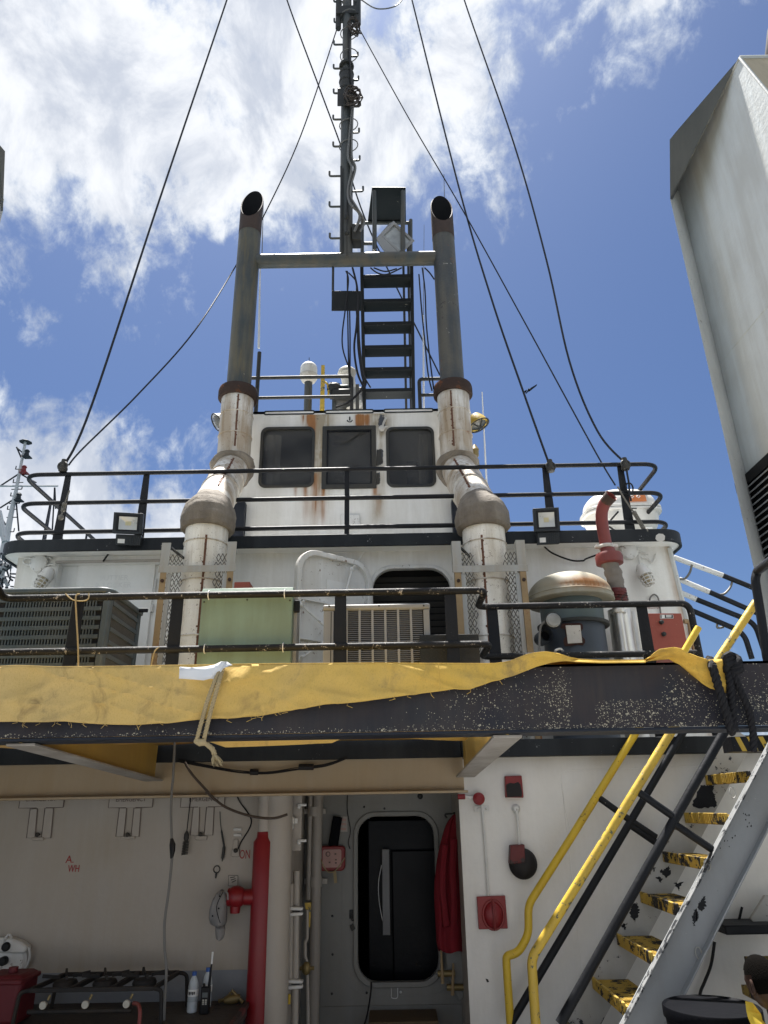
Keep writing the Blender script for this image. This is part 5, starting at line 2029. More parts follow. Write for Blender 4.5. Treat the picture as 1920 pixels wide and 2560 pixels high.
part(gs, 'flange', mb, 'red_goose')
mb = MB()
p0, p1 = P(A8(487, 960), Y=YG), P(A8(548, 1180), Y=YG)
pts = [p0.lerp(p1, k / 12) for k in range(13)]
mb.tube(pts, [.088 + .007 * math.sin(k * 1.7) - .012 * k / 12 for k in range(13)], 22)
for i, v_ in enumerate(mb.v):
    mb.v[i] = v_ + V((1, 0, 0)) * mnoise.noise(v_ * 14) * .012 + V((0, -1, 0)) * mnoise.noise(v_ * 17 + V((5, 1, 3))) * .012
part(gs, 'wrapped_sleeve', mb, 'sleeve_cloth')
mb = MB()
for k in range(7):
    c_ = P(A8(540 + 3 * k, 1165 + 13 * k), Y=YG)
    mb.tube([c_ + V((math.cos(a) * .078, math.sin(a) * .078, .012 * math.sin(a + k))) for a in [i * 2 * math.pi / 16 for i in range(16)]], .013, 6, closed=True)
part(gs, 'bandage', mb, 'red_rusted', kind='stuff')
mb = MB()
c_ = P(A8(545, 1300), Y=YG)
mb.lathe([(.075, -.06), (.08, -.03), (.052, -.03), (.052, .06)], c_, n=20)
mb.lathe([(.045, -1.0), (.045, -.06)], c_, n=16)
part(gs, 'base_pipe', mb, 'steel_bright')

# twin steel columns
mb = MB()
st = T('steel_trunk', 'bright corrugated steel trunk standing between the ventilator and the red cabinet', 'duct', tuple(P(B4(600, 300), Y=7.1)))
a, b_, c_ = P(A8(472, 1350), Y=7.1), P(A8(575, 1350), Y=7.1), P(A8(640, 1350), Y=7.1)
zt_ = P(A8(560, 1322), Y=7.1).z
bt = P(B4(560, 310), Y=7.1).x - P(A8(515, 1350), Y=7.1).x
mb.lathe([(.115, ZD1), (.115, zt_)], ((a.x + b_.x) / 2 + .05, 7.1, 0), n=26)
part(st, 'tube', mb, 'steel_bright')
mb = MB()
mb.lathe([(.082, ZD1), (.082, zt_ - .02)], ((b_.x + c_.x) / 2 + .09, 7.14, 0), n=24)
part(st, 'tube', mb, 'steel_bright')

# red cabinet by the corner
YQ = 7.05
cor = [P(p, Y=YQ) for p in (D3(485, 440), D3(1190, 440), D3(1375, 1370), D3(640, 1370))]
rq = T('red_cabinet', 'brick red steel cabinet with two bolts and a black label at the starboard corner', 'cabinet', tuple((cor[2] + cor[3]) / 2))
mb = MB()
mb.prism(cor, (0, .3, 0))
part(rq, 'body', mb, 'red_oxide', bev=.006)
mb = MB()
cor2 = [P(p, Y=YQ + .1) for p in (D3(235, 565), D3(520, 560), D3(660, 1370), D3(385, 1370))]
mb.prism(cor2, (0, .2, 0))
part(rq, 'side_flange', mb, 'red_oxide')
for p in (D3(765, 632), D3(815, 880)):
    c_ = P(p, Y=YQ)
    mb = MB()
    mb.lathe([(.022, 0), (.022, -.03), (.012, -.04)], c_, (0, 1, 0), 8)
    part(rq, 'bolt', mb, 'iron_dark')
mb = MB()
cl = [P(p, Y=YQ - .004) for p in (D3(748, 470), D3(1020, 470), D3(1025, 548), D3(750, 548))]
mb.prism(cl, (0, .003, 0))
part(rq, 'label', mb, 'label_white')
mb = MB()
for qd in ((D3(758, 475), D3(778, 475), D3(780, 540), D3(760, 540)), (D3(845, 475), D3(1012, 475), D3(1016, 540), D3(850, 540))):
    mb.prism([P(p, Y=YQ - .006) for p in qd], (0, .0015, 0))
part(rq, 'label_field', mb, 'label_black', kind='stuff')
mb = MB()
for k in range(3):
    a_, b_ = P(D3(870, 484 + 18 * k), Y=YQ - .0075), P(D3(985, 484 + 18 * k), Y=YQ - .0075)
    mb.bar(a_, b_, .006, .001, side=(0, 0, 1))
mb.ball(P(D3(812, 500), Y=YQ - .006), .010, 6, 4, (1, .1, 1))
part(rq, 'label_print', mb, 'label_white', kind='stuff')
mb = MB()
mb.tube(bend([P(D3(1240, 610), Y=7.3), P(D3(1350, 610), Y=7.3), P(D3(1390, 870), Y=7.3), P(D3(1500, 1360), Y=7.3)], .05), .026, 8)
solo('rusty_pipe', 'rusty bent pipe running down behind the red cabinet at the deckhouse corner', 'pipe', mb, 'guard_rust')
mb = MB()
mb.tube(spline([P(D3(535, 188), Y=Y_HOUSE - .02), P(D3(548, 110), Y=Y_HOUSE - .03), P(D3(620, 52), Y=Y_HOUSE - .03), P(D3(695, 100), Y=Y_HOUSE - .03), P(D3(735, 240), Y=Y_HOUSE - .03), P(D3(760, 440), Y=Y_HOUSE - .03)], 6), .009, 6)
solo('hooked_wire', 'thin bent wire hook standing on the white wall above the red cabinet', 'wire', mb, 'cable_grey')


# flood lights on the bridge deck edge
def flood(label, c_face, hw, hh, yaw):
    t = T('flood_light', label, 'flood light', tuple(c_face), 'flood lights on the bridge deck edge')
    M_ = Matrix.Rotation(yaw, 3, 'Z') @ Matrix.Rotation(R(14), 3, 'X')

    def G(x, y, z):
        return c_face + M_ @ V((x, y, z))

    def bx(a, b_):
        return [G(*p) for p in ((a[0], a[1], a[2]), (b_[0], a[1], a[2]), (b_[0], b_[1], a[2]), (a[0], b_[1], a[2]))], [G(*p) for p in ((a[0], a[1], b_[2]), (b_[0], a[1], b_[2]), (b_[0], b_[1], b_[2]), (a[0], b_[1], b_[2]))]
    mb = MB()
    out_ = [(-hw, -hh), (hw, -hh), (hw, hh), (-hw, hh)]
    mb.frame([G(x, 0, z) for x, z in out_], [G(x * .80, 0, z * .78) for x, z in out_], M_ @ V((0, .03, 0)))
    mb.hexa(*bx((-hw, .031, -hh), (hw, .07, hh)))
    part(t, 'housing', mb, 'lamp_housing', bev=.004)
    mb = MB()
    mb.frame([G(x * .80, .004, z * .78) for x, z in out_], [G(x * .62, .006, z * .62) for x, z in out_], M_ @ V((0, .004, 0)))
    part(t, 'bezel', mb, 'lamp_black')
    mb = MB()
    o4 = [G(x * .62, .008, z * .62) for x, z in out_]
    i4 = [G(x * .20, .029, z * .20) for x, z in out_]
    mb.add(o4 + i4, [(0, 1, 5, 4), (1, 2, 6, 5), (2, 3, 7, 6), (3, 0, 4, 7)])
    part(t, 'reflector', mb, 'lamp_reflector')
    mb = MB()
    mb.add([G(x * .20, .0285, z * .20) for x, z in out_], [(0, 1, 2, 3)])
    part(t, 'led_chip', mb, 'led_yellow')
    mb = MB()
    mb.hexa(*bx((-hw * .78, .03, -hh * 2.05), (hw * .92, .12, -hh * 1.05)))
    part(t, 'driver_box', mb, 'lamp_housing', bev=.005)
    mb = MB()
    for k in range(5):
        mb.hexa(*bx((hw * (.05 + .17 * k), .024, -hh * 1.95), (hw * (.10 + .17 * k), .030, -hh * 1.15)))
    part(t, 'cooling_ribs', mb, 'lamp_housing', kind='stuff')
    mb = MB()
    mb.hexa(*bx((-hw * .62, .026, -hh * 1.9), (-hw * .15, .0295, -hh * 1.5)))
    part(t, 'label', mb, 'label_white')
    return t


c_ = (P(A5(738, 995), Y=7.18) + P(A5(920, 1120), Y=7.18)) / 2
hw = (P(A5(920, 1000), Y=7.18).x - P(A5(738, 1000), Y=7.18).x) / 2
hh = (P(A5(830, 995), Y=7.18).z - P(A5(830, 1122), Y=7.18).z) / 2
flood('port flood light with square reflector on the bridge deck edge', c_, hw, hh, R(10))
c_ = (P(A7(1230, 868), Y=7.18) + P(A7(1418, 1022), Y=7.18)) / 2
hw = (P(A7(1418, 900), Y=7.18).x - P(A7(1230, 900), Y=7.18).x) / 2
flood('starboard flood light with square reflector on the bridge deck edge', c_, hw, hh * 1.12, R(-4))
for nm, pts in (('thin black cable dangling below the port flood light', [A5(788, 1205), A5(740, 1210), A5(700, 1260), A5(668, 1306)]),
                ('thin black cable looping from the starboard flood light to the red goose-neck', [A7(1280, 1118), A7(1360, 1190), A7(1500, 1245), A7(1590, 1250), A8(310, 940), A8(390, 910)])):
    mb = MB()
    mb.tube(spline([P(p, Y=Y_HOUSE - .06) for p in pts], 6), .010, 6)
    solo('lamp_cable', nm, 'cable', mb, 'cable_black')


# caged bulkhead lamps with their round junction boxes
def bulkhead_lamp(label, jb, body, cage, tilt, loops):
    Yw = Y_HOUSE - .002
    t = T('bulkhead_lamp', label, 'lamp', tuple(P(body, Y=Yw)), 'caged lamps on the deckhouse wall')
    mb = MB()
    c_ = P(jb, Y=Yw)
    mb.lathe([(.098, 0), (.098, -.05), (.085, -.062), (.0, -.064)], c_, (0, 1, 0), 20)
    for a in range(6):
        mb.ball(c_ + V((math.cos(a * 1.05) * .085, -.06, math.sin(a * 1.05) * .085)), .012, 6, 4)
    part(t, 'junction_box', mb, 'white_fitting')
    b_ = P(body, Y=Yw - .13)
    ax = V((tilt, -.25, -1)).normalized()
    mb = MB()
    mb.lathe([(.0, -.10), (.04, -.095), (.064, -.06), (.072, -.0), (.078, .02), (.078, .045)], b_, ax, 20)
    mb.tube([b_ - ax * .03, V((b_.x, Yw, b_.z + .02))], .03, 10)
    part(t, 'lamp_head', mb, 'white_fitting')
    mb = MB()
    mb.lathe([(.046, .045), (.046, .11), (.03, .15), (.0, .158)], b_, ax, 16)
    part(t, 'bulb', mb, 'bulb_glass')
    u = ax.orthogonal().normalized()
    w_ = ax.cross(u)
    mb = MB()
    for k in range(8):
        a = 2 * math.pi * k / 8
        d_ = u * math.cos(a) + w_ * math.sin(a)
        mb.tube([b_ + ax * .045 + d_ * .07, b_ + ax * .12 + d_ * .067, b_ + ax * .16 + d_ * .045, b_ + ax * .175], .0045, 5)
    for h_, r_ in ((.08, .07), (.12, .068), (.155, .05)):
        mb.tube([b_ + ax * h_ + (u * math.cos(2 * math.pi * k / 18) + w_ * math.sin(2 * math.pi * k / 18)) * r_ for k in range(18)], .006, 5, closed=True)
    part(t, 'cage', mb, 'white_fitting')
    for lp_ in loops:
        mb = MB()
        mb.tube(spline([P(p, Y=Yw - .03) for p in lp_], 6), .011, 6)
        part(t, 'conduit', mb, 'white_fitting')
    return t


bulkhead_lamp('port caged bulkhead lamp with flaking round junction box, above the dark grey condensing unit', D6(560, 1830), D6(640, 1985), None, -.35,
              [[D6(490, 1835), D6(380, 1835), D6(325, 1800), D6(350, 1755), D6(420, 1745), D6(460, 1770)], [D6(615, 1800), D6(635, 1750), D6(680, 1735), D6(710, 1760)], [D6(640, 1850), D6(700, 1830), D6(770, 1840)], [D6(600, 1890), D6(640, 1930), D6(650, 1960)]])
bulkhead_lamp('starboard caged bulkhead lamp with globe, right of the red goose-neck exhaust', A8(622, 888), A8(738, 1040), None, .22,
              [[A8(670, 888), A8(720, 890), A8(770, 908)], [A8(700, 912), A8(708, 960), A8(715, 1000)], [A8(720, 930), A8(770, 940), A8(805, 965), A8(828, 905)], [A8(560, 888), A8(600, 890)]])

# life raft canister behind the railing
YF = 8.35
cx = (P(q(1268, 1110), Y=YF).x + P(A8(792, 600), Y=YF).x) / 2
hx = (P(A8(792, 600), Y=YF).x - P(q(1250, 1120), Y=YF).x) / 2
zt_ = P(A8(650, 445), Y=YF).z
zs_ = P(A8(700, 555), Y=YF - .3).z
lr = T('life_raft', 'white barrel life raft canister with orange label behind the starboard bridge deck railing', 'life raft', (cx, YF, ZE1))
rr_ = zt_ - zs_


def shell(top):
    mb = MB()
    vs, fs = [], []
    n1, n2 = 26, 14
    for i in range(n1 + 1):
        t = -1 + 2 * i / n1
        e = (1 - abs(t) ** (4.5 if t > 0 else 2.1)) ** .5
        for j in range(n2 + 1):
            a = math.pi * j / n2
            r_ = rr_ * (e * .97 + .03)
            vs.append(V((cx + hx * t, YF - math.cos(a) * r_, zs_ + (math.sin(a) * r_ + .012) * (1 if top else -1))))
    for i in range(n1):
        for j in range(n2):
            a = i * (n2 + 1) + j
            fs.append((a, a + 1, a + n2 + 2, a + n2 + 1))
    return mb.add(vs, fs, True)


part(lr, 'upper_shell', shell(True), 'raft_white')
part(lr, 'lower_shell', shell(False), 'raft_white')
mb = MB()
ro = []
for i in range(48):
    a = 2 * math.pi * i / 48
    sx_ = math.copysign(abs(math.cos(a)) ** (.35 if math.cos(a) > 0 else .8), math.cos(a))
    sy_ = math.copysign(abs(math.sin(a)) ** .55, math.sin(a))
    ro.append((cx + (hx + .01) * sx_, YF + (rr_ + .02) * sy_))
mb.prism([(x, y, zs_ - .035) for x, y in ro], (0, 0, .03))
mb.prism([(x, y, zs_ + .004) for x, y in ro], (0, 0, .03))
part(lr, 'seam_flange', mb, 'raft_white', bev=.006)
mb = MB()
a0_, a1_ = P(A8(540, 500), Y=YF).x, P(A8(680, 500), Y=YF).x
vs = []
for i in range(5):
    a = R(3 + 6 * i)
    for x in (a0_, a1_):
        vs.append((x, YF - math.cos(a) * (rr_ + .006), zs_ + .04 + math.sin(a) * rr_))
mb.add(vs, [(2 * i, 2 * i + 1, 2 * i + 3, 2 * i + 2) for i in range(4)])
part(lr, 'label', mb, 'label_orange')
mb = MB()
for dx_ in (.30, .62):
    xx = a0_ + (a1_ - a0_) * dx_
    mb.tube([(xx + (.02 * math.cos(b_ * 1.57)), YF - math.cos(R(15)) * (rr_ + .012), zs_ + .04 + math.sin(R(15)) * rr_ + .02 * math.sin(b_ * 1.57)) for b_ in range(4)], .008, 5, closed=True)
part(lr, 'label_symbol', mb, 'label_white', kind='stuff')
mb = MB()
mb.tube([P(A8(470, 680), Y=YF - rr_ - .02), P(A8(550, 590), Y=YF - rr_ - .01)], .012, 6)
mb.tube(spline([P(A8(480, 700), Y=YF - rr_ - .02), P(A8(540, 740), Y=YF - rr_)], 3), .012, 6)
part(lr, 'lashing', mb, 'cable_black', kind='stuff')
mb = MB()
for k in range(4):
    mb.bar(P(A8(655 + 9 * k, 562), Y=YF - rr_ - .034), P(A8(656 + 9 * k, 570), Y=YF - rr_ - .034), .012, .003)
part(lr, 'lettering', mb, 'label_black', kind='stuff')
mb = MB()
for xx in (cx - hx * .5, cx + hx * .5):
    mb.box((xx - .04, YF - .3, ZE1 - .01), (xx + .04, YF + .3, zs_ - rr_ * .8))
part(lr, 'cradle', mb, 'white_wall')

# lights on the wheelhouse corners
mb = MB()
wl = T('work_light', 'yellow caged work light on the starboard wheelhouse corner beside the exhaust', 'flood light', tuple(P(A7(770, 240), Y=Y_WH)))
c_ = P(A7(815, 235), Y=Y_WH - .1)
ax = V((.38, -.10, -.92)).normalized()
mb.lathe([(.03, -.15), (.09, -.13), (.13, -.05), (.14, .0), (.145, .02)], c_, ax, 22)
mb.tube([c_ - ax * .12, P(A7(700, 220), Y=Y_WH)], .03, 8)
part(wl, 'hood', mb, 'yellow_worn')
mb = MB()
mb.lathe([(.13, .0), (.09, .04), (0, .055)], c_, ax, 20)
part(wl, 'lens', mb, 'lens_dark')
mb = MB()
u = ax.orthogonal().normalized()
w_ = ax.cross(u)
mb.tube([c_ + ax * .03 + (u * math.cos(2 * math.pi * k / 20) + w_ * math.sin(2 * math.pi * k / 20)) * .15 for k in range(20)], .010, 6, closed=True)
for k in range(3):
    a = k * 1.05
    d_ = u * math.cos(a) + w_ * math.sin(a)
    mb.tube([c_ + ax * .03 + d_ * .145, c_ + ax * .085, c_ + ax * .03 - d_ * .145], .008, 5)
part(wl, 'guard_ring', mb, 'iron_dark')
wl = T('work_light', 'white caged work light on the port wheelhouse corner beside the exhaust', 'flood light', tuple(P(A5(1440, 400), Y=Y_WH)))
c_ = P(A5(1418, 400), Y=Y_WH - .1)
ax = V((-.6, -.3, -.5)).normalized()
mb = MB()
mb.lathe([(.02, -.15), (.08, -.12), (.115, -.03), (.12, .02)], c_, ax, 20)
mb.tube([c_ - ax * .1, P(A5(1500, 400), Y=Y_WH)], .025, 8)
part(wl, 'hood', mb, 'white_fitting')
mb = MB()
mb.lathe([(.11, .01), (.07, .05), (0, .06)], c_, ax, 18)
part(wl, 'lens', mb, 'lens_dark')
u = ax.orthogonal().normalized()
w_ = ax.cross(u)
mb = MB()
mb.tube([c_ + ax * .03 + (u * math.cos(2 * math.pi * k / 20) + w_ * math.sin(2 * math.pi * k / 20)) * .13 for k in range(20)], .010, 6, closed=True)
part(wl, 'guard_ring', mb, 'iron_dark')
mb = MB()
c_ = P(A7(792, 430), Y=Y_WH + .1)
nl = T('navigation_lamp', 'small brass navigation lamp on the starboard wheelhouse side behind the exhaust', 'lamp', tuple(c_))
mb.lathe([(.045, -.10), (.05, -.08), (.05, -.02), (.06, 0), (.05, .02), (.02, .08)], c_, n=14)
mb.tube([c_, c_ + V((-.2, 0, 0))], .02, 6)
part(nl, 'housing', mb, 'brass')

# ------------------------------------------------------------------ mast
YM = Yu
mx_ = P(A2(588, 900), Y=YM).x
mtop = 20.5
zmb = zc
mt = T('mast', 'grey pole mast with step rungs and cable bundle rising above the cross pipe', 'mast', (mx_, YM, zmb))
mb = MB()
z_a = P(A2(590, 640), Y=YM).z
mb.tube([(mx_, YM, zmb), (mx_, YM, z_a)], .098, 20)
part(mt, 'lower_pole', mb, 'mast_grey')
mb = MB()
mb.tube([(mx_ - .005, YM, z_a), (mx_ - .005, YM, mtop)], .078, 18)
part(mt, 'upper_pole', mb, 'mast_grey')
LR = [(A2(505, 12), 1), (A2(507, 145), 1), (A2(505, 290), 1), (A2(503, 445), 1), (A2(503, 605), 1), (A2(500, 775), 1), (A2(500, 950), 1), (A2(476, 1142), 1), (A2(476, 1340), 1), (A2(478, 1545), 1),
      (A2(656, 75), -1), (A2(658, 215), -1), (A2(660, 365), -1), (A2(664, 520), -1), (A2(668, 690), -1), (A2(668, 860), -1), (A2(672, 1040), -1), (A2(694, 1240), -1)]
for p, s_ in LR:
    e = P(p, Y=YM)
    mb = MB()
    mb.tube(bend([(mx_ - s_ * .06, YM, e.z), (e.x, YM, e.z), (e.x, YM, e.z + .10)], .035, 4), .017, 7)
    part(mt, 'rung', mb, 'mast_grey')
zz = P(A2(590, 0), Y=YM).z
for k in range(4):
    for s_ in (1, -1):
        mb = MB()
        z = zz + .5 + k * .9 + (.45 if s_ < 0 else 0)
        mb.tube(bend([(mx_ - s_ * .06, YM, z), (mx_ - s_ * .33, YM, z), (mx_ - s_ * .33, YM, z + .11)], .035, 4), .017, 7)
        part(mt, 'rung', mb, 'mast_grey')
# collar fitting half-way up
za, zb = P(A2(580, 575), Y=YM - .12).z, P(A2(580, 690), Y=YM - .12).z
xa, xb_ = P(A2(528, 620), Y=YM - .12).x, P(A2(632, 620), Y=YM - .12).x
mb = MB()
mb.box((xa, YM - .14, zb), (xb_, YM - .12, za)).box((xa, YM - .12, za - .02), (xb_, YM + .14, za))
part(mt, 'collar_plate', mb, 'iron_dark', bev=.01)
mb = MB()
mb.tube([(mx_ - .01, YM, za), (mx_ - .01, YM, P(A2(580, 480), Y=YM).z)], .115, 16)
for k in range(4):
    mb.lathe([(.12, 0), (.13, .03), (.12, .06)], (mx_ - .01, YM, za + .08 + k * .2), n=16)
part(mt, 'collar', mb, 'iron_dark')
mb = MB()
za2 = P(A2(580, 185), Y=YM).z
mb.tube([(mx_ - .16, YM, za2), (mx_ - .16, YM, za2 + 1.2)], .05, 8)
mb.box((mx_ - .2, YM - .08, za2 + .3), (mx_ + .2, YM + .1, za2 + .5))
mb.tube([(mx_ + .17, YM, za2 + .1), (mx_ + .17, YM, za2 + 1.0)], .07, 8)
part(mt, 'upper_bracket', mb, 'iron_dark')
random.seed(11)
# tangle of cable coils on both fittings
for c_, r_, nn in ((P(A2(635, 165), Y=YM - .1), .15, 9), (P(A2(628, 620), Y=YM - .18), .19, 12)):
    mb = MB()
    for k in range(nn):
        a1_, a2_ = random.uniform(.5, 1), random.uniform(.5, 1.2)
        ph = random.uniform(0, 6)
        mb.tube([c_ + V((math.cos(t) * r_ * a1_ * .8 + random.uniform(-.02, .02), math.sin(t + ph) * .08, math.sin(t) * r_ * a2_ * .8 - (.12 if k > nn - 4 else 0))) for t in [i * 2 * math.pi / 12 for i in range(12)]], .012, 5, closed=True)
    part(mt, 'cable_coil', mb, 'cable_brown', kind='stuff')
mb = MB()
for k in range(9):
    off = random.uniform(-14, 14)
    y_ = YM - .13 + random.uniform(-.05, .05)
    mb.tube(spline([P(A2(628 + off * .3, 690), Y=y_), P(A2(614 + off, 900), Y=y_), P(A2(612 + off * 1.5, 1020), Y=y_), P(A2(635 + off * 1.4, 1090), Y=y_), P(A2(610 + off, 1200), Y=y_), P(A2(606 + off, 1270), Y=y_), P(A2(640 + off * 2.2, 1340 + off), Y=y_ - .1), P(A2(690 + off * 1.6, 1420 + off * 2), Y=y_), P(A2(660 + off * 2, 1500), Y=y_)], 6), .013, 5)
part(mt, 'cable_bundle', mb, 'cable_grey', kind='stuff')
mb = MB()
for k in range(6):
    off = random.uniform(-10, 10)
    y_ = YM - .1 + random.uniform(-.04, .04)
    mb.tube(spline([P(A2(602 + off * .3, 200), Y=y_), P(A2(604 + off * .3, 330), Y=y_), P(A2(612 + off * .4, 480), Y=y_), P(A2(618 + off * .5, 560), Y=y_)], 5), .012, 5)
part(mt, 'cable_run', mb, 'cable_black', kind='stuff')
for y_ in (40, 105, 215, 360, 810, 945):
    c_ = P(A2(582, y_), Y=YM)
    mb = MB()
    mb.tube([(mx_ + math.cos(a) * .15 + .03, YM + math.sin(a) * .12, c_.z + .03 * math.cos(a)) for a in [i * 2 * math.pi / 16 for i in range(16)]], .009, 5, closed=True)
    part(mt, 'cable_strap', mb, 'cable_grey')
mb = MB()
a, b_ = P(A4(928, 305), Y=YM - .05), P(A4(985, 400), Y=YM - .05)
mb.box((a.x, YM - .1, b_.z), (b_.x, YM + .1, a.z))
part(mt, 'junction_box', mb, 'iron_dark', bev=.012)
mb = MB()
a, b_ = P(A2(552, 1080), Y=YM - .1), P(A2(556, 1640), Y=YM - .1)
mb.bar(a, b_, .03, .03)
part(mt, 'side_strip', mb, 'iron_dark')
mb = MB()
c_ = P(A2(590, 1400), Y=YM - .16)
mb.tube([P(A2(590, 1300), Y=YM - .16), P(A2(588, 1390), Y=YM - .16)], [.01, .03], 8)
mb.ball(c_, .05, 10, 6, (.8, .8, 1.3))
mb.tube([c_, P(A2(588, 1500), Y=YM - .16), P(A2(590, 1656), Y=YM - .16)], .010, 6)
mb.ball(P(A2(588, 1510), Y=YM - .16), .04, 8, 5)
part(mt, 'pulley_block', mb, 'iron_dark')
# little side platform below the cross pipe
mb = MB()
a, b_ = P(A4(803, 720), Y=Yu + .0), P(A4(988, 805), Y=Yu + .0)
mb.bar(P(A4(803, 762), Y=Yu), P(A4(985, 762), Y=Yu), .30, .03, side=(0, -.25, .96))
pl = T('side_platform', 'small dark plate hung below the cross pipe at the left of the mast stair', 'platform', ((a.x + b_.x) / 2, Yu, b_.z))
part(pl, 'plate', mb, 'stair_black', bev=.006)
mb = MB()
mb.tube([P(A4(812, 555), Y=Yu), P(A4(810, 730), Y=Yu)], .018, 6)
part(pl, 'hanger', mb, 'iron_dark')
# loose wires under the mast
random.seed(5)
mb = MB()
WR = [[A4(890, 580), A4(905, 640), A4(885, 820), A4(868, 960), A4(872, 1060), A4(910, 1180), A4(930, 1280)], [A4(905, 590), A4(950, 640), A4(955, 700)], [A4(930, 560), A4(960, 700), A4(955, 900), A4(940, 1050), A4(960, 1200), A4(1000, 1290)],
      [A4(955, 820), A4(962, 930), A4(965, 1050), A4(985, 1200), A4(995, 1280), A4(920, 1370), A4(830, 1410)], [A4(965, 820), A4(970, 1000), A4(990, 1190), A4(1010, 1270), A4(960, 1330)],
      [A4(898, 580), A4(900, 800), A4(905, 1100), A4(912, 1290)], [A4(912, 810), A4(915, 1000), A4(914, 1290)], [A4(1355, 560), A4(1372, 700), A4(1380, 900), A4(1400, 1100), A4(1425, 1300)], [A4(1335, 600), A4(1350, 800), A4(1370, 1000), A4(1390, 1200), A4(1415, 1310)],
      [A4(1040, 560), A4(1080, 590), A4(1140, 600), A4(1230, 560)], [A4(1060, 560), A4(1130, 582), A4(1200, 565)], [A4(1370, 560), A4(1400, 590), A4(1428, 630)], [A4(985, 1190), A4(1010, 1240), A4(1040, 1290)]]
for k, pts in enumerate(WR):
    mb = MB()
    mb.tube(spline([P(p, Y=Yu - .12 + .02 * (k % 4)) for p in pts], 6), .016 if k in (2, 3, 4) else .011, 5)
    part(mt, 'loose_wire', mb, 'cable_black')

# stair up to the mast platform
ys0, ys1 = 9.9, 8.62
zs0_, zs1_ = ZWS - .03, P(A4(1150, 560), Y=ys1).z
xl_t, xr_t = P(A4(990, 560), Y=ys1).x, P(A4(1308, 560), Y=ys1).x
xl_b, xr_b = P(A4(1000, 1400), Y=9.6).x, P(A4(1285, 1400), Y=9.6).x
sx0, sx1 = (xl_t + xl_b) / 2, (xr_t + xr_b) / 2
ms = T('mast_stair', 'dark steep stair seen from below, rising from the wheelhouse roof to the mast light', 'stair', ((sx0 + sx1) / 2, ys0, zs0_))
for x in (sx0, sx1):
    mb = MB()
    mb.bar((x, ys0, zs0_), (x, ys1, zs1_ + .12), .05, .20)
    part(ms, 'stringer', mb, 'stair_black')
tys = [(600, 688), (748, 832), (890, 966), (1032, 1106), (1166, 1238), (1296, 1364)]
for a, b_ in tys:
    # stair plane: solve depth where the sight line meets it
    uv = A4(1150, (a + b_) / 2)
    lo_, hi_ = ys1 - .5, ys0 + .5
    for _ in range(30):
        mid = (lo_ + hi_) / 2
        zz = P(uv, Y=mid).z
        zp = zs0_ + (ys0 - mid) / (ys0 - ys1) * (zs1_ - zs0_)
        if zz > zp:
            hi_ = mid
        else:
            lo_ = mid
    z = P(uv, Y=lo_).z
    mb = MB()
    mb.box((sx0 + .026, lo_ - .13, z - .015), (sx1 - .026, lo_ + .13, z + .015))
    mb.box((sx0 + .026, lo_ - .145, z - .045), (sx1 - .026, lo_ - .131, z + .015))
    part(ms, 'tread', mb, 'stair_black', bev=.003)
mb = MB()
for x in (sx1 - .10, sx1 - .02):
    mb.tube([(x, ys0 + .35, zs0_), (x, ys1 + .45, zs1_ + 1.0)], .02, 8)
mb.tube([(sx1 - .06, ys0 + .33, zs0_), (sx1 - .06, ys0 + .33, zs0_ + .8)], .018, 6)
part(ms, 'handrail', mb, 'iron_dark')

# light platform on the stair head
YP = 8.5
lpf = T('light_platform', 'black sheet canopy on thin posts above the cross pipe, beside the mast', 'platform', tuple(P(A2(880, 1650), Y=YP)))
cs = [P(A2(752, 1213), Y=YP - .05), P(A2(970, 1215), Y=YP - .05), P(A2(972, 1450), Y=YP + .75), P(A2(722, 1450), Y=YP + .75)]
mb = MB()
mb.prism(cs, (0, .01, .02))
part(lpf, 'canopy', mb, 'stair_black')
for a, b_ in ((A2(768, 1240), A2(770, 1650)), (A2(952, 1240), A2(950, 1640)), (A2(688, 1420), A2(690, 1650)), (A2(1003, 1425), A2(1015, 1650)), (A2(995, 1440), A2(1000, 1650))):
    mb = MB()
    d_ = YP if a[1] < A2(0, 1300)[1] else YP + .7
    mb.tube([P(a, Y=d_), P((a[0], b_[1]), Y=d_)], .035 if d_ == YP else .03, 8)
    part(lpf, 'post', mb, 'mast_grey')
for a, b_ in ((A2(688, 1445), A2(1005, 1445)), (A2(688, 1578), A2(775, 1578))):
    mb = MB()
    mb.tube([P(a, Y=YP + .7), P(b_, Y=YP + .7)], .03, 8)
    part(lpf, 'cross_rail', mb, 'mast_grey')
sl_ = T('search_light', 'square flood light hung cornerwise like a diamond under the black canopy', 'flood light', tuple(P(A2(905, 1640), Y=YP + .1)))
fr_ = [P(p, Y=yy) for p, yy in ((A2(892, 1430), YP + .05), (A2(1030, 1560), YP + .05), (A2(940, 1646), YP), (A2(806, 1520), YP))]
bkp = [P(p, Y=yy) for p, yy in ((A2(870, 1440), YP + .3), (A2(1000, 1560), YP + .35), (A2(905, 1640), YP + .3), (A2(780, 1545), YP + .3))]
cc = sum(fr_, V()) / 4
mb = MB()
inner = [cc + (p - cc) * .78 for p in fr_]
mb.frame(fr_, inner, V((-.05, .07, .02)))
part(sl_, 'rim', mb, 'unit_beige', bev=.004)
mb = MB()
mb.hexa([p + V((-.05, .072, .02)) for p in fr_], bkp)
part(sl_, 'housing', mb, 'unit_beige')
mb = MB()
mb.add([cc + (p - cc) * .79 + V((-.01, .03, .01)) for p in fr_], [(0, 1, 2, 3)])
part(sl_, 'lens', mb, 'lens_glass')
mb = MB()
mb.prism([P(p, Y=YP - .01) for p in (A2(780, 1548), A2(806, 1522), A2(936, 1646), A2(848, 1646))], (0, .05, .01))
part(sl_, 'side_panel', mb, 'unit_beige')
mb = MB()
random.seed(3)
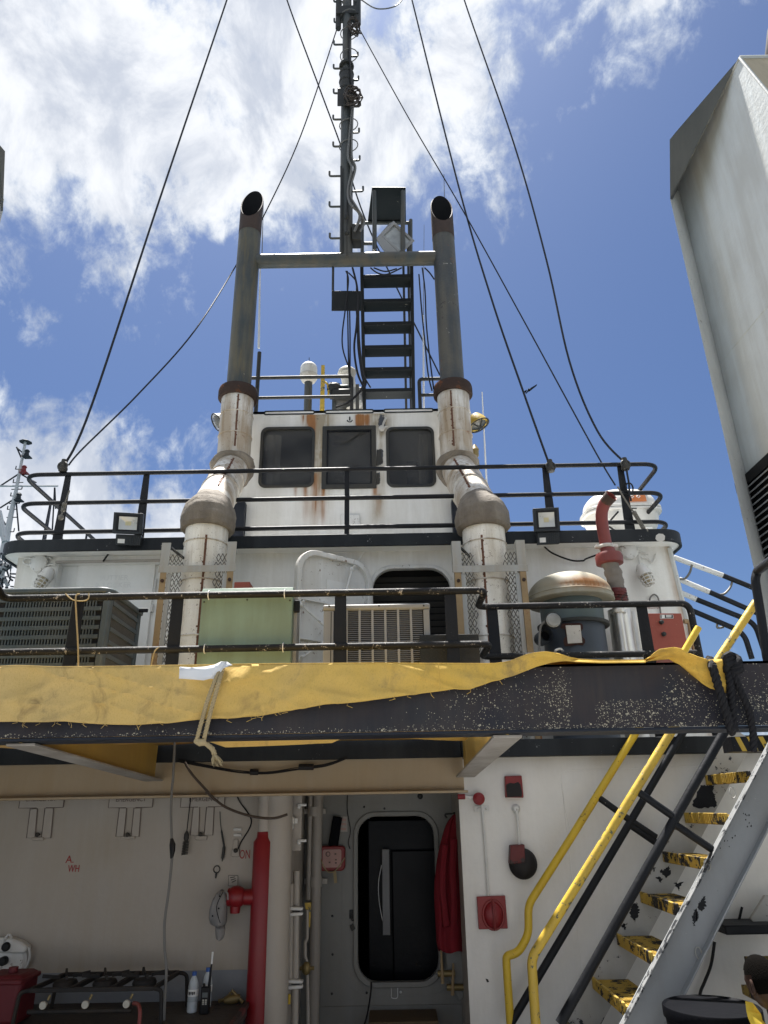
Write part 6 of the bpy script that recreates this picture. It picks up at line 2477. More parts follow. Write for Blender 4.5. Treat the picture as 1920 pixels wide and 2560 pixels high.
for k in range(26):
    t = k / 26
    c_ = P(A2(765 + 190 * t, 1625 + 24 * math.sin(t * 3.1) + random.uniform(-3, 3)), Y=YP - .14)
    mb.tube([c_ + V((math.cos(a) * .022, 0 if k % 2 else math.sin(a) * .018, math.sin(a) * .016 if k % 2 else 0)) for a in [i * 2 * math.pi / 8 for i in range(8)]], .006, 4, closed=True)
part(sl_, 'chain', mb, 'mesh_wire', kind='stuff')

# satellite dome, radar gear, marker post on the roof
YD = 9.5
sdx = P(A4(664, 1180), Y=YD).x
zd0, zd1 = P(A4(664, 1262), Y=YD).z, P(A4(664, 1140), Y=YD).z
rd = (P(A4(716, 1180), Y=YD).x - P(A4(612, 1180), Y=YD).x) / 2
so_ = T('satellite_dome', 'white satellite dome on a grey post standing on the wheelhouse roof', 'antenna dome', (sdx, YD, ZW1))
mb = MB()
zm_ = zd0 + (zd1 - zd0) * .42
mb.lathe([(rd, zm_ - .02), (rd * 1.0, zm_ + (zd1 - zm_) * .45)] + [(rd * math.cos(R(a)), zm_ + (zd1 - zm_) * .45 + (zd1 - zm_) * .55 * math.sin(R(a))) for a in range(15, 91, 15)], (sdx, YD, 0), n=28)
part(so_, 'dome', mb, 'dome_white')
mb = MB()
mb.lathe([(.064, zd0), (rd * .8, zd0 + .03), (rd * 1.08, zm_ - .05), (rd * 1.08, zm_ - .02)], (sdx, YD, 0), n=24)
part(so_, 'base', mb, 'plate_pale')
mb = MB()
mb.tube([(sdx, YD, ZWS - .03), (sdx, YD, zd0)], .062, 16)
part(so_, 'post', mb, 'mast_grey')
mb = MB()
mb.tube([(sdx, YD, zd1), (sdx, YD, zd1 + .10)], .006, 5)
part(so_, 'tip', mb, 'iron_dark')
pa, pb = P(D5(255, 130), Y=9.2), P(D5(265, 1170), Y=9.2)
mb = MB()
mb.bar((pa.x, 9.2, ZWS), (pa.x, 9.2, pa.z), .075, .05, taper=.7)
mb.tube(spline([P(D5(275, 490), Y=9.2), P(D5(360, 560), Y=9.2), P(D5(380, 680), Y=9.2), P(D5(378, 820), Y=9.2)], 5), .018, 6)
solo('marker_post', 'worn yellow wooden post standing on the wheelhouse roof right of the dome', 'post', mb, 'yellow_worn')
rg = T('radar_scanner', 'dark radar gearbox on legs between the yellow post and the mast stair', 'radar', tuple(P(D5(680, 1150), Y=9.25)))
mb = MB()
a, b_ = P(D5(470, 690), Y=9.2), P(D5(890, 960), Y=9.2)
mb.box((a.x, 9.15, b_.z), (b_.x, 9.6, a.z))
part(rg, 'gearbox', mb, 'iron_dark', bev=.03)
mb = MB()
a, b_ = P(D5(640, 640), Y=9.3), P(D5(860, 690), Y=9.3)
mb.box((a.x, 9.2, b_.z), (b_.x, 9.5, a.z))
part(rg, 'turning_head', mb, 'unit_grey', bev=.02)
mb = MB()
a, b_ = P(D5(590, 570), Y=9.3), P(D5(640, 690), Y=9.3)
mb.box((a.x, 9.25, b_.z), (b_.x, 9.35, a.z))
c_ = P(D5(500, 650), Y=9.25)
mb.lathe([(.05, -.1), (.09, -.05), (.09, .05), (.05, .1)], c_, (1, 0, 0), 12)
mb.tube([P(D5(350, 690), Y=9.2), P(D5(560, 650), Y=9.2)], .022, 6)
mb.tube([P(D5(445, 520), Y=9.2), P(D5(440, 900), Y=9.2)], .02, 6)
part(rg, 'motor', mb, 'iron_dark')
for xa_, xb_ in ((465, 560), (1005, 1085)):
    mb = MB()
    a, b_ = P(D5(xa_, 900), Y=9.22), P(D5(xb_, 900), Y=9.22)
    mb.box((a.x, 9.2, ZWS - .02), (b_.x, 9.26, a.z + .25))
    part(rg, 'leg', mb, 'mast_grey')
hn = T('air_horn', 'pale trumpet horn tilted on the wheelhouse roof behind the railing corner', 'horn', tuple(P(D5(870, 800), Y=9.5)))
mb = MB()
h0, h1 = P(D5(810, 280), Y=9.5), P(D5(880, 760), Y=9.6)
mb.lathe([(.155, 0), (.15, .02), (.11, .10), (.095, .5), (.085, (h1 - h0).length)], h0, h1 - h0, 22, cap=False)
mb.ball(h0 + V((0, 0, .01)), .14, 16, 8, (1, 1, .35))
mb.ball(P(D5(930, 1020), Y=9.4), .12, 14, 8, (1.3, 1, .8))
part(hn, 'trumpet', mb, 'dome_white')
mb = MB()
mb.box((h1.x - .12, 9.45, ZWS - .02), (h1.x + .2, 9.7, h1.z + .02))
part(hn, 'bracket', mb, 'plate_pale', bev=.02)
# sun of small blobs on the roof: cable glands
# whip antennas
for nm, a, b_, Yw_, r_, mt_ in (('white whip antenna rising beside the port exhaust', A4(358, 1050), A4(367, 560), 8.85, .018, 'wire_white'),
                                ('thin whip antenna tip showing above the port exhaust', A4(378, 480), A4(387, 152), 8.85, .008, 'cable_grey'),
                                ('thin whip antenna rising behind the starboard exhaust mouth', A4(1500, 600), A4(1488, -10), 10.2, .010, 'cable_grey'),
                                ('white whip antenna between the mast stair and the starboard exhaust', A4(1365, 1420), A4(1362, 850), 9.9, .018, 'wire_white'),
                                ('hair-thin antenna left of the starboard exhaust mouth', A4(1362, 850), A4(1367, 297), 9.9, .006, 'cable_grey'),
                                ('white whip antenna right of the starboard exhaust by the yellow work light', A7(880, 700), A7(845, 0), 9.3, .014, 'wire_white')):
    mb = MB()
    mb.tube([P(a, Y=Yw_), P(b_, Y=Yw_)], [r_, r_ * .6], 7)
    solo('whip_antenna', nm, 'antenna', mb, mt_, 'whip antennas on the wheelhouse')

# ------------------------------------------------------------------ stay wires
STAYS = [('port outer stay wire from the bridge deck railing up out of the frame', [(q(139, 1006), YB), (q(200, 870), 7.5), (q(345, 430), 7.9), (q(490, 0), 8.3), (q(515, -80), 8.4)], .016),
         ('sagging stay wire from the port bridge railing to the upper mast', [(q(148, 1005), YB), (q(180, 968), 7.5), (q(300, 850), 7.7), (q(420, 715), 8.0), (q(512, 570), 8.7), (q(570, 466), 8.7), (q(650, 292), 8.6), (q(728, 62), 8.4)], .011),
         ('stay wire crossing behind the mast from upper left', [(q(600, -80), 9.5), (q(620, 0), 9.5), (q(690, 190), 10), (q(740, 325), 10.4), (q(800, 500), 10.6), (q(950, 810), 11.3)], .015),
         ('thin stay wire from the mast to the turnbuckle on the starboard railing', [(q(776, 62), 8.4), (q(880, 250), 8.3), (q(1000, 455), 8.1), (q(1130, 690), 7.8), (q(1280, 965), 7.5), (q(1329, 1048), 7.4)], .010),
         ('stay wire ending at the middle post of the starboard railing', [(q(870, -80), 8.6), (q(890, 0), 8.5), (q(990, 400), 8.2), (q(1060, 640), 7.8), (q(1130, 845), 7.6), (q(1186, 1002), YB)], .014),
         ('outermost starboard stay wire ending at the corner post', [(q(985, -80), 8.6), (q(1003, 0), 8.5), (q(1110, 310), 8.3), (q(1180, 560), 8.0), (q(1230, 780), 7.7), (q(1290, 930), 7.55), (q(1352, 1002), YB)], .014)]
for nm, pts, r_ in STAYS:
    mb = MB()
    mb.tube(spline([P(p, Y=y) for p, y in pts], 8), r_, 6)
    solo('stay_wire', nm, 'wire', mb, 'wire_rope', 'stay wires of the mast')
mb = MB()
mb.tube(spline([P(A2(600, -60), Y=8.3), P(A2(685, 0), Y=8.3), P(A2(780, 55), Y=8.3), P(A2(890, 45), Y=8.3), P(A2(945, 0), Y=8.3), P(A2(960, -60), Y=8.3)], 6), .012, 5)
solo('loop_cable', 'slack loop of thin cable at the top edge right of the mast', 'cable', mb, 'cable_grey')
# shackles and turnbuckles
for nm, p, yy in (('wire clamp on the port railing corner', D6(875, 480), YB - .03), ('wire clamp on the middle starboard railing post', A7(1350, 555), YB - .03), ('wire clamp on the starboard corner railing post', A8(600, 245), YB - .03)):
    mb = MB()
    c_ = P(p, Y=yy)
    mb.lathe([(.045, -.06), (.055, -.03), (.04, .02), (.03, .09)], c_, n=10)
    mb.tube([c_ + V((math.cos(a) * .05, -.02, math.sin(a) * .05)) for a in [i * 2 * math.pi / 12 for i in range(12)]], .014, 6, closed=True)
    solo('wire_clamp', nm, 'clamp', mb, 'iron_dark', 'wire clamps on the railing')
for nm, pts in (('rusty turnbuckle hanging on the port corner railing post', [D6(960, 810), D6(935, 880), D6(890, 1000), D6(870, 1080), D6(840, 1180)]),
                ('galvanised turnbuckle slanting across the starboard corner post', [A8(545, 405), A8(600, 500), A8(640, 560), A8(670, 600), A8(735, 710), A8(760, 735)])):
    t = T('turnbuckle', nm, 'turnbuckle', tuple(P(pts[-1], Y=YB - .08)), 'turnbuckles on the bridge railing')
    mb = MB()
    pp = [P(p, Y=YB - .07) for p in pts]
    mb.tube(pp, .010, 6)
    part(t, 'rod', mb, 'mesh_wire')
    d_ = (pp[-2] - pp[-3]).normalized()
    s_ = d_.cross(V((0, 1, 0))).normalized() * .018
    mb = MB()
    mb.tube([pp[-3] + s_, pp[-2] + s_], .008, 6)
    mb.tube([pp[-3] - s_, pp[-2] - s_], .008, 6)
    mb.ball(pp[-3], .028, 8, 5)
    mb.ball(pp[-2], .026, 8, 5)
    mb.ball(pp[-1], .035, 8, 5)
    part(t, 'barrel', mb, 'mesh_wire')
mb = MB()
pts = [A8(605, 235), A8(618, 320), A8(630, 385), A8(632, 430), A8(635, 470), A8(645, 510)]
mb.tube([P(p, Y=YB - .05) for p in pts], .012, 6)
c_ = P(A8(633, 412), Y=YB - .05)
mb.tube([c_ + V((math.cos(a) * .04, 0, math.sin(a) * .06)) for a in [i * 2 * math.pi / 12 for i in range(12)]], .010, 6, closed=True)
solo('wire_tail', 'short wire tail with an eye hanging on the starboard corner post', 'wire', mb, 'wire_rope')

# ------------------------------------------------------------------ funnels either side
XF = 3.05


def funnel(label, sgn):
    cx = (P(A3(1025, 1290), Y=5.08).x + P(q(13, 430), Y=5.08).x) / 2

    def S(p):
        return V((cx + sgn * (p.x - cx), p.y, p.z)) if sgn < 0 else p
    ap = P(A3(1475, 375), X=XF)
    bb = P(A3(1065, 1215), X=XF)
    nr = P(A3(1659, 600), X=XF)
    k_ = (nr.y - ap.y) / (nr.z - ap.z)
    fy = P(A8(1560, 1030), X=XF).y
    yn = ap.y + k_ * (2.6 - ap.z)
    t = T('funnel_casing', label, 'funnel', tuple(S(V((XF, 4.2, 0)))), 'funnel casings at the sides of the work deck')
    xo = 5.4
    mb = MB()
    poly = [V((XF, bb.y, 2.6)), bb, ap, V((XF, yn, 2.6))]
    out_ = [V((xo, p.y, p.z)) for p in poly]
    mb.add([S(p) for p in poly] + [S(p) for p in out_], [(0, 1, 2, 3), (0, 1, 5, 4), (1, 2, 6, 5), (3, 0, 4, 7), (7, 6, 5, 4)])
    part(t, 'casing', mb, 'funnel_white')
    mb = MB()
    mb.add([S(p) for p in (poly[2], poly[3], out_[3], out_[2])], [(0, 1, 2, 3)])
    part(t, 'aft_face', mb, 'funnel_tan')
    # dark wing plate beyond the sloping edge
    d1 = P(A3(1473, 366), X=XF + .01)
    d1.y += .03
    y2 = bb.y - .38
    d2 = P(A3(1022, 905), Y=y2)
    d2b = P(A3(1062, 855), Y=y2 - .02)
    d3 = P(A3(1025, 1290), Y=y2)
    mb = MB()
    mb.prism([S(p) for p in (d1, d2b, d2, d3, bb + V((0.002, .004, 0)), ap + V((.002, .004, 0)))], V((sgn * .025, .012, 0)))
    part(t, 'wing_plate', mb, 'funnel_grey')
    mb = MB()
    d3b = V((d3.x, d3.y, 2.6))
    mb.prism([S(p) for p in (bb + V((-.002, 0, 0)), d3, d3b, V((XF - .002, bb.y, 2.6)))], V((sgn * .05, .02, 0)))
    part(t, 'corner_strip', mb, 'funnel_edge')
    mb = MB()
    for p0, p1 in ((ap, bb), (bb, V((XF, bb.y, 2.6)))):
        mb.tube([S(p0), S(p1)], .012, 6)
    mb.tube([S(ap), S(V((xo, ap.y, ap.z)))], .02, 6)
    mb.tube([S(ap), S(poly[3])], .012, 6)
    part(t, 'edge_bead', mb, 'funnel_edge')
    for a_, b_ in ((V((XF, yn + .1, 5.2)), V((XF, bb.y, 5.35))),):
        mb = MB()
        mb.tube([S(a_), S(b_)], .005, 5)
        part(t, 'weld_seam', mb, 'funnel_white')
    # louvres
    lz1, ly1 = P(A8(1415, 385), X=XF - .03).z, P(A8(1415, 385), X=XF - .03).y
    lz0 = P(A8(1560, 1000), X=XF - .03).z
    mb = MB()
    mb.box(S(V((XF - .035, 3.5, lz1 - .09))), S(V((XF + .02, ly1, lz1)))).box(S(V((XF - .02, 3.5, lz0))), S(V((XF + .015, ly1 - .05, lz1 - .092))))
    lz1 -= .092
    part(t, 'louvre_back', mb, 'label_black')
    mb = MB()
    mb.box(S(V((XF - .03, ly1 - .07, lz0))), S(V((XF + .0, ly1, lz1 - .002))))
    part(t, 'louvre_frame', mb, 'slat_grey')
    n = 12
    p_ = (lz1 - lz0) / n
    first = None
    for k in range(n):
        if first is None:
            mb = MB()
            z = lz1 - p_ * .3
            mb.hexa([S(V(p)) for p in ((XF - .052, 3.5, z - p_ * .42), (XF - .052, ly1 - .07, z - p_ * .42), (XF - .046, ly1 - .07, z - p_ * .46), (XF - .046, 3.5, z - p_ * .46))],
                    [S(V(p)) for p in ((XF - .022, 3.5, z + p_ * .12), (XF - .022, ly1 - .07, z + p_ * .12), (XF - .020, ly1 - .07, z + p_ * .06), (XF - .020, 3.5, z + p_ * .06))])
            mb.box(S(V((XF - .056, 3.5, z - p_ * .48))), S(V((XF - .048, ly1 - .07, z - p_ * .34))))
            first = part(t, 'louvre_slat', mb, 'slat_grey')
        else:
            share(first, t, (0, 0, -k * p_))
    mb = MB()
    c_ = P(A3(1640, 375), Z=ap.z)
    c_ = V((P(A3(1650, 330), Y=ap.y + .3).x + .10, ap.y + .3, ap.z - .1))
    mb.tube([S(c_), S(c_ + V((0, 0, .55))), S(c_ + V((.05, -.05, .8))), S(c_ + V((.2, -.15, .95)))], .12, 14)
    part(t, 'exhaust_pipe', mb, 'deep_black')
    mb = MB()
    mb.box(S(V((XF + .5, bb.y - .5, 0))), S(V((XF + 1.2, bb.y - .1, 2.6)))).box(S(V((XF + .5, 3.0, 0))), S(V((XF + 1.2, 3.5, 2.6))))
    part(t, 'support_leg', mb, 'funnel_white', kind='stuff')
    return t


funnel('tall pale grey funnel casing with slatted louvre at the right edge', 1)
funnel('dark edge of the opposite funnel casing just entering the left edge', -1)
mb = MB()
pts = [P(A8(1720, 930), Y=3.0), P(A8(1640, 985), Y=3.4), P(A8(1580, 1030), Y=3.7), P(A8(1563, 1090), Y=3.7), P(A8(1600, 1320), Y=3.7), P(A8(1650, 1659), Y=3.7)]
mb.tube(bend(pts, .06), .023, 12)
mb.tube([pts[-1], (pts[-1].x, pts[-1].y, 0)], .023, 12)
solo('hoop_rail', 'thick black bent pipe hoop in front of the louvre at the right edge', 'railing', mb, 'black_paint')
fr = T('far_stair_rails', 'white and black pipe handrails sloping down beyond the starboard deckhouse corner', 'railing', tuple(P(A8(1300, 1600), Y=8.6)))
for a, m_, b_, tail in ((A8(960, 928), A8(1325, 1063), A8(1560, 1158), None), (A8(1000, 1090), A8(1225, 1185), A8(1600, 1350), None), (A8(1018, 1192), A8(1130, 1240), A8(1560, 1412), A8(1650, 1680)), (A8(1040, 1298), A8(1042, 1299), A8(1480, 1485), A8(1540, 1680))):
    pa, pm, pb = P(a, Y=8.6), P(m_, Y=8.55), P(b_, Y=8.5)
    mb = MB()
    mb.tube([pa, pm], .032, 10)
    part(fr, 'white_rail', mb, 'white_fitting')
    mb = MB()
    mb.tube(bend([pm, pb] + ([P(tail, Y=8.5)] if tail else [P((b_[0] + 60, b_[1] + 26), Y=8.5)]), .12), .032, 10)
    part(fr, 'black_rail', mb, 'black_paint')
for pts in ([A8(1095, 985), A8(1080, 1040), A8(1045, 1085), A8(1005, 1088)], [A8(1395, 1100), A8(1380, 1150), A8(1340, 1195), A8(1305, 1205)], [A8(1283, 1420), A8(1285, 1450), A8(1330, 1445)]):
    mb = MB()
    mb.tube(spline([P(p, Y=8.55) for p in pts], 5), .014, 6)
    part(fr, 'rail_hook', mb, 'mesh_wire')

# ------------------------------------------------------------------ another ship's mast far to port, and a bird
YK = 24.0
fm = T('distant_mast', 'rusty white mast of another ship with lamps and a yard, beyond the port corner', 'mast', tuple(P(D6(20, 1900), Y=YK)))
fm_pts = [D6(352, 135), D6(285, 480), D6(225, 800), D6(150, 1150), D6(70, 1560), D6(20, 1830), D6(-20, 2100)]
mb = MB()
pp = [P(p, Y=YK) for p in fm_pts]
mb.tube(pp, [.05, .055, .065, .09, .13, .15, .16], 12)
part(fm, 'pole', mb, 'far_white')
mb = MB()
mb.tube([P(D6(-30, 748), Y=YK), P(D6(800, 746), Y=YK)], .035, 8)
part(fm, 'yard', mb, 'far_white')
for a, b_ in ((D6(5, 745), D6(250, 585)), (D6(300, 590), D6(500, 700)), (D6(0, 1050), D6(190, 930)), (D6(230, 210), D6(300, 370)), (D6(230, 215), D6(310, 285)), (D6(0, 1160), D6(85, 1290)), (D6(225, 980), D6(260, 1370)), (D6(755, 770), D6(720, 1420)), (D6(757, 770), D6(770, 1060))):
    mb = MB()
    mb.tube([P(a, Y=YK), P(b_, Y=YK)], .03 if b_[0] < 140 else .022, 6)
    part(fm, 'stay', mb, 'far_dark')
for p, s_ in ((D6(215, 515), -1), (D6(180, 700), -1), (D6(300, 790), 1), (D6(145, 885), -1), (D6(268, 985), 1), (D6(100, 1070), -1), (D6(235, 1178), 1), (D6(190, 1378), 1)):
    mb = MB()
    e = P(p, Y=YK)
    mb.tube([e, e + V((-s_ * .38, 0, 0))], .02, 5)
    mb.tube([e, e + V((0, 0, .14))], .02, 5)
    part(fm, 'rung', mb, 'far_dark')
for p, mt_ in ((D6(370, 300), 'far_dark'), (D6(330, 520), 'red_box'), (D6(258, 900), 'far_dark')):
    mb = MB()
    c_ = P(p, Y=YK - .1)
    mb.lathe([(.08, -.12), (.10, -.08), (.07, .06), (.10, .1), (.06, .16)], c_, n=10)
    mb.box(c_ + V((-.1, -.12, -.17)), c_ + V((.18, .12, -.13)))
    part(fm, 'mast_lamp', mb, mt_)
mb = MB()
c_ = P(D6(358, 125), Y=YK)
mb.lathe([(.24, -.05), (.09, .03), (.04, .05)], c_, n=8)
part(fm, 'cap', mb, 'far_dark')
ft = T('distant_lattice', 'tangled pale lattice derrick of another ship behind the port deckhouse edge', 'lattice', tuple(P(D6(60, 2180), Y=23)))
random.seed(9)
mb = MB()
for a, b_, r_ in ((D6(-20, 1100), D6(70, 1520), .11), (D6(0, 1380), D6(80, 1560), .06), (D6(-10, 1900), D6(160, 1840), .12), (D6(40, 2000), D6(110, 2120), .07), (D6(-10, 1760), D6(60, 1840), .05), (D6(0, 2010), D6(70, 1900), .05)):
    mb.tube([P(a, Y=23), P(b_, Y=23)], r_, 8)
part(ft, 'spar', mb, 'far_white', kind='stuff')
mb = MB()
for k in range(70):
    a = (random.uniform(-30, 170), random.uniform(1640, 2200))
    an = random.uniform(0, 3.14)
    ln = random.uniform(30, 100)
    b_ = (a[0] + math.cos(an) * ln, a[1] + math.sin(an) * ln)
    mb.tube([P(D6(*a), Y=23 + random.uniform(-.3, .6)), P(D6(*b_), Y=23 + random.uniform(-.3, .6))], random.uniform(.015, .035), 5)
part(ft, 'bracing', mb, 'far_dark', kind='stuff')
mb = MB()
cy_ = 22
a, b_, c_, d_ = P(q(1130, 848), Y=cy_), P(q(1138, 843), Y=cy_), P(q(1145, 840), Y=cy_), P(q(1160, 831), Y=cy_)
mb.hexa([a, b_, b_ + V((0, .1, -.02)), a + V((0, .08, 0))], [p + V((0, 0, .03)) for p in (a, b_, b_ + V((0, .1, 0)), a + V((0, .08, 0)))])
mb.tube([P(q(1139, 846), Y=cy_), P(q(1143, 842), Y=cy_), P(q(1147, 841), Y=cy_)], [.02, .06, .015], 7)
mb.hexa([c_, d_, d_ + V((0, .08, 0)), c_ + V((0, .16, -.02))], [p + V((0, 0, .025)) for p in (c_, d_, d_ + V((0, .06, 0)), c_ + V((0, .16, 0)))])
mb.bar(P(q(1141, 845), Y=cy_), P(q(1136, 850), Y=cy_), .03, .03)
solo('bird', 'small dark seabird with spread wings flying right of the stack', 'bird', mb, 'bird_dark')

# ------------------------------------------------------------------ starboard stair
YN, YFAR = 5.35, 6.12
ss = T('deck_stair', 'steep grey and yellow ship stair with black treads climbing to starboard', 'stair', (P(B8(900, 1659), Y=YN).x, (YN + YFAR) / 2, 0))
# near stringer: a grey channel
e0, e1 = P(B8(640, 1650), Y=YN), P(B4(1650, 960), Y=YN)
f0, f1 = P(B8(960, 1659), Y=YN), P(B8(1659, 320), Y=YN)
dirS = (e1 - e0).normalized()
print('stair slope', math.degrees(math.atan2(dirS.z, dirS.x)), e0, e1)
nS = V((dirS.z, 0, -dirS.x))
wS = (f0 - e0).dot(nS)
b0 = e0 - dirS * ((e0.z - .0) / dirS.z)
b1 = e1 + dirS * ((ZB1 - e1.z) / dirS.z + .1)
mb = MB()
mb.prism([b0, b1, b1 + nS * wS, b0 + nS * wS], (0, .012, 0))
part(ss, 'near_stringer', mb, 'stringer_grey')
for off, nm in ((0, 'stringer_flange'), (wS - .012, 'stringer_flange')):
    mb = MB()
    a, b_ = b0 + nS * off, b1 + nS * off
    mb.prism([a, b_, b_ + nS * .012, a + nS * .012], (0, -.055, 0))
    part(ss, nm, mb, 'flange_worn_dimmed' if off == 0 else 'stringer_grey', bev=.003)
g0 = P(B8(440, 1310), Y=YFAR)
g1 = P(B4(1180, 1190), Y=YFAR)
fo = V((g0.x - (b0 + dirS * ((g0.z) / dirS.z)).x, 0, 0))
h0, h1 = b0 + fo + nS * -.02, b1 + fo + nS * -.02
mb = MB()
mb.prism([V((p.x, YFAR, p.z)) for p in (h0, h1, h1 + nS * wS, h0 + nS * wS)], (0, .012, 0))
part(ss, 'far_stringer', mb, 'stringer_white')
tread_px = [(B8(440, 1370), B8(680, 1530)), (B8(612, 1060), B8(890, 1180)), (B8(775, 765), B8(1065, 835)), (B8(925, 490), B8(1225, 520)), (B8(1085, 215), B8(1385, 215)), (B4(1190, 1205), B4(1540, 1170))]
zs_t = []
for a, b_ in tread_px:
    pa, pb = P(a, Y=YFAR), P(b_, Y=YN)
    zs_t.append(((pa.x + pb.x) / 2, (pa.z + pb.z) / 2))
print('treads', zs_t)
pz = (zs_t[-1][1] - zs_t[0][1]) / 5
px__ = (zs_t[-1][0] - zs_t[0][0]) / 5
for k in range(-2, 6):
    x, z = zs_t[0][0] + px__ * k, zs_t[0][1] + pz * k
    mb = MB()
    mb.box((x, YN + .014, z - .030), (x + .26, YFAR - .002, z + .004))
    mb.box((x - .008, YN + .014, z - .052), (x + .010, YFAR - .002, z + .024))
    tr_ = part(ss, 'tread', mb, 'tread_wear', bev=.004)
    mb = MB()
    random.seed(40 + k)
    for r_ in range(26):
        yy = YN + .03 + r_ * (YFAR - YN - .05) / 26
        mb.bar((x + .03, yy, z + .007), (x + .24, yy, z + .007), .012, .006, side=(0, 1, 0))
        mb.bar((x - .010, yy, z - .046), (x - .010, yy + random.uniform(-.008, .008), z + .022), .010, .006, side=(0, 1, 0))
    part(tr_, 'tread_grip', mb, 'tread_wear', kind='stuff')
# striped landing edge at the head
mb = MB()
pa, pb = P(B4(1390, 960), Y=YN + .1), P(B4(1640, 920), Y=YN + .1)
zq = P(B4(1420, 1005), Y=YN + .1).z
zq1 = P(B4(1420, 895), Y=YN + .1).z
mb.box((pa.x, YN + .09, zq), (pa.x + 1.4, YN + .25, zq1))
ld = part(ss, 'landing_edge', mb, 'black_paint')
for k in range(9):
    mb = MB()
    x = pa.x + .03 + k * .085
    mb.prism([(x + .035, YN + .088, zq + .002), (x + .07, YN + .088, zq + .002), (x + .035, YN + .088, zq1 - .002), (x, YN + .088, zq1 - .002)], (0, .0015, 0))
    part(ld, 'warning_stripe', mb, 'yellow_worn')
# handrails: two yellow top rails, two black lower rails, links
def rail(pts, Y_, r_, m_, nm, rad=.06):
    mb = MB()
    mb.tube(bend([P(p, Y=Y_) for p in pts], rad, 6), r_, 12)
    return part(ss, nm, mb, m_)


rail([D3(1545, 735), B4(690, 850), B4(190, 1659), B7(1162, 838), B7(1166, 1040), B7(1095, 1165), B7(1012, 1190), B7(1012, 1240), B7(1040, 1659)], YFAR, .030, 'yellow_paint', 'far_handrail')
rail([A8(1570, 1260), B4(950, 845), B4(450, 1659), B7(1185, 1205), B7(1215, 1659)], YN, .031, 'yellow_worn', 'near_handrail', .05)
rail([B4(1040, 845), B4(560, 1659), B7(1040, 1659)], YFAR, .029, 'black_paint', 'far_mid_rail')
rail([B4(1340, 850), B4(880, 1659), B8(220, 1659)], YN, .032, 'black_paint', 'near_mid_rail')
for pts, Y_ in (((B4(405, 1345), B4(620, 1500), B4(830, 1640)), YFAR), ((B8(700, 280), B8(890, 410)), YFAR), ((B4(700, 1305), B4(950, 1480)), YN), ((B8(1010, 275), B8(1270, 450)), YN)):
    mb = MB()
    mb.tube([P(p, Y=Y_) for p in pts], .026, 10)
    part(ss, 'rail_link', mb, 'black_paint')
for uv in (B8(1415, 60), B8(1240, 560), B8(1180, 1170)):
    mb = MB()
    c_ = P(uv, Y=YN - .01)
    mb.tube([c_ + V((math.cos(a) * .02, 0, math.sin(a) * .035)) for a in [i * 2 * math.pi / 10 for i in range(10)]], .004, 5, closed=True)
    part(ss, 'pad_eye', mb, 'stringer_white')
random.seed(21)


def patch(parent, uvs, Y_, mat, nm, th=.002):
    mb = MB()
    pts = []
    n = len(uvs)
    for i in range(n):
        a, b_ = uvs[i], uvs[(i + 1) % n]
        ln = math.hypot(b_[0] - a[0], b_[1] - a[1])
        kk = max(3, min(9, int(ln / 2.2)))
        for k in range(kk):
            t = k / kk
            w_ = min(3.2, ln * .20)
            pts.append((a[0] + (b_[0] - a[0]) * t + random.uniform(-w_, w_), a[1] + (b_[1] - a[1]) * t + random.uniform(-w_, w_)))
    mb.prism([P(p, Y=Y_) for p in pts], (0, th, 0))
    return part(parent, nm, mb, mat)


patch(ss, [B8(1225, 770), B8(1228, 840), B8(1205, 880), B8(1175, 870), B8(1180, 820)], YN - .0015, 'black_paint', 'bare_patch')
patch(ss, [B8(1170, 860), B8(1175, 930), B8(1150, 980), B8(1132, 930), B8(1150, 870)], YN - .0015, 'black_paint', 'bare_patch')
for k in range(16):
    u_, v_ = random.choice([(1490, 220), (1490, 220), (1390, 370), (1330, 440), (1520, 300)])
    u_ += random.gauss(0, 24)
    v_ += random.gauss(0, 28)
    s_ = random.uniform(4, 9)
    patch(ss, [B8(u_, v_ - s_), B8(u_ + s_ * .6, v_), B8(u_, v_ + s_), B8(u_ - s_ * .6, v_)], YN - .0015, 'black_paint', 'paint_chip')
patch(ss, [B8(1190, 10), B8(1280, 5), B8(1275, 60), B8(1310, 130), B8(1300, 160), B8(1170, 165), B8(1130, 150)], YFAR - .002, 'black_paint', 'bare_patch')
for pts in ([(905, 600), (975, 570), (990, 620), (960, 650)], [(880, 640), (930, 650), (915, 680)], [(710, 840), (760, 820), (770, 900), (740, 950), (705, 910)], [(640, 980), (680, 960), (670, 1005)], [(1010, 690), (1070, 680), (1040, 740)], [(860, 580), (885, 575), (870, 605)]):
    patch(ss, [B8(*p) for p in pts], YFAR - .002, 'black_paint', 'bare_patch')

# second stair far to starboard: two treads showing under the first
s2 = T('side_ladder', 'dim second ladder with worn yellow treads half hidden at the right edge', 'ladder', tuple(P(B8(1600, 1400), Y=5.9)))
for a in (B8(1490, 1190), B8(1470, 1385)):
    pa = P(a, Y=6.1)
    pb = P((a[0] + 74, a[1] + 34), Y=5.5)
    mb = MB()
    mb.box((pa.x, 5.2, pa.z - .06), (pa.x + .24, 6.1, pa.z))
    part(s2, 'tread', mb, 'tread_wear', bev=.004)
mb = MB()
pa = P(B8(1600, 1050), Y=5.7)
mb.box((P(B8(1350, 1040), Y=6.0).x, 5.95, pa.z - .03), (6.0, 6.29, pa.z + .03))
part(s2, 'platform', mb, 'black_paint', bev=.01)
mb = MB()
pa = P(B8(1540, 930), Y=6.15)
mb.prism([P(p, Y=6.12) for p in (B8(1540, 930), B8(1640, 770), B8(1760, 770), B8(1760, 1000), B8(1600, 1000))], (0, .03, 0))
part(s2, 'side_plate', mb, 'stringer_white')
mb = MB()
mb.tube([P(B8(1480, 850), Y=6.24), P(B8(1440, 1020), Y=6.24)], .010, 6)
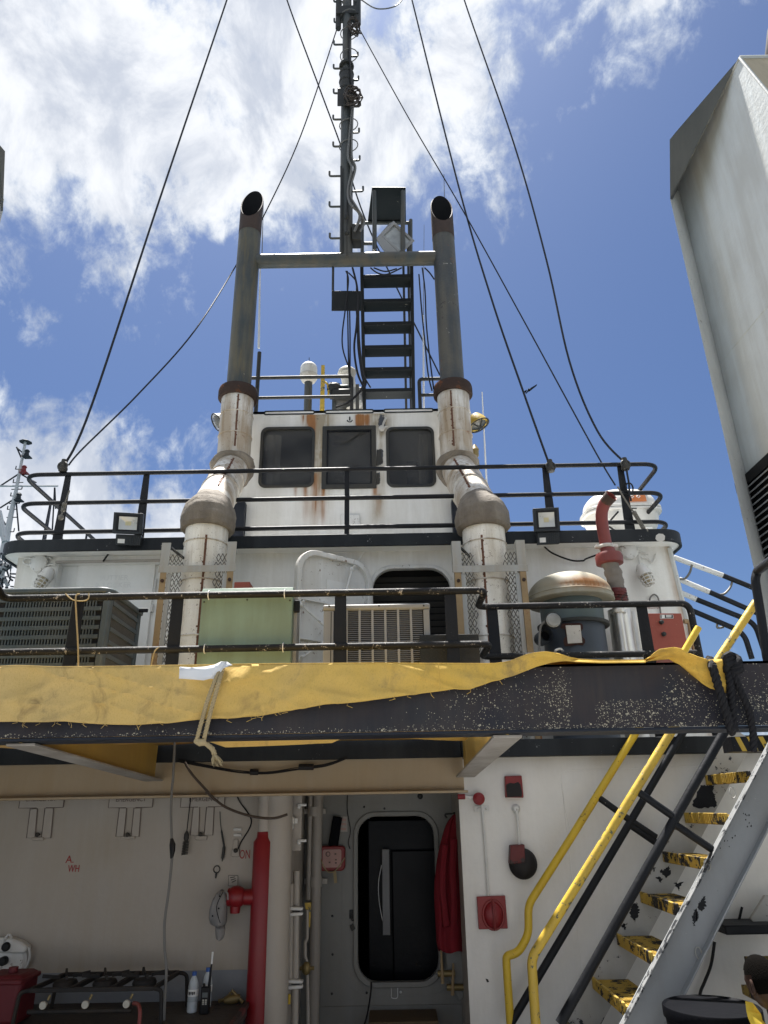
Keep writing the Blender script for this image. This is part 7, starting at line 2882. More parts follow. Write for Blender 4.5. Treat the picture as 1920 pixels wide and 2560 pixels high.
mb.tube(spline([P(B8(1290, 1090), Y=6.24), P(B8(1265, 1250), Y=6.24), P(B8(1220, 1370), Y=6.24), P(B8(1190, 1450), Y=6.24), P(B8(1180, 1600), Y=6.24)], 5), .012, 6)
solo('wall_cable', 'dark cable running down the white wall behind the grey stair stringer', 'cable', mb, 'cable_black', kind='stuff')

# black tub and seated person, low right corner
YT = 4.85
rim = P(B8(1240, 1470), Y=YT - .2)
tx0, tx1 = P(B8(1010, 1500), Y=YT).x, P(B8(1510, 1500), Y=YT).x
tr = (tx1 - tx0) / 2 + .06
tcx = (tx0 + tx1) / 2
tz = P(B8(1240, 1452), Y=YT + tr).z
tb = T('black_tub', 'large round black plastic tub standing beside the foot of the grey stair stringer', 'tub', (tcx, YT, 0))
mb = MB()
mb.lathe([(tr * .82, .0), (tr * .96, tz - .06), (tr * .97, tz - .05)], (tcx, YT, 0), n=36)
mb.lathe([(tr * .93, tz - .01), (tr * .78, .05), (0, .04)], (tcx, YT, 0), n=36, cap=False)
part(tb, 'body', mb, 'tub_black')
mb = MB()
mb.lathe([(tr * .97, tz - .06), (tr * 1.0, tz - .055), (tr * 1.0, tz - .005), (tr * .985, tz), (tr * .93, tz - .008)], (tcx, YT, 0), n=40)
for k in (.5, .75):
    mb.lathe([(tr * .93, tz * k), (tr * .965, tz * k + .01), (tr * .94, tz * k + .03)], (tcx, YT, 0), n=36, cap=False)
part(tb, 'rim', mb, 'tub_black')

# person: one skinned figure, seated, head turned to port and bowed
YPp = 4.3
hc = P(B8(1625, 1370), Y=YPp)          # head centre
nb = hc + V((.06, .03, -.20))


def skin_figure(name, joints, edges, mat, parent, root=0, sub=2):
    me = bpy.data.meshes.new(name)
    org = BASE[parent.name]
    me.from_pydata([tuple(V(j[0]) - org) for j in joints], edges, [])
    me.materials.append(MATS[mat])
    o = bpy.data.objects.new(name, me)
    col.objects.link(o)
    bm = bmesh.new()
    bm.from_mesh(me)
    lay = bm.verts.layers.skin.verify()
    for i, v in enumerate(bm.verts):
        r_ = joints[i][1]
        v[lay].radius = r_ if isinstance(r_, tuple) else (r_, r_)
        v[lay].use_root = (i == root)
    bm.to_mesh(me)
    bm.free()
    s_ = o.modifiers.new('skin', 'SKIN')
    s_.use_smooth_shade = True
    d_ = o.modifiers.new('sub', 'SUBSURF')
    d_.levels = d_.render_levels = sub
    dg = bpy.context.evaluated_depsgraph_get()
    me2 = bpy.data.meshes.new_from_object(o.evaluated_get(dg))
    bpy.data.objects.remove(o)
    me2.name = name
    me2.materials.clear()
    me2.materials.append(MATS[mat])
    for p_ in me2.polygons:
        p_.use_smooth = True
    o = bpy.data.objects.new(name, me2)
    col.objects.link(o)
    o.parent = parent
    BASE[o.name] = org
    return o


seat = .42
pel = V((hc.x + .16, YPp + .10, seat + .10))
per = T('person', 'person with short dark hair and yellow shirt seated at the right edge, turned away', 'person', (pel.x, pel.y, 0))
chest = pel + V((-.04, -.02, .33))
neck = V((hc.x + .075, hc.y + .02, hc.z - .17))
sh = neck + V((.05, 0, -.09))
j = [(pel, (.15, .12)), (pel.lerp(sh, .45), (.135, .11)), (sh + V((.0, .0, -.10)), (.15, .11)), (neck, .058), (hc + V((.03, 0, -.06)), .062),
     (sh + V((.02, .20, -.03)), .062), (sh + V((-.02, .27, -.27)), .045), (sh + V((-.22, .17, -.36)), .034), (sh + V((-.30, .14, -.36)), .028),
     (sh + V((.02, -.20, -.03)), .062), (sh + V((-.02, -.27, -.27)), .045), (sh + V((-.22, -.17, -.36)), .034), (sh + V((-.30, -.14, -.36)), .028),
     (pel + V((-.02, .10, -.02)), .088), (pel + V((-.42, .14, .02)), .062), (pel + V((-.40, .14, -.42)), .042), (pel + V((-.50, .14, -.48)), .034),
     (pel + V((-.02, -.10, -.02)), .088), (pel + V((-.42, -.14, .02)), .062), (pel + V((-.40, -.14, -.42)), .042), (pel + V((-.50, -.14, -.48)), .034)]
# shift everything a little away from the frame so the knees stay right of the tub
e_ = [(0, 1), (1, 2), (2, 3), (3, 4), (2, 5), (5, 6), (6, 7), (7, 8), (2, 9), (9, 10), (10, 11), (11, 12), (0, 13), (13, 14), (14, 15), (15, 16), (0, 17), (17, 18), (18, 19), (19, 20)]
# turn the body to face the bow so that the legs stay out of the way
Rb = Matrix.Rotation(R(-100), 3, 'Z')
j = [((Rb @ (V(p) - V((neck.x, neck.y, 0))) + V((neck.x, neck.y, 0))), r_) for p, r_ in j]
j[3] = (neck, .060)
j[4] = (hc + V((.03, 0, -.06)), .062)
skin_figure('body', j, e_, 'skin', per)
# shirt over the torso and upper arms
js = [(j[i][0], ((j[i][1][0] + .014, j[i][1][1] + .014) if isinstance(j[i][1], tuple) else j[i][1] + .012)) for i in (0, 1, 2)]
js += [(j[2][0].lerp(j[3][0], .55), .085), (j[5][0], .076), (j[5][0].lerp(j[6][0], .7), .064), (j[9][0], .076), (j[9][0].lerp(j[10][0], .7), .064)]
skin_figure('shirt', js, [(0, 1), (1, 2), (2, 3), (2, 4), (4, 5), (2, 6), (6, 7)], 'shirt_yellow', per)
jt = [(j[0][0] + V((0, 0, -.02)), (.165, .135)), (j[13][0], .10), (j[14][0], .075), (j[15][0], .056), (j[17][0], .10), (j[18][0], .075), (j[19][0], .056)]
skin_figure('trousers', jt, [(0, 1), (1, 2), (2, 3), (0, 4), (4, 5), (5, 6)], 'trousers', per)
# hands with five fingers on the lap
for wi, el in ((8, 7), (12, 11)):
    w0, d_ = j[wi][0], (j[wi][0] - j[el][0]).normalized()
    sd = V((0, 0, 1)).cross(d_).normalized()
    js_, es_ = [(w0 - d_ * .02, .026), (w0 + d_ * .045, (.036, .018))], [(0, 1)]
    for f in range(4):
        b_ = w0 + d_ * .085 + sd * (f - 1.5) * .021
        ln = (.030, .034, .033, .026)[f]
        k0 = len(js_)
        js_ += [(b_, .010), (b_ + d_ * ln + V((0, 0, -.006)), .009), (b_ + d_ * ln * 1.7 + V((0, 0, -.026)), .0075)]
        es_ += [(1, k0), (k0, k0 + 1), (k0 + 1, k0 + 2)]
    k0 = len(js_)
    js_ += [(w0 + d_ * .03 + sd * .038, .011), (w0 + d_ * .065 + sd * .052 + V((0, 0, -.01)), .009)]
    es_ += [(0, k0), (k0, k0 + 1)]
    skin_figure('hand', js_, es_, 'skin', per, sub=1)
# head: long axis tilted, face to port
mb = MB()
fwd = V((-.26, .94, -.18)).normalized()
upv = (V((-.12, .12, 1)) - fwd * V((-.12, .12, 1)).dot(fwd)).normalized()
lat = fwd.cross(upv)
n1, n2 = 28, 18
for i in range(n2 + 1):
    a = math.pi * i / n2
    for k in range(n1):
        b_ = 2 * math.pi * k / n1
        x, y, z = math.sin(a) * math.cos(b_), math.sin(a) * math.sin(b_), -math.cos(a)
        jaw = 1 - .26 * sm(-z, .1, 1.0)
        fx_ = x * .098 * (1.0 if x < 0 else .93) + (.016 * sm(-z, .3, .9) if True else 0)
        # brow, nose, lips, chin along the face midline
        if x > 0:
            mid = math.exp(-(y / .22) ** 2)
            fx_ += mid * (.026 * gz(z, -.16, .13) + .010 * gz(z, -.50, .07) + .008 * gz(z, -.36, .06) + .010 * gz(z, -.80, .12)) + .006 * gz(z, .14, .10) - .006 * gz(z, .0, .08) * math.exp(-((abs(y) - .4) / .2) ** 2)
        mb.v.append(hc + fwd * fx_ + lat * (y * .076 * jaw) + upv * (z * .118))
for i in range(n2):
    for k in range(n1):
        mb.f.append((i * n1 + k, i * n1 + (k + 1) % n1, (i + 1) * n1 + (k + 1) % n1, (i + 1) * n1 + k))
        mb.sm.append(True)
hd_ = part(per, 'head', mb, 'skin')
for s_ in (1, -1):
    mb = MB()
    c_ = hc + lat * (.074 * s_) - fwd * .012 - upv * .012
    ring_ = [c_ + upv * (math.cos(a) * .031) + fwd * (math.sin(a) * .017 - .006 * math.cos(a)) + lat * s_ * (.010 - .008 * math.sin(a)) for a in [i * 2 * math.pi / 14 for i in range(14)]]
    mb.tube(ring_, .0065, 7, closed=True)
    mb.ball(c_ + lat * s_ * .002, .02, 10, 6, (.6, .5, 1.2))
    mb.tube([c_ + fwd * .008 - upv * .004, c_ + fwd * .010 - upv * .018], .006, 6)
    mb.ball(c_ - upv * .030 + fwd * .006 + lat * s_ * .006, .009, 8, 5)
    part(hd_, 'ear', mb, 'skin')
    mb = MB()
    c_ = hc + fwd * .078 + lat * (.030 * s_) + upv * .0
    mb.ball(c_, .011, 10, 6)
    part(hd_, 'eye', mb, 'label_white')
    mb = MB()
    mb.ball(c_ + fwd * .0085, .006, 8, 5)
    part(hd_, 'iris', mb, 'hair')
mb = MB()
for i in range(n2 + 1):
    for k in range(n1):
        v_ = hd_.data.vertices[i * n1 + k].co + BASE[hd_.name]
        mb.v.append(hc + (v_ - hc) * 1.045)
for i in range(n2):
    for k in range(n1):
        c_ = (mb.v[i * n1 + k] - hc)
        if c_.dot(upv) > .03 + .55 * max(0, c_.dot(fwd)) or (c_.dot(fwd) < -.035 and c_.dot(upv) > -.05):
            mb.f.append((i * n1 + k, i * n1 + (k + 1) % n1, (i + 1) * n1 + (k + 1) % n1, (i + 1) * n1 + k))
            mb.sm.append(True)
ho = part(per, 'hair', mb, 'hair')
# collar
mb = MB()
c0_ = P(B8(1500, 1500), Y=YPp - .06)
col_pts = [P(p, Y=YPp - .07) for p in (B8(1502, 1500), B8(1520, 1560), B8(1560, 1610), B8(1605, 1659), B8(1660, 1730))]
col_in = [P(p, Y=YPp - .07) for p in (B8(1496, 1560), B8(1508, 1610), B8(1530, 1660), B8(1560, 1710), B8(1620, 1780))]
for a, b_ in zip(col_pts, col_in):
    mb.v += [a, b_ + V((0, -.02, 0)), b_ + V((.10, .05, -.03)), a + V((.06, .06, -.02))]
for i in range(4):
    for k in range(4):
        mb.f.append((i * 4 + k, i * 4 + (k + 1) % 4, (i + 1) * 4 + (k + 1) % 4, (i + 1) * 4 + k))
        mb.sm.append(True)
part(per, 'collar', mb, 'shirt_yellow')
mb = MB()
mb.box((pel.x - .25, pel.y - .22, 0), (pel.x + .3, pel.y + .3, seat - .02))
solo('deck_box', 'low grey deck box under the seated person at the right edge', 'box', mb, 'stringer_grey', bev=.01)

# ------------------------------------------------------------------ fittings on the starboard wall
W = Y_RW
mb = MB()
t = T('alarm_box', 'red box with rusted black face high on the starboard wall, right of the bracket', 'box', tuple(P(B3(1140, 1640), Y=W)))
cs = [P(p, Y=W - .05) for p in (B3(1075, 1482), B3(1198, 1478), B3(1213, 1642), B3(1080, 1640))]
mb.prism(cs, (0, .05, 0))
part(t, 'box', mb, 'red_box', bev=.005)
mb = MB()
random.seed(3)
uv = []
for p in ((1085, 1545), (1110, 1530), (1140, 1540), (1175, 1522), (1190, 1545), (1196, 1600), (1195, 1636), (1150, 1638), (1090, 1636), (1083, 1590)):
    uv.append((p[0] + random.uniform(-4, 4), p[1] + random.uniform(-4, 4)))
mb.prism([P(B3(*p), Y=W - .053) for p in uv], (0, .004, 0))
part(t, 'rusted_face', mb, 'grey_bell')
t = T('alarm_bell', 'dark round alarm bell with red striker box on the starboard wall', 'bell', tuple(P(B7(1120, 640), Y=W)))
c_ = P(B7(1120, 548), Y=W)
rb = (P(B7(1217, 548), Y=W).x - P(B7(1024, 548), Y=W).x) / 2
mb = MB()
mb.lathe([(rb, -.03), (rb * 1.02, -.045), (rb * .98, -.06), (rb * .7, -.085), (rb * .3, -.10), (0, -.102)], c_, (0, 1, 0), 36)
mb.lathe([(rb * .5, 0), (rb * .5, -.03)], c_, (0, 1, 0), 20)
part(t, 'gong', mb, 'grey_bell')
mb = MB()
cs = [P(p, Y=W - .12) for p in (B7(1042, 425), B7(1138, 418), B7(1142, 545), B7(1035, 555))]
cs2 = [P(p, Y=W - .12) for p in (B7(1042, 425), B7(1138, 418), B7(1142, 545), B7(1035, 555))]
mb.hexa(cs, [p + V((.005, .12, .0)) for p in cs])
part(t, 'striker_box', mb, 'red_rusted', bev=.006)
mb = MB()
pts = [P(B7(1075, 172), Y=W - .03), P(B7(1088, 230), Y=W - .035), P(B7(1095, 330), Y=W - .05), P(B7(1100, 420), Y=W - .06)]
mb.tube(spline(pts, 5), .011, 7)
mb.lathe([(.033, 0), (.035, -.02), (.02, -.04)], P(B7(1076, 172), Y=W), (0, 1, 0), 12)
part(t, 'conduit', mb, 'white_fitting')
t = T('fire_sounder', 'square red sounder box with domed oval centre on the starboard wall below the thin conduit', 'alarm', tuple(P(B7(915, 1005), Y=W)))
cs = [P(p, Y=W - .03) for p in (B7(808, 780), B7(1004, 772), B7(1022, 1000), B7(822, 1006))]
mb = MB()
mb.prism(cs, (0, .03, 0))
part(t, 'plate', mb, 'red_box', bev=.004)
mb = MB()
c_ = P(B7(922, 905), Y=W - .03)
rr__ = (P(B7(990, 905), Y=W).x - P(B7(858, 905), Y=W).x) / 2
mb.ball(c_, rr__, 22, 12, (1, .55, 1.25))
part(t, 'dome', mb, 'red_pipe')
mb = MB()
mb.tube([c_ + V((0, -.53 * rr__ * math.sin(a) - .006, 1.32 * rr__ * math.cos(a))) for a in [math.pi * i / 14 for i in range(15)]], .011, 7)
mb.tube([c_ + V((math.cos(a) * rr__ * 1.08, -.004, math.sin(a) * rr__ * 1.33)) for a in [i * 2 * math.pi / 28 for i in range(28)]], .010, 6, closed=True)
part(t, 'rib', mb, 'red_box')
t = T('conduit_run', 'thin white conduit with red hand valve beside the doorway corner, leading to the red sounder', 'pipe', tuple(P(B7(888, 770), Y=W)))
mb = MB()
mb.tube(spline([P(B7(888, 772), Y=W - .02), P(B7(865, 420), Y=W - .02), P(B7(842, 150), Y=W - .02), P(B7(835, 110), Y=W - .03)], 4), .010, 8)
mb.tube([P(B7(700, 88), Y=W - .05), P(B7(830, 98), Y=W - .05)], .012, 8)
part(t, 'conduit', mb, 'white_fitting')
mb = MB()
c_ = P(B7(820, 102), Y=W - .06)
mb.lathe([(.0, .03), (.045, .02), (.048, 0), (.048, -.02), (.02, -.03)], c_, (0, 1, 0), 20)
mb.tube([c_, c_ + V((0, .06, 0))], .015, 8)
part(t, 'valve_wheel', mb, 'red_pipe')
mb = MB()
a_ = P(B7(675, 88), Y=W - .05)
mb.tube([a_, a_ + V((.06, 0, 0))], .022, 10)
part(t, 'red_coupling', mb, 'red_pipe')
mb = MB()
a_, b_ = P(B7(790, 172), Y=W - .012), P(B7(893, 168), Y=W - .012)
mb.bar(a_, b_, .045, .012, side=(0, 0, 1))
for f in (.3, .8):
    mb.ball(a_.lerp(b_, f) + V((0, -.01, 0)), .012, 8, 5)
part(t, 'clip', mb, 'white_fitting')
mb = MB()
mb.prism([P(p, Y=W - .002) for p in (B7(868, 1345), B7(885, 1350), B7(893, 1368), B7(878, 1372))], (0, .001, 0))
part(lh, 'bare_patch', mb, 'iron_dark')

# ------------------------------------------------------------------ door recess: fridge, coat, fire blanket case, pipes
YFR = 7.32
fg = T('black_fridge', 'black refrigerator with a bright vertical handle, seen through the dark lower doorway', 'refrigerator', (P(q(880, 2000), Y=YFR).x, YFR + .3, -.05))
mb = MB()
fx0, fx1 = P(B6(1432, 460), Y=YFR).x, DX1 + .3
fz1 = P(B6(1500, 458), Y=YFR).z
mb.box((fx0 - .22, YFR + .06, -.05), (fx1, YFR + .7, fz1 + .26))
part(fg, 'body', mb, 'fridge_black', bev=.01)
mb = MB()
mb.box((fx0, YFR, -.05), (fx1, YFR + .058, fz1))
part(fg, 'door', mb, 'fridge_black', bev=.012)
mb = MB()
h0_, h1_ = P(B6(1393, 450), Y=YFR - .05), P(B6(1400, 1045), Y=YFR - .05)
hw_ = (P(B6(1418, 500), Y=YFR).x - P(B6(1366, 500), Y=YFR).x)
mb.bar(h0_, h1_, hw_, .03)
part(fg, 'handle', mb, 'steel_brushed', bev=.004)
mb = MB()
mb.tube(spline([P(B6(1366, 560), Y=YFR - .06), P(B6(1345, 680), Y=YFR - .06), P(B6(1350, 820), Y=YFR - .06), P(B6(1374, 950), Y=YFR - .06)], 5), .003, 5)
part(fg, 'cord', mb, 'wire_white')

YCo = 6.72
ct = T('red_coverall', 'dark red coverall hanging on a hook at the right side of the door recess', 'clothing', tuple(P(B7(630, 1150), Y=YCo)))
Lp = [(640, 215), (600, 260), (575, 330), (555, 420), (530, 520), (512, 640), (512, 780), (520, 900), (520, 1020), (525, 1100), (545, 1150)]
Rp = [(665, 205), (680, 260), (690, 330), (695, 420), (703, 520), (712, 640), (722, 780), (725, 900), (728, 1020), (728, 1100), (725, 1155)]
mb = MB()
rings = []
nn = 26
for i, (a, b_) in enumerate(zip(Lp, Rp)):
    pa, pb = P(B7(*a), Y=YCo), P(B7(*b_), Y=YCo)
    c_, h_ = (pa + pb) / 2, (pb - pa) / 2
    row = []
    for k in range(nn):
        an = 2 * math.pi * k / nn
        f = 1 + .34 * math.sin(an * 5 + i * .22) + .20 * math.sin(an * 9 + i * .45)
        row.append(c_ + h_ * math.cos(an) * (1 + .05 * math.sin(i * 1.7 + an * 3)) + V((0, math.sin(an) * (.03 + .05 * min(1, i / 4)) * f, .012 * math.sin(an * 4) * (i == 10))))
    rings.append(row)
vs = [p for r_ in rings for p in r_]
fs = []
for i in range(len(rings) - 1):
    for k in range(nn):
        fs.append((i * nn + k, i * nn + (k + 1) % nn, (i + 1) * nn + (k + 1) % nn, (i + 1) * nn + k))
mb.add(vs, fs, True)
o_ = part(ct, 'cloth', mb, 'cloth_red')
ssf = o_.modifiers.new('sub', 'SUBSURF')
ssf.levels = ssf.render_levels = 2
mb = MB()
pts = [P(B7(*p), Y=YCo - .085) for p in ((590, 420), (572, 600), (575, 760), (592, 930), (600, 985))]
mb.tube(spline(pts, 5), [.03] * 20 + [.022], 8)
pts = [P(B7(*p), Y=YCo - .085) for p in ((650, 380), (640, 600), (650, 800), (648, 980))]
mb.tube(spline(pts, 5), .034, 8)
part(ct, 'sleeve', mb, 'cloth_red', kind='stuff')
mb = MB()
mb.tube(spline([P(B7(600, 235), Y=YCo), P(B7(590, 210), Y=YCo), P(B7(640, 205), Y=YCo), P(B7(670, 190), Y=YCo + .1)], 4), .009, 6)
part(ct, 'hook', mb, 'iron_dark')
# door dogs and fittings under the coverall
dd = T('door_leaf', 'open lower steel door edge with brass dogs, standing below the hanging red coverall', 'door', tuple(P(B7(690, 1500), Y=6.75)))
mb = MB()
mb.prism([P(p, Y=6.80) for p in (B7(590, 1130), B7(725, 1130), B7(728, 1440), B7(705, 1498), B7(680, 1490), B7(600, 1330))], (0, .04, 0))
part(dd, 'leaf_edge', mb, 'door_grey', bev=.01)
for a, b_ in ((B7(560, 1140), B7(572, 1380)), (B7(645, 1240), B7(640, 1460))):
    mb = MB()
    mb.tube([P(a, Y=6.74), P(b_, Y=6.74)], [.008, .014], 8)
    part(dd, 'dog_handle', mb, 'guard_rust')
for p in (B7(605, 1310), B7(668, 1405)):
    mb = MB()
    c_ = P(p, Y=6.76)
    mb.tube([c_ + V((-.08, 0, 0)), c_ + V((.06, 0, 0))], .024, 10)
    part(dd, 'dog_boss', mb, 'brass')
t = T('fire_blanket_case', 'dull red rounded case with folded dark tube above it on the recess wall', 'case', tuple(P(B6(1025, 600), Y=Y_REC)))
mb = MB()
a_, b_ = P(B6(935, 430), Y=Y_REC - .10), P(B6(1112, 600), Y=Y_REC - .10)
hw_, hh_ = (b_.x - a_.x) / 2, (a_.z - b_.z) / 2
cc = (a_ + b_) / 2
mb.prism([(cc.x + x, cc.y, cc.z + z) for x, z in rrect(0, 0, hw_, hh_, .035, 5)], (0, .095, 0))
part(t, 'case', mb, 'red_box', bev=.01)
mb = MB()
mb.prism([(cc.x + x, cc.y - .006, cc.z + z) for x, z in rrect(0, 0, hw_ * .72, hh_ * .72, .015, 4)], (0, .005, 0))
part(t, 'faded_label', mb, 'stencil_rust')
mb = MB()
mb.tube([cc + V((-.035 + .018 * math.cos(a), -.008, .035 + .018 * math.sin(a))) for a in [i * .524 for i in range(12)]], .003, 4, closed=True)
for x_, z_ in ((.03, .035), (-.02, -.03), (.035, -.01), (.035, -.035)):
    mb.box(cc + V((x_ - .008, -.010, z_ - .006)), cc + V((x_ + .008, -.007, z_ + .006)))
part(t, 'label_print', mb, 'stencil_dark', kind='stuff')
mb = MB()
mb.bar(P(B6(1062, 225), Y=Y_REC - .06), P(B6(1030, 430), Y=Y_REC - .06), .085, .05)
part(t, 'dark_tube', mb, 'tub_black', bev=.01)
mb = MB()
mb.tube(spline([P(B6(935, 495), Y=Y_REC - .115), P(B6(985, 600), Y=Y_REC - .11), P(B6(1045, 600), Y=Y_REC - .11), P(B6(1112, 510), Y=Y_REC - .115)], 4), .005, 5)
mb.bar(P(B6(1042, 605), Y=Y_REC - .08), P(B6(1048, 685), Y=Y_REC - .08), .025, .006)
part(t, 'strap', mb, 'rope_tan')
mb = MB()
mb.prism([P(p, Y=Y_REC - .006) for p in (B6(1072, 225), B6(1130, 225), B6(1130, 330), B6(1068, 330))], (0, .004, 0))
sgn_ = part(t, 'sign_plate', mb, 'recess_white')
mb = MB()
for y_ in (245, 275, 310):
    mb.bar(P(B6(1085, y_), Y=Y_REC - .008), P(B6(1120, y_ + 3), Y=Y_REC - .008), .018, .002, side=(0, 0, 1))
part(t, 'sign_print', mb, 'stencil_rust', kind='stuff')
# vertical pipes in the recess corner
rp2 = [('thick vertical white pipe in the recess left of the red case', [(B6(925, 80), B6(895, 1659))], .045, 'recess_white', Y_REC - .10),
       ('thin vertical pipe beside the thick pipe in the recess', [(B6(875, 75), B6(858, 800))], .020, 'recess_white', Y_REC - .12),
       ('short thin pipe hanging from the recess ceiling right of the thick pipe', [(B6(950, 80), B6(942, 300))], .018, 'recess_white', Y_REC - .06)]
for nm, segs, r_, m_, y_ in rp2:
    mb = MB()
    for a, b_ in segs:
        mb.tube([P(a, Y=y_), P(b_, Y=y_)], r_, 12)
    if r_ > .04:
        for p in (B6(910, 675), B6(900, 190)):
            c_ = P(p, Y=y_)
            mb.lathe([(r_ * 1.25, -.04), (r_ * 1.3, 0), (r_ * 1.25, .04)], c_, n=14)
            mb.box(c_ + V((-.10, .02, -.02)), c_ + V((.10, .06, .02)))
    solo('recess_pipe', nm, 'pipe', mb, m_, 'pipes in the door recess')
# hinge side of the recess: open leaf with hinges and yellow lever
hl = T('hinged_frame', 'white hinge post with double-tongue hinges and yellow lever at the left side of the recess', 'hinge', tuple(P(B6(760, 1659), Y=6.05)))
mb = MB()
mb.box((P(B6(748, 270), Y=5.98).x, 5.98, P(B6(780, 462), Y=5.98).z), (P(B6(812, 270), Y=5.98).x, 6.04, P(B6(780, 80), Y=5.98).z))
part(hl, 'upper_plate', mb, 'wall_left_dimmed', bev=.004)
mb = MB()
mb.tube([P(B6(738, 690), Y=6.02), P(B6(728, 1420), Y=6.02)], .022, 10)
mb.tube([P(B6(778, 600), Y=6.05), P(B6(768, 1340), Y=6.05), P(B6(765, 1659), Y=6.05)], .026, 10)
part(hl, 'hinge_rod', mb, 'wall_left_dimmed', kind='stuff')
for y_ in (877, 1380):
    for dy in (-20, 24):
        mb = MB()
        a_, b_ = P(B6(722, y_ + dy), Y=6.0), P(B6(822, y_ + dy * .75), Y=6.0)
        mb.bar(a_, b_, .024, .06, side=(0, 0, 1), taper=.8)
        part(hl, 'hinge_tongue', mb, 'white_fitting', bev=.005)
    mb = MB()
    mb.bar(P(B6(735, y_), Y=6.02), P(B6(800, y_), Y=6.02), .02, .03, side=(0, 0, 1))
    part(hl, 'hinge_pin', mb, 'bench_dark')
for y_ in (145, 392):
    mb = MB()
    mb.tube([P(B6(785, y_), Y=5.96), P(B6(845, y_), Y=5.98)], .010, 7)
    mb.ball(P(B6(795, y_ + 12), Y=5.96), .016, 8, 5)
    part(hl, 'peg', mb, 'white_fitting')
mb = MB()
mb.bar(P(B6(858, 820), Y=6.3), P(B6(866, 990), Y=6.3), .05, .02, taper=.25)
part(hl, 'yellow_lever', mb, 'yellow_worn')
mb = MB()
mb.tube(bend([P(B6(852, 870), Y=6.28), P(B6(852, 1070), Y=6.28), P(B6(838, 1090), Y=6.28), P(B6(838, 1200), Y=6.28), P(B6(852, 1230), Y=6.28), P(B6(858, 1659), Y=6.28)], .02), .012, 8)
part(hl, 'lever_rod', mb, 'recess_white')
mb = MB()
c_ = P(B6(845, 1275), Y=6.26)
mb.ball(c_, .035, 10, 6, (1, 1, 1.3))
mb.tube([c_ + V((-.05, 0, 0)), c_ + V((.06, 0, 0))], .014, 7)
part(hl, 'brass_valve', mb, 'brass')
mb = MB()
pts = [B6(672, 1455), B6(690, 1455), B6(694, 1480), B6(712, 1480), B6(716, 1456), B6(734, 1456), B6(734, 1525), B6(668, 1528)]
mb.prism([P(p, Y=5.96) for p in pts], (0, .03, 0))
solo('yellow_bracket', 'small yellow notched bracket low beside the white column pipe', 'bracket', mb, 'yellow_paint', bev=.003)
mb = MB()
pts = spline([P(B6(708, 300), Y=5.95), P(B6(702, 600), Y=5.95), P(B6(690, 1000), Y=5.95), P(B6(682, 1400), Y=5.95), P(B6(680, 1640), Y=5.95)], 4)
mb.tube(pts, .006, 5)
solo('corner_cable', 'thin dark cable running down along the white column pipe', 'cable', mb, 'cable_black')
mb = MB()
c_ = P(B6(735, 255), Y=5.93)
mb.lathe([(.035, -.03), (.04, 0), (.03, .03)], c_, (0, 1, 0), 14)
mb.bar(c_, P(B6(785, 255), Y=5.93), .035, .02, side=(0, 0, 1))
mb.box(c_ + V((-.04, 0, -.06)), c_ + V((.02, .05, -.02)))
solo('wall_clip', 'small white clamp fitting at the top of the white column pipe', 'clamp', mb, 'white_fitting')
mb = MB()
mb.box(P(B6(1143, 870), Y=Y_REC - .01), P(B6(1170, 930), Y=Y_REC + .0))
mb.tube(spline([P(B6(1155, 905), Y=Y_REC - .02), P(B6(1160, 940), Y=Y_REC - .03), P(B6(1175, 940), Y=Y_REC - .03)], 4), .006, 6)
c_ = P(B6(1162, 990), Y=Y_REC - .03)
mb.prism([P(p, Y=Y_REC - .04) for p in (B6(1145, 985), B6(1168, 968), B6(1185, 1000), B6(1160, 1020))], (0, .03, 0))
solo('padlock', 'small dark padlock hanging on a hasp left of the lower doorway', 'padlock', mb, 'iron_dark')
mb = MB()
mb.tube(spline([P(B6(1295, 1370), Y=Y_REC - .04), P(B6(1290, 1450), Y=Y_REC - .10), P(B6(1265, 1600), Y=Y_REC - .3), P(B6(1240, 1680), Y=Y_REC - .3)], 5), .007, 6)
solo('sill_cable', 'thin black cable hanging over the lower door sill', 'cable', mb, 'cable_black')
mb = MB()
mb.tube(spline([P(B6(1130, 60), Y=Y_REC - .02), P(B6(1128, 180), Y=Y_REC - .02), P(B6(1150, 320), Y=Y_REC - .02), P(B6(1135, 400), Y=Y_REC - .02), P(B6(1148, 450), Y=Y_REC - .02)], 5), .004, 5)
solo('thin_cord', 'thin cord hanging beside the red case in the recess', 'cord', mb, 'cable_black')

# ------------------------------------------------------------------ port wall: pipes, stencils, switches, cap
YW = Y_LW
t = T('fire_main', 'red fire main pipe with side valve at the right end of the port wall', 'pipe', tuple(P(B6(505, 1659), Y=5.86)))
YPi = 5.86
mb = MB()
mb.tube([P(B6(562, 60), Y=YPi), P(B6(558, 328), Y=YPi)], .050, 18)
part(t, 'white_pipe', mb, 'wall_left_dimmed')
mb = MB()
p0, p1 = P(B6(556, 330), Y=YPi), P(B6(500, 1720), Y=YPi)
mb.tube([p0, p0 + (p1 - p0) * .03, p0 + (p1 - p0) * .055, p0 + (p1 - p0) * .5, p1], [.052, .056, .078, .078, .082], 22)
part(t, 'red_pipe', mb, 'red_pipe')
mb = MB()
mb.tube([P(B6(520, 782), Y=YPi), P(B6(420, 782), Y=YPi)], .054, 16)
mb.tube([P(B6(428, 782), Y=YPi), P(B6(402, 782), Y=YPi)], [.045, .045], 14)
mb.ball(P(B6(362, 780), Y=YPi), .078, 18, 10, (1.0, .9, .95))
mb.tube([P(B6(345, 782), Y=YPi), P(B6(305, 782), Y=YPi)], .06, 16)
mb.lathe([(.0, -.105), (.035, -.10), (.04, -.05), (.04, 0)], P(B6(358, 785), Y=YPi), n=10)
part(t, 'hydrant_valve', mb, 'red_pipe')
mb = MB()
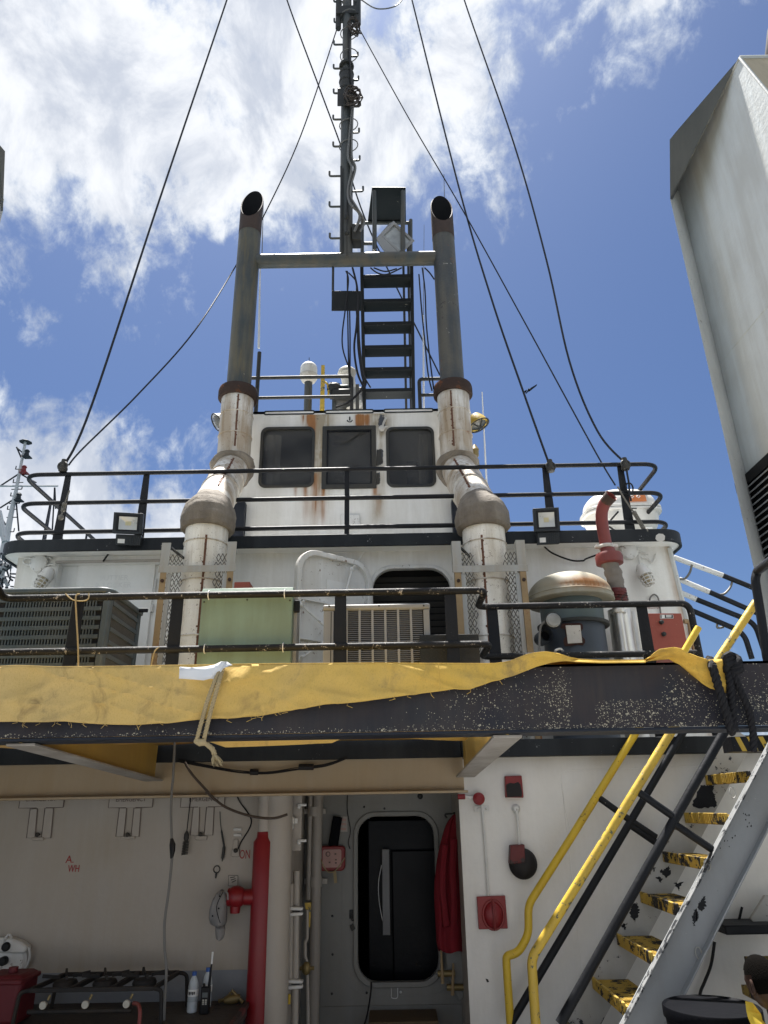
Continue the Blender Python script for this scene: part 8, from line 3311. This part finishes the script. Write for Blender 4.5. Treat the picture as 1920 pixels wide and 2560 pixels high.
mb.tube([P(B6(662, 60), Y=5.90), P(B6(608, 1720), Y=5.90)], .105, 24)
solo('column_pipe', 'thick white column pipe standing right of the red fire main', 'pipe', mb, 'wall_left_dimmed')
# emergency shut-off pulls: painted-over plate, two legs, dark knob
def pull(label, plate, legs, knob, base, body, pos):
    t = T('emergency_pull', label, 'pull handle', tuple(P(knob, Y=YW)), 'emergency pull boxes on the port wall')
    mb = MB()
    a_, b_ = P(plate[0], Y=YW - .016), P(plate[1], Y=YW - .016)
    mb.box((a_.x, YW - .016, b_.z), (b_.x, YW - .001, a_.z + .12))
    part(t, 'sign_plate', mb, 'wall_left_dimmed', bev=.003)
    mb = MB()
    o4 = [(a_.x, YW - .0165, b_.z), (b_.x, YW - .0165, b_.z)]
    mb.tube([V((a_.x, YW - .014, a_.z + .1)), V((a_.x, YW - .014, b_.z)), V((a_.x + (b_.x - a_.x) * .4, YW - .014, b_.z))], .0035, 5)
    mb.tube([V((b_.x, YW - .014, a_.z + .1)), V((b_.x, YW - .014, b_.z)), V((a_.x + (b_.x - a_.x) * .62, YW - .014, b_.z))], .0035, 5)
    part(t, 'plate_edge', mb, 'stencil_dark', kind='stuff')
    text(t, 'lettering', body, P(pos, Y=YW - .018), .044, 'stencil_dark', .001, sx=.95)
    for u0_, u1_, v0_, v1_ in legs:
        mb = MB()
        p4 = [P((u0_[0], v0_), Y=YW - .013), P((u0_[1], v0_), Y=YW - .013), P((u1_[1], v1_), Y=YW - .013), P((u1_[0], v1_), Y=YW - .013)]
        mb.prism(p4, (0, .012, 0))
        part(t, 'guide_leg', mb, 'wall_left_dimmed', bev=.006)
        mb = MB()
        mb.tube([p4[0] + V((0, .002, 0)), p4[3] + V((0, .002, 0))], .0028, 4)
        mb.tube([p4[1] + V((0, .002, 0)), p4[2] + V((0, .002, 0))], .0028, 4)
        part(t, 'dark_edge', mb, 'stencil_dark', kind='stuff')  # thin dark line along each long side of the leg
    mb = MB()
    c_ = P(knob, Y=YW - .03)
    mb.ball(c_, .016, 10, 6)
    mb.tube([c_, c_ + V((0, .03, 0))], .010, 8)
    part(t, 'knob', mb, 'iron_dark')
    mb = MB()
    a_, b_ = P(base[0], Y=YW - .02), P(base[1], Y=YW - .02)
    mb.box((a_.x, YW - .022, b_.z), (b_.x, YW - .001, a_.z))
    part(t, 'base', mb, 'wall_left_dimmed', bev=.006)
    return t


def lg(K_, a, b_, c_, d_, v0, v1):
    return ((K_(a, 0)[0], K_(b_, 0)[0]), (K_(c_, 0)[0], K_(d_, 0)[0]), K_(0, v0)[1], K_(0, v1)[1])


pull('emergency pull at the left end of the shaded port wall, with a streak below', (B5(145, 70), B5(435, 162)), [lg(B5, 208, 258, 182, 240, 170, 375), lg(B5, 310, 370, 285, 350, 165, 375)], B5(258, 350), (B5(222, 368), B5(300, 390)), 'EMERGENCY', B5(285, 106))
pull('middle emergency pull on the shaded port wall', (B5(760, 70), B5(1052, 160)), [lg(B5, 825, 875, 800, 855, 165, 365), lg(B5, 925, 975, 905, 960, 165, 365)], B5(880, 350), (B5(838, 362), B5(930, 382)), 'EMERGENCY', B5(905, 108))
pull('emergency pull beside the hanging spring on the port wall', (B5(1255, 70), B5(1550, 156)), [lg(B5, 1335, 1380, 1315, 1372, 158, 355), lg(B5, 1428, 1480, 1410, 1470, 158, 355)], B5(1386, 348), (B5(1352, 358), B5(1428, 388)), 'EMERGENCY', B5(1412, 106))
sw = T('switch_box', 'small switch with dark knob and red ON stencil near the red fire main', 'switch', tuple(P(B6(355, 500), Y=YW)))
mb = MB()
a_, b_ = P(B6(328, 475), Y=YW - .02), P(B6(382, 502), Y=YW - .02)
mb.box((a_.x, YW - .022, b_.z), (b_.x, YW - .001, a_.z + .02))
mb.box((P(B6(345, 380), Y=YW).x, YW - .02, a_.z + .02), (P(B6(378, 380), Y=YW).x, YW - .001, P(B6(350, 380), Y=YW).z))
part(sw, 'base', mb, 'wall_left_dimmed', bev=.005)
mb = MB()
mb.ball(P(B6(357, 460), Y=YW - .03), .017, 10, 6)
part(sw, 'knob', mb, 'iron_dark')
text(sw, 'on_stencil', 'ON', P(B6(421, 489), Y=YW - .003), .088, 'stencil_red', .001, sx=.60)
for y_ in (312, 352):
    mb = MB()
    mb.tube([P(B6(345, y_), Y=YW - .01), P(B6(398, y_), Y=YW - .01)], .010, 6)
    part(sw, 'peg', mb, 'white_fitting')
mb = MB()
mb.tube(spline([P(B6(365, 75), Y=YW - .01), P(B6(390, 130), Y=YW - .01), P(B6(460, 230), Y=YW - .01), P(B6(455, 300), Y=YW - .01), P(B6(395, 400), Y=YW - .01), P(B6(375, 450), Y=YW - .02)], 5), .005, 5)
part(sw, 'lead', mb, 'cable_black')
st_ = T('wall_stencil', 'red stencilled letters A and WH on the shaded port wall', 'lettering', tuple(P(B5(505, 610), Y=YW - .003)))
text(st_, 'letter', 'A.', P(B5(484, 523), Y=YW - .003), .074, 'stencil_red', .001, rot=(90, 0, 0))
text(st_, 'letters', 'WH', P(B5(510, 587), Y=YW - .003), .070, 'stencil_red', .001, sx=.72)
sp = T('hanging_spring', 'dark coil spring hanging on a cord in front of the port wall', 'spring', tuple(P(B5(1275, 500), Y=YW - .04)))
mb = MB()
a_, b_ = P(B5(1286, 395), Y=YW - .045), P(B5(1275, 490), Y=YW - .045)
mb.tube([a_.lerp(b_, i / 90) + V((math.cos(i * .6) * .022, math.sin(i * .6) * .022, 0)) for i in range(91)], .0034, 5)
mb.tube([a_, b_], .0035, 5)
part(sp, 'coil', mb, 'iron_dark')
mb = MB()
mb.lathe([(.012, .0), (.020, .02), (.018, .05), (.006, .07)], a_, n=12)
part(sp, 'hook', mb, 'iron_dark')
mb = MB()
mb.tube([P(B5(1320, 70), Y=YW - .02), a_ + V((0, 0, .07))], .004, 5)
part(sp, 'cord', mb, 'cable_black')
mb = MB()
mb.tube(spline([P(B5(1520, 190), Y=YW - .02), P(B5(1525, 280), Y=YW - .02), P(B5(1540, 380), Y=YW - .02), P(B5(1548, 440), Y=YW - .02), P(B5(1535, 535), Y=YW - .02)], 6), [.003] * 9 + [.007] * 9 + [.012] * 5 + [.004] * 2, 6)
solo('knife_sheath', 'narrow dark blade hanging on a string left of the switch', 'knife', mb, 'iron_dark')
mb = MB()
c_ = P(B5(1498, 590), Y=YW - .012)
mb.tube([c_ + V((math.cos(a) * .024, 0, math.sin(a) * .024)) for a in [i * 2 * math.pi / 14 for i in range(14)]], .004, 5, closed=True)
mb.bar(c_ + V((0, 0, -.024)), P(B5(1490, 652), Y=YW - .012), .016, .006, taper=.6)
solo('hanging_key', 'small dark key on a ring hanging on the port wall above the cap', 'key', mb, 'iron_dark')
cd_ = T('wall_card', 'small pale printed card fixed above the red valve on the port wall', 'card', tuple(P(B6(340, 710), Y=YW)))
mb = MB()
mb.prism([P(p, Y=YW - .006) for p in (B6(305, 628), B6(375, 630), B6(375, 710), B6(303, 708))], (0, .004, 0))
part(cd_, 'card', mb, 'wall_left_dimmed')
mb = MB()
mb.tube([P(p, Y=YW - .007) for p in (B6(308, 632), B6(372, 634), B6(372, 706), B6(306, 704))], .002, 4, closed=True)
for k in range(3):
    mb.bar(P(B6(318 + 6 * k, 648 + 16 * k), Y=YW - .007), P(B6(352 + 4 * k, 642 + 12 * k), Y=YW - .007), .006, .001, side=(0, 0, 1))
part(cd_, 'print', mb, 'bench_dark', kind='stuff')
# baseball cap hung over the valve
cp = T('grey_cap', 'faded grey baseball cap hanging on the red hydrant valve', 'cap', tuple(P(B6(240, 1080), Y=5.85)))
Lc = [(258, 728), (225, 755), (200, 800), (184, 860), (178, 920), (188, 965), (215, 985)]
Rc = [(262, 728), (285, 742), (298, 780), (298, 850), (296, 910), (290, 960), (280, 985)]
mb = MB()
rows_ = []
for i, (a, b_) in enumerate(zip(Lc, Rc)):
    pa, pb = P(B6(*a), Y=5.84), P(B6(*b_), Y=5.84)
    row = []
    for k in range(17):
        an = math.pi * k / 16
        dep = .10 * math.sin(math.pi * min(1, (i + .25) / 7.2)) ** .6
        row.append((pa + pb) / 2 - (pb - pa) / 2 * math.cos(an) + V((0, -math.sin(an) * dep + .02 * math.sin(an * 3 + i), 0)))
    rows_.append(row)
vs = [p for r_ in rows_ for p in r_]
fs = [(i * 17 + k, i * 17 + k + 1, (i + 1) * 17 + k + 1, (i + 1) * 17 + k) for i in range(6) for k in range(16)]
mb.add(vs, fs, True)
o_ = part(cp, 'crown', mb, 'cap_grey')
so2 = o_.modifiers.new('thickness', 'SOLIDIFY')
so2.thickness = .004
mb = MB()
Lb = [(215, 985), (216, 1010), (218, 1045), (222, 1072), (238, 1080)]
Rb_ = [(282, 978), (286, 1005), (282, 1040), (272, 1068), (255, 1080)]
rows_ = []
for i, (a, b_) in enumerate(zip(Lb, Rb_)):
    pa, pb = P(B6(*a), Y=5.82 - .012 * i), P(B6(*b_), Y=5.82 - .012 * i)
    rows_.append([pa.lerp(pb, k / 8) + V((0, -math.sin(math.pi * k / 8) * .035, 0)) for k in range(9)])
vs = [p for r_ in rows_ for p in r_]
mb.add(vs, [(i * 9 + k, i * 9 + k + 1, (i + 1) * 9 + k + 1, (i + 1) * 9 + k) for i in range(4) for k in range(8)], True)
o_ = part(cp, 'peak', mb, 'cap_grey')
so2 = o_.modifiers.new('thickness', 'SOLIDIFY')
so2.thickness = .005
mb = MB()
for p in (B6(240, 860), B6(197, 912), B6(246, 775)):
    mb.ball(P(p, Y=5.745), .006, 6, 4)
mb.tube(spline([P(B6(270, 745), Y=5.76), P(B6(225, 850), Y=5.73), P(B6(250, 960), Y=5.75)], 5), .003, 4)
part(cp, 'eyelets', mb, 'deep_black', kind='stuff')
mb = MB()
mb.tube(spline([P(B6(275, 745), Y=5.82), P(B6(300, 752), Y=5.80), P(B6(302, 800), Y=5.80)], 4), .006, 6)
part(cp, 'back_strap', mb, 'cap_grey')

# cables hanging from the awning
mb = MB()
pts = [B1(1293, 1350), B1(1290, 1450), B1(1280, 1640), B5(1190, 10), B5(1182, 200), B5(1188, 400), B5(1190, 500), B5(1165, 750), B5(1138, 950), B5(1138, 1130), B5(1150, 1280), B5(1140, 1480), B5(1132, 1680)]
mb.tube(spline([P(p, Y=5.5) for p in pts], 5), .0095, 7)
hcb = T('hanging_cable', 'grey cable with taped joint hanging from the awning in front of the port wall', 'cable', tuple(P(pts[-1], Y=5.5)))
part(hcb, 'cable', mb, 'cable_grey')
mb = MB()
mb.tube([P(B5(1186, 375), Y=5.5), P(B5(1192, 420), Y=5.5), P(B5(1192, 460), Y=5.5), P(B5(1186, 515), Y=5.5)], [.010, .022, .020, .010], 8)
part(hcb, 'taped_joint', mb, 'cable_black')
mb = MB()
pts = [B2(5, 1380), B2(60, 1470), B2(150, 1570), B2(230, 1659), B6(150, 50), B6(270, 150), B6(400, 205), B6(520, 232), B6(625, 236), B6(715, 210)]
mb.tube(spline([P(p, Y=5.62) for p in pts], 5), .0095, 7)
solo('slack_cable', 'brown cable sagging from the bracket across the white pipe to the recess corner', 'cable', mb, 'cable_brown')
cb = T('cable_bunch', 'dark bunch of thin cables drooping along the beige girder face', 'cable', tuple(P(B2(600, 1470), Y=Y_GIRD)))
random.seed(2)
for k in range(6):
    o1, o2 = random.uniform(-12, 12), random.uniform(-10, 10)
    mb = MB()
    mb.tube(spline([P(B2(-40, 1365 + o1), Y=Y_GIRD - .03), P(B2(150, 1405 + o2), Y=Y_GIRD - .03), P(B2(400, 1448 + o1 * .7), Y=Y_GIRD - .04), P(B2(620, 1458 + o2 * .8), Y=Y_GIRD - .04), P(B2(850, 1425 + o1 * .8), Y=Y_GIRD - .04), P(B2(1050, 1400 + o2), Y=Y_GIRD - .04), P(B2(1210, 1345 + o1 * .5), Y=Y_GIRD - .03)], 6), .0036, 5)
    part(cb, 'strand', mb, 'cable_black')
for u_ in (520, 880, 930):
    mb = MB()
    c_ = P(B2(u_, 1452 if u_ < 600 else 1415), Y=Y_GIRD - .04)
    mb.tube([c_ + V((-.03, 0, 0)), c_ + V((.03, 0, 0))], .022, 8)
    part(cb, 'tape', mb, 'cable_black')

# ------------------------------------------------------------------ work bench, stove, bottles, radio, buttons, jerrycan
zbn = P(B5(1500, 1500), Y=Y_LW - .02).z
YB0 = Y_LW - .85
bx1_ = P(B6(420, 1500), Y=Y_LW - .3).x
wb = T('work_bench', 'grimy dark work bench along the shaded port wall', 'bench', (-2.9, Y_LW - .42, 0))
mb = MB()
mb.box((-4.6, YB0, zbn - .06), (bx1_, Y_LW - .006, zbn))
part(wb, 'top', mb, 'bench_dark', bev=.01)
mb = MB()
mb.box((-4.5, YB0 + .06, 0), (bx1_ - .05, Y_LW - .02, zbn - .06))
part(wb, 'cabinet', mb, 'dado')
mb = MB()
mb.box((bx1_ - .015, YB0, zbn + .0), (bx1_ + .015, Y_LW - .02, zbn + .03))
part(wb, 'end_lip', mb, 'red_rusted')
YS = Y_LW - .62
sv = T('gas_stove', 'black three-burner gas stove frame with pale knobs on the work bench', 'stove', tuple(P(B5(620, 1560), Y=YS)))
zt0 = zbn + .20
sx0_, sx1_ = P(B5(200, 1460), Y=YS).x, P(B5(1060, 1450), Y=YS).x
sy0, sy1 = YS, Y_LW - .15
mb = MB()
for a_, b_ in (((sx0_, sy0), (sx1_, sy0)), ((sx0_ + .03, sy1), (sx1_ + .03, sy1)), ((sx0_, sy0), (sx0_ + .03, sy1)), ((sx1_, sy0), (sx1_ + .03, sy1))):
    mb.bar((*a_, zt0), (*b_, zt0), .026, .024, side=(0, 0, 1))
for f in (.33, .66):
    xx = sx0_ + (sx1_ - sx0_) * f
    mb.bar((xx, sy0, zt0), (xx + .02, sy1, zt0), .03, .03, side=(0, 0, 1))
part(sv, 'top_frame', mb, 'stove_black', bev=.004)
for x_, y_, dx_ in ((sx0_, sy0, -.06), (sx1_, sy0, .05), (sx0_ + .03, sy1, -.05), (sx1_ + .03, sy1, .06)):
    mb = MB()
    mb.tube(bend([(x_, y_, zt0), (x_ + dx_, y_, zt0 - .01), (x_ + dx_ * 1.3, y_, zbn)], .04), .013, 8)
    part(sv, 'leg', mb, 'stove_black')
for k in range(3):
    xx = sx0_ + (sx1_ - sx0_) * (k + .5) / 3
    yy = (sy0 + sy1) / 2
    mb = MB()
    mb.lathe([(.03, -.03), (.075, -.02), (.08, .0), (.07, .02), (.03, .025)], (xx, yy, zt0 - .01), n=18)
    bn_ = part(sv, 'burner', mb, 'stove_black')
    for a in range(4):
        mb = MB()
        d_ = V((math.cos(a * 1.571 + .4), math.sin(a * 1.571 + .4), 0))
        mb.bar(V((xx, yy, zt0 + .03)) + d_ * .04, V((xx, yy, zt0 + .045)) + d_ * .15, .02, .015, side=(0, 0, 1))
        part(bn_, 'pan_support', mb, 'stove_black')
mb = MB()
zg = zbn + .09
mb.tube([(sx0_ + .02, sy0 - .03, zg), (sx1_ - .12, sy0 - .03, zg)], .014, 10)
part(sv, 'gas_pipe', mb, 'stove_black')
for p in (B5(298, 1530), B5(590, 1525), B5(875, 1520)):
    c_ = P(p, Y=sy0 - .07)
    mb = MB()
    mb.lathe([(.021, .0), (.023, .010), (.017, .016), (.011, .05)], c_ + V((0, -.01, 0)), (0, 1, 0), 16)
    kb = part(sv, 'knob', mb, 'knob_pale')
    mb = MB()
    mb.tube([c_ + V((.012, .03, .02)), c_ + V((.02, .04, .045))], .008, 8)
    part(sv, 'tap', mb, 'brass')
mb = MB()
mb.tube(spline([P(B5(920, 1515), Y=sy0 - .05), P(B5(955, 1525), Y=sy0 - .06), P(B5(968, 1580), Y=sy0 - .09), P(B5(960, 1680), Y=sy0 - .1)], 5), .012, 8)
part(sv, 'gas_hose', mb, 'red_goose')


def bottle(label, base_uv, Yb, cap_on=True):
    b_ = P(base_uv, Y=Yb)
    b_.z = zbn
    t = T('water_bottle', label, 'bottle', tuple(b_), 'plastic bottles on the bench')
    H = .235
    mb = MB()
    mb.lathe([(.026, 0), (.034, .006), (.034, .06), (.032, .065), (.034, .07), (.034, .150), (.030, .172), (.018, .200), (.013, .208), (.013, .222)], b_, n=22)
    part(t, 'bottle', mb, 'water_bottle')
    mb = MB()
    mb.lathe([(.015, .212), (.0155, .215), (.0155, .233), (.013, .236), (0, .2365)], b_, n=18)
    part(t, 'cap', mb, 'tape_blue')
    mb = MB()
    mb.lathe([(.0348, .095), (.0348, .135)], b_, n=22, cap=False)
    part(t, 'label', mb, 'stencil_ghost')
    return t, b_


t, b_ = bottle('clear plastic water bottle with blue cap standing left of the handheld radio', B5(1328, 1535), Y_LW - .32)
mb = MB()
for k in range(4):
    mb.box(b_ + V((-.020 + .011 * k, -.0375, .106 + .003 * (k % 2))), b_ + V((-.013 + .011 * k, -.0345, .124)))
part(t, 'label_print', mb, 'label_black', kind='stuff')
t, b_ = bottle('clear plastic water bottle half hidden behind the handheld radio', B5(1425, 1500), Y_LW - .2)
rd_ = T('handheld_radio', 'black handheld radio with tall antenna standing on the bench beside the bottles', 'radio', tuple(P(B5(1412, 1580), Y=Y_LW - .36)))
c0 = P(B5(1412, 1590), Y=Y_LW - .36)
c0.z = zbn
Ht = P(B5(1412, 1400), Y=Y_LW - .36).z - zbn
mb = MB()
mb.box(c0 + V((-.030, -.018, 0)), c0 + V((.030, .022, Ht)))
part(rd_, 'body', mb, 'radio_black', bev=.006)
mb = MB()
mb.tube([c0 + V((.020, 0, Ht)), c0 + V((.024, 0, Ht + .09)), c0 + V((.030, 0, P(B5(1447, 1205), Y=Y_LW - .36).z - zbn))], [.010, .007, .004], 8)
part(rd_, 'antenna', mb, 'radio_black')
mb = MB()
mb.tube([c0 + V((.0275, 0, Ht + .13)), c0 + V((.0292, 0, Ht + .20))], .0065, 8)
part(rd_, 'white_sleeve', mb, 'label_white')
mb = MB()
mb.box(c0 + V((-.018, -.020, Ht * .62)), c0 + V((.018, -.0185, Ht * .80)))
part(rd_, 'screen', mb, 'unit_grey')
mb = MB()
for r_ in range(3):
    for k in range(2):
        x, z = -.009 + .018 * k, Ht * (.52 - .07 * r_)
        mb.box(c0 + V((x - .006, -.020, z - .004)), c0 + V((x + .006, -.0185, z + .004)))
part(rd_, 'buttons', mb, 'knob_pale', kind='stuff')
mb = MB()
mb.tube([c0 + V((-.015, 0, Ht)), c0 + V((-.015, 0, Ht + .018))], .008, 10)
part(rd_, 'dial', mb, 'radio_black')
mb = MB()
c_ = P(B6(330, 1465), Y=Y_LW - .12)
c_.z = zbn + .03
mb.lathe([(.02, -.05), (.03, -.02), (.03, .03), (.02, .06)], c_, (1, .2, .1), 12)
mb.tube([c_ + V((-.09, 0, -.01)), c_ + V((-.04, 0, 0)), c_ + V((0, 0, .05)), c_ + V((.08, 0, -.02))], .012, 7)
solo('brass_fitting', 'small brass fitting lying on the right end of the bench', 'fitting', mb, 'brass')
pb = T('push_button_station', 'white push button station with two black buttons at the left edge of the port wall', 'switch', tuple(P(B5(90, 1310), Y=YW)))
mb = MB()
pts = [P(p, Y=YW - .09) for p in (B5(-40, 1060), B5(70, 1065), B5(150, 1095), B5(190, 1130), B5(165, 1175), B5(-40, 1170))]
mb.prism(pts, (0, .085, 0))
part(pb, 'upper_box', mb, 'white_fitting', bev=.015)
mb = MB()
c_ = P(B5(85, 1250), Y=YW - .05)
mb.lathe([(.13, .048), (.13, 0), (.11, -.02), (0, -.02)], P(B5(60, 1235), Y=YW - .05), (0, 1, 0), 24)
part(pb, 'lower_box', mb, 'white_fitting')
for p in (B5(42, 1125), B5(20, 1225)):
    mb = MB()
    mb.lathe([(.03, .03), (.03, -.01), (.024, -.02), (0, -.022)], P(p, Y=YW - .095), (0, 1, 0), 14)
    part(pb, 'button', mb, 'radio_black')
mb = MB()
mb.tube(spline([P(B5(20, 1090), Y=YW - .1), P(B5(60, 1040), Y=YW - .12), P(B5(80, 1065), Y=YW - .1)], 5), .008, 6)
mb.tube(spline([P(B5(200, 1130), Y=YW - .06), P(B5(205, 1200), Y=YW - .05), P(B5(170, 1280), Y=YW - .04), P(B5(110, 1320), Y=YW - .04)], 5), .009, 6)
part(pb, 'cable', mb, 'white_fitting', kind='stuff')
jc = T('red_canister', 'dark red dented canister at the lower left corner on the bench', 'canister', tuple(P(B5(40, 1659), Y=Y_LW - .6)))
mb = MB()
a_, b_ = P(B5(-90, 1330), Y=Y_LW - .62), P(B5(105, 1659), Y=Y_LW - .62)
mb.box((a_.x - .05, Y_LW - .62, zbn), (b_.x, Y_LW - .35, a_.z))
part(jc, 'body', mb, 'jerry_red', bev=.035)
mb = MB()
mb.box((a_.x - .05, Y_LW - .635, a_.z - .05), (b_.x + .004, Y_LW - .34, a_.z - .02))
mb.tube([(b_.x - .12, Y_LW - .5, a_.z), (b_.x - .12, Y_LW - .5, a_.z + .03)], .03, 12)
part(jc, 'rib', mb, 'jerry_red', bev=.01)
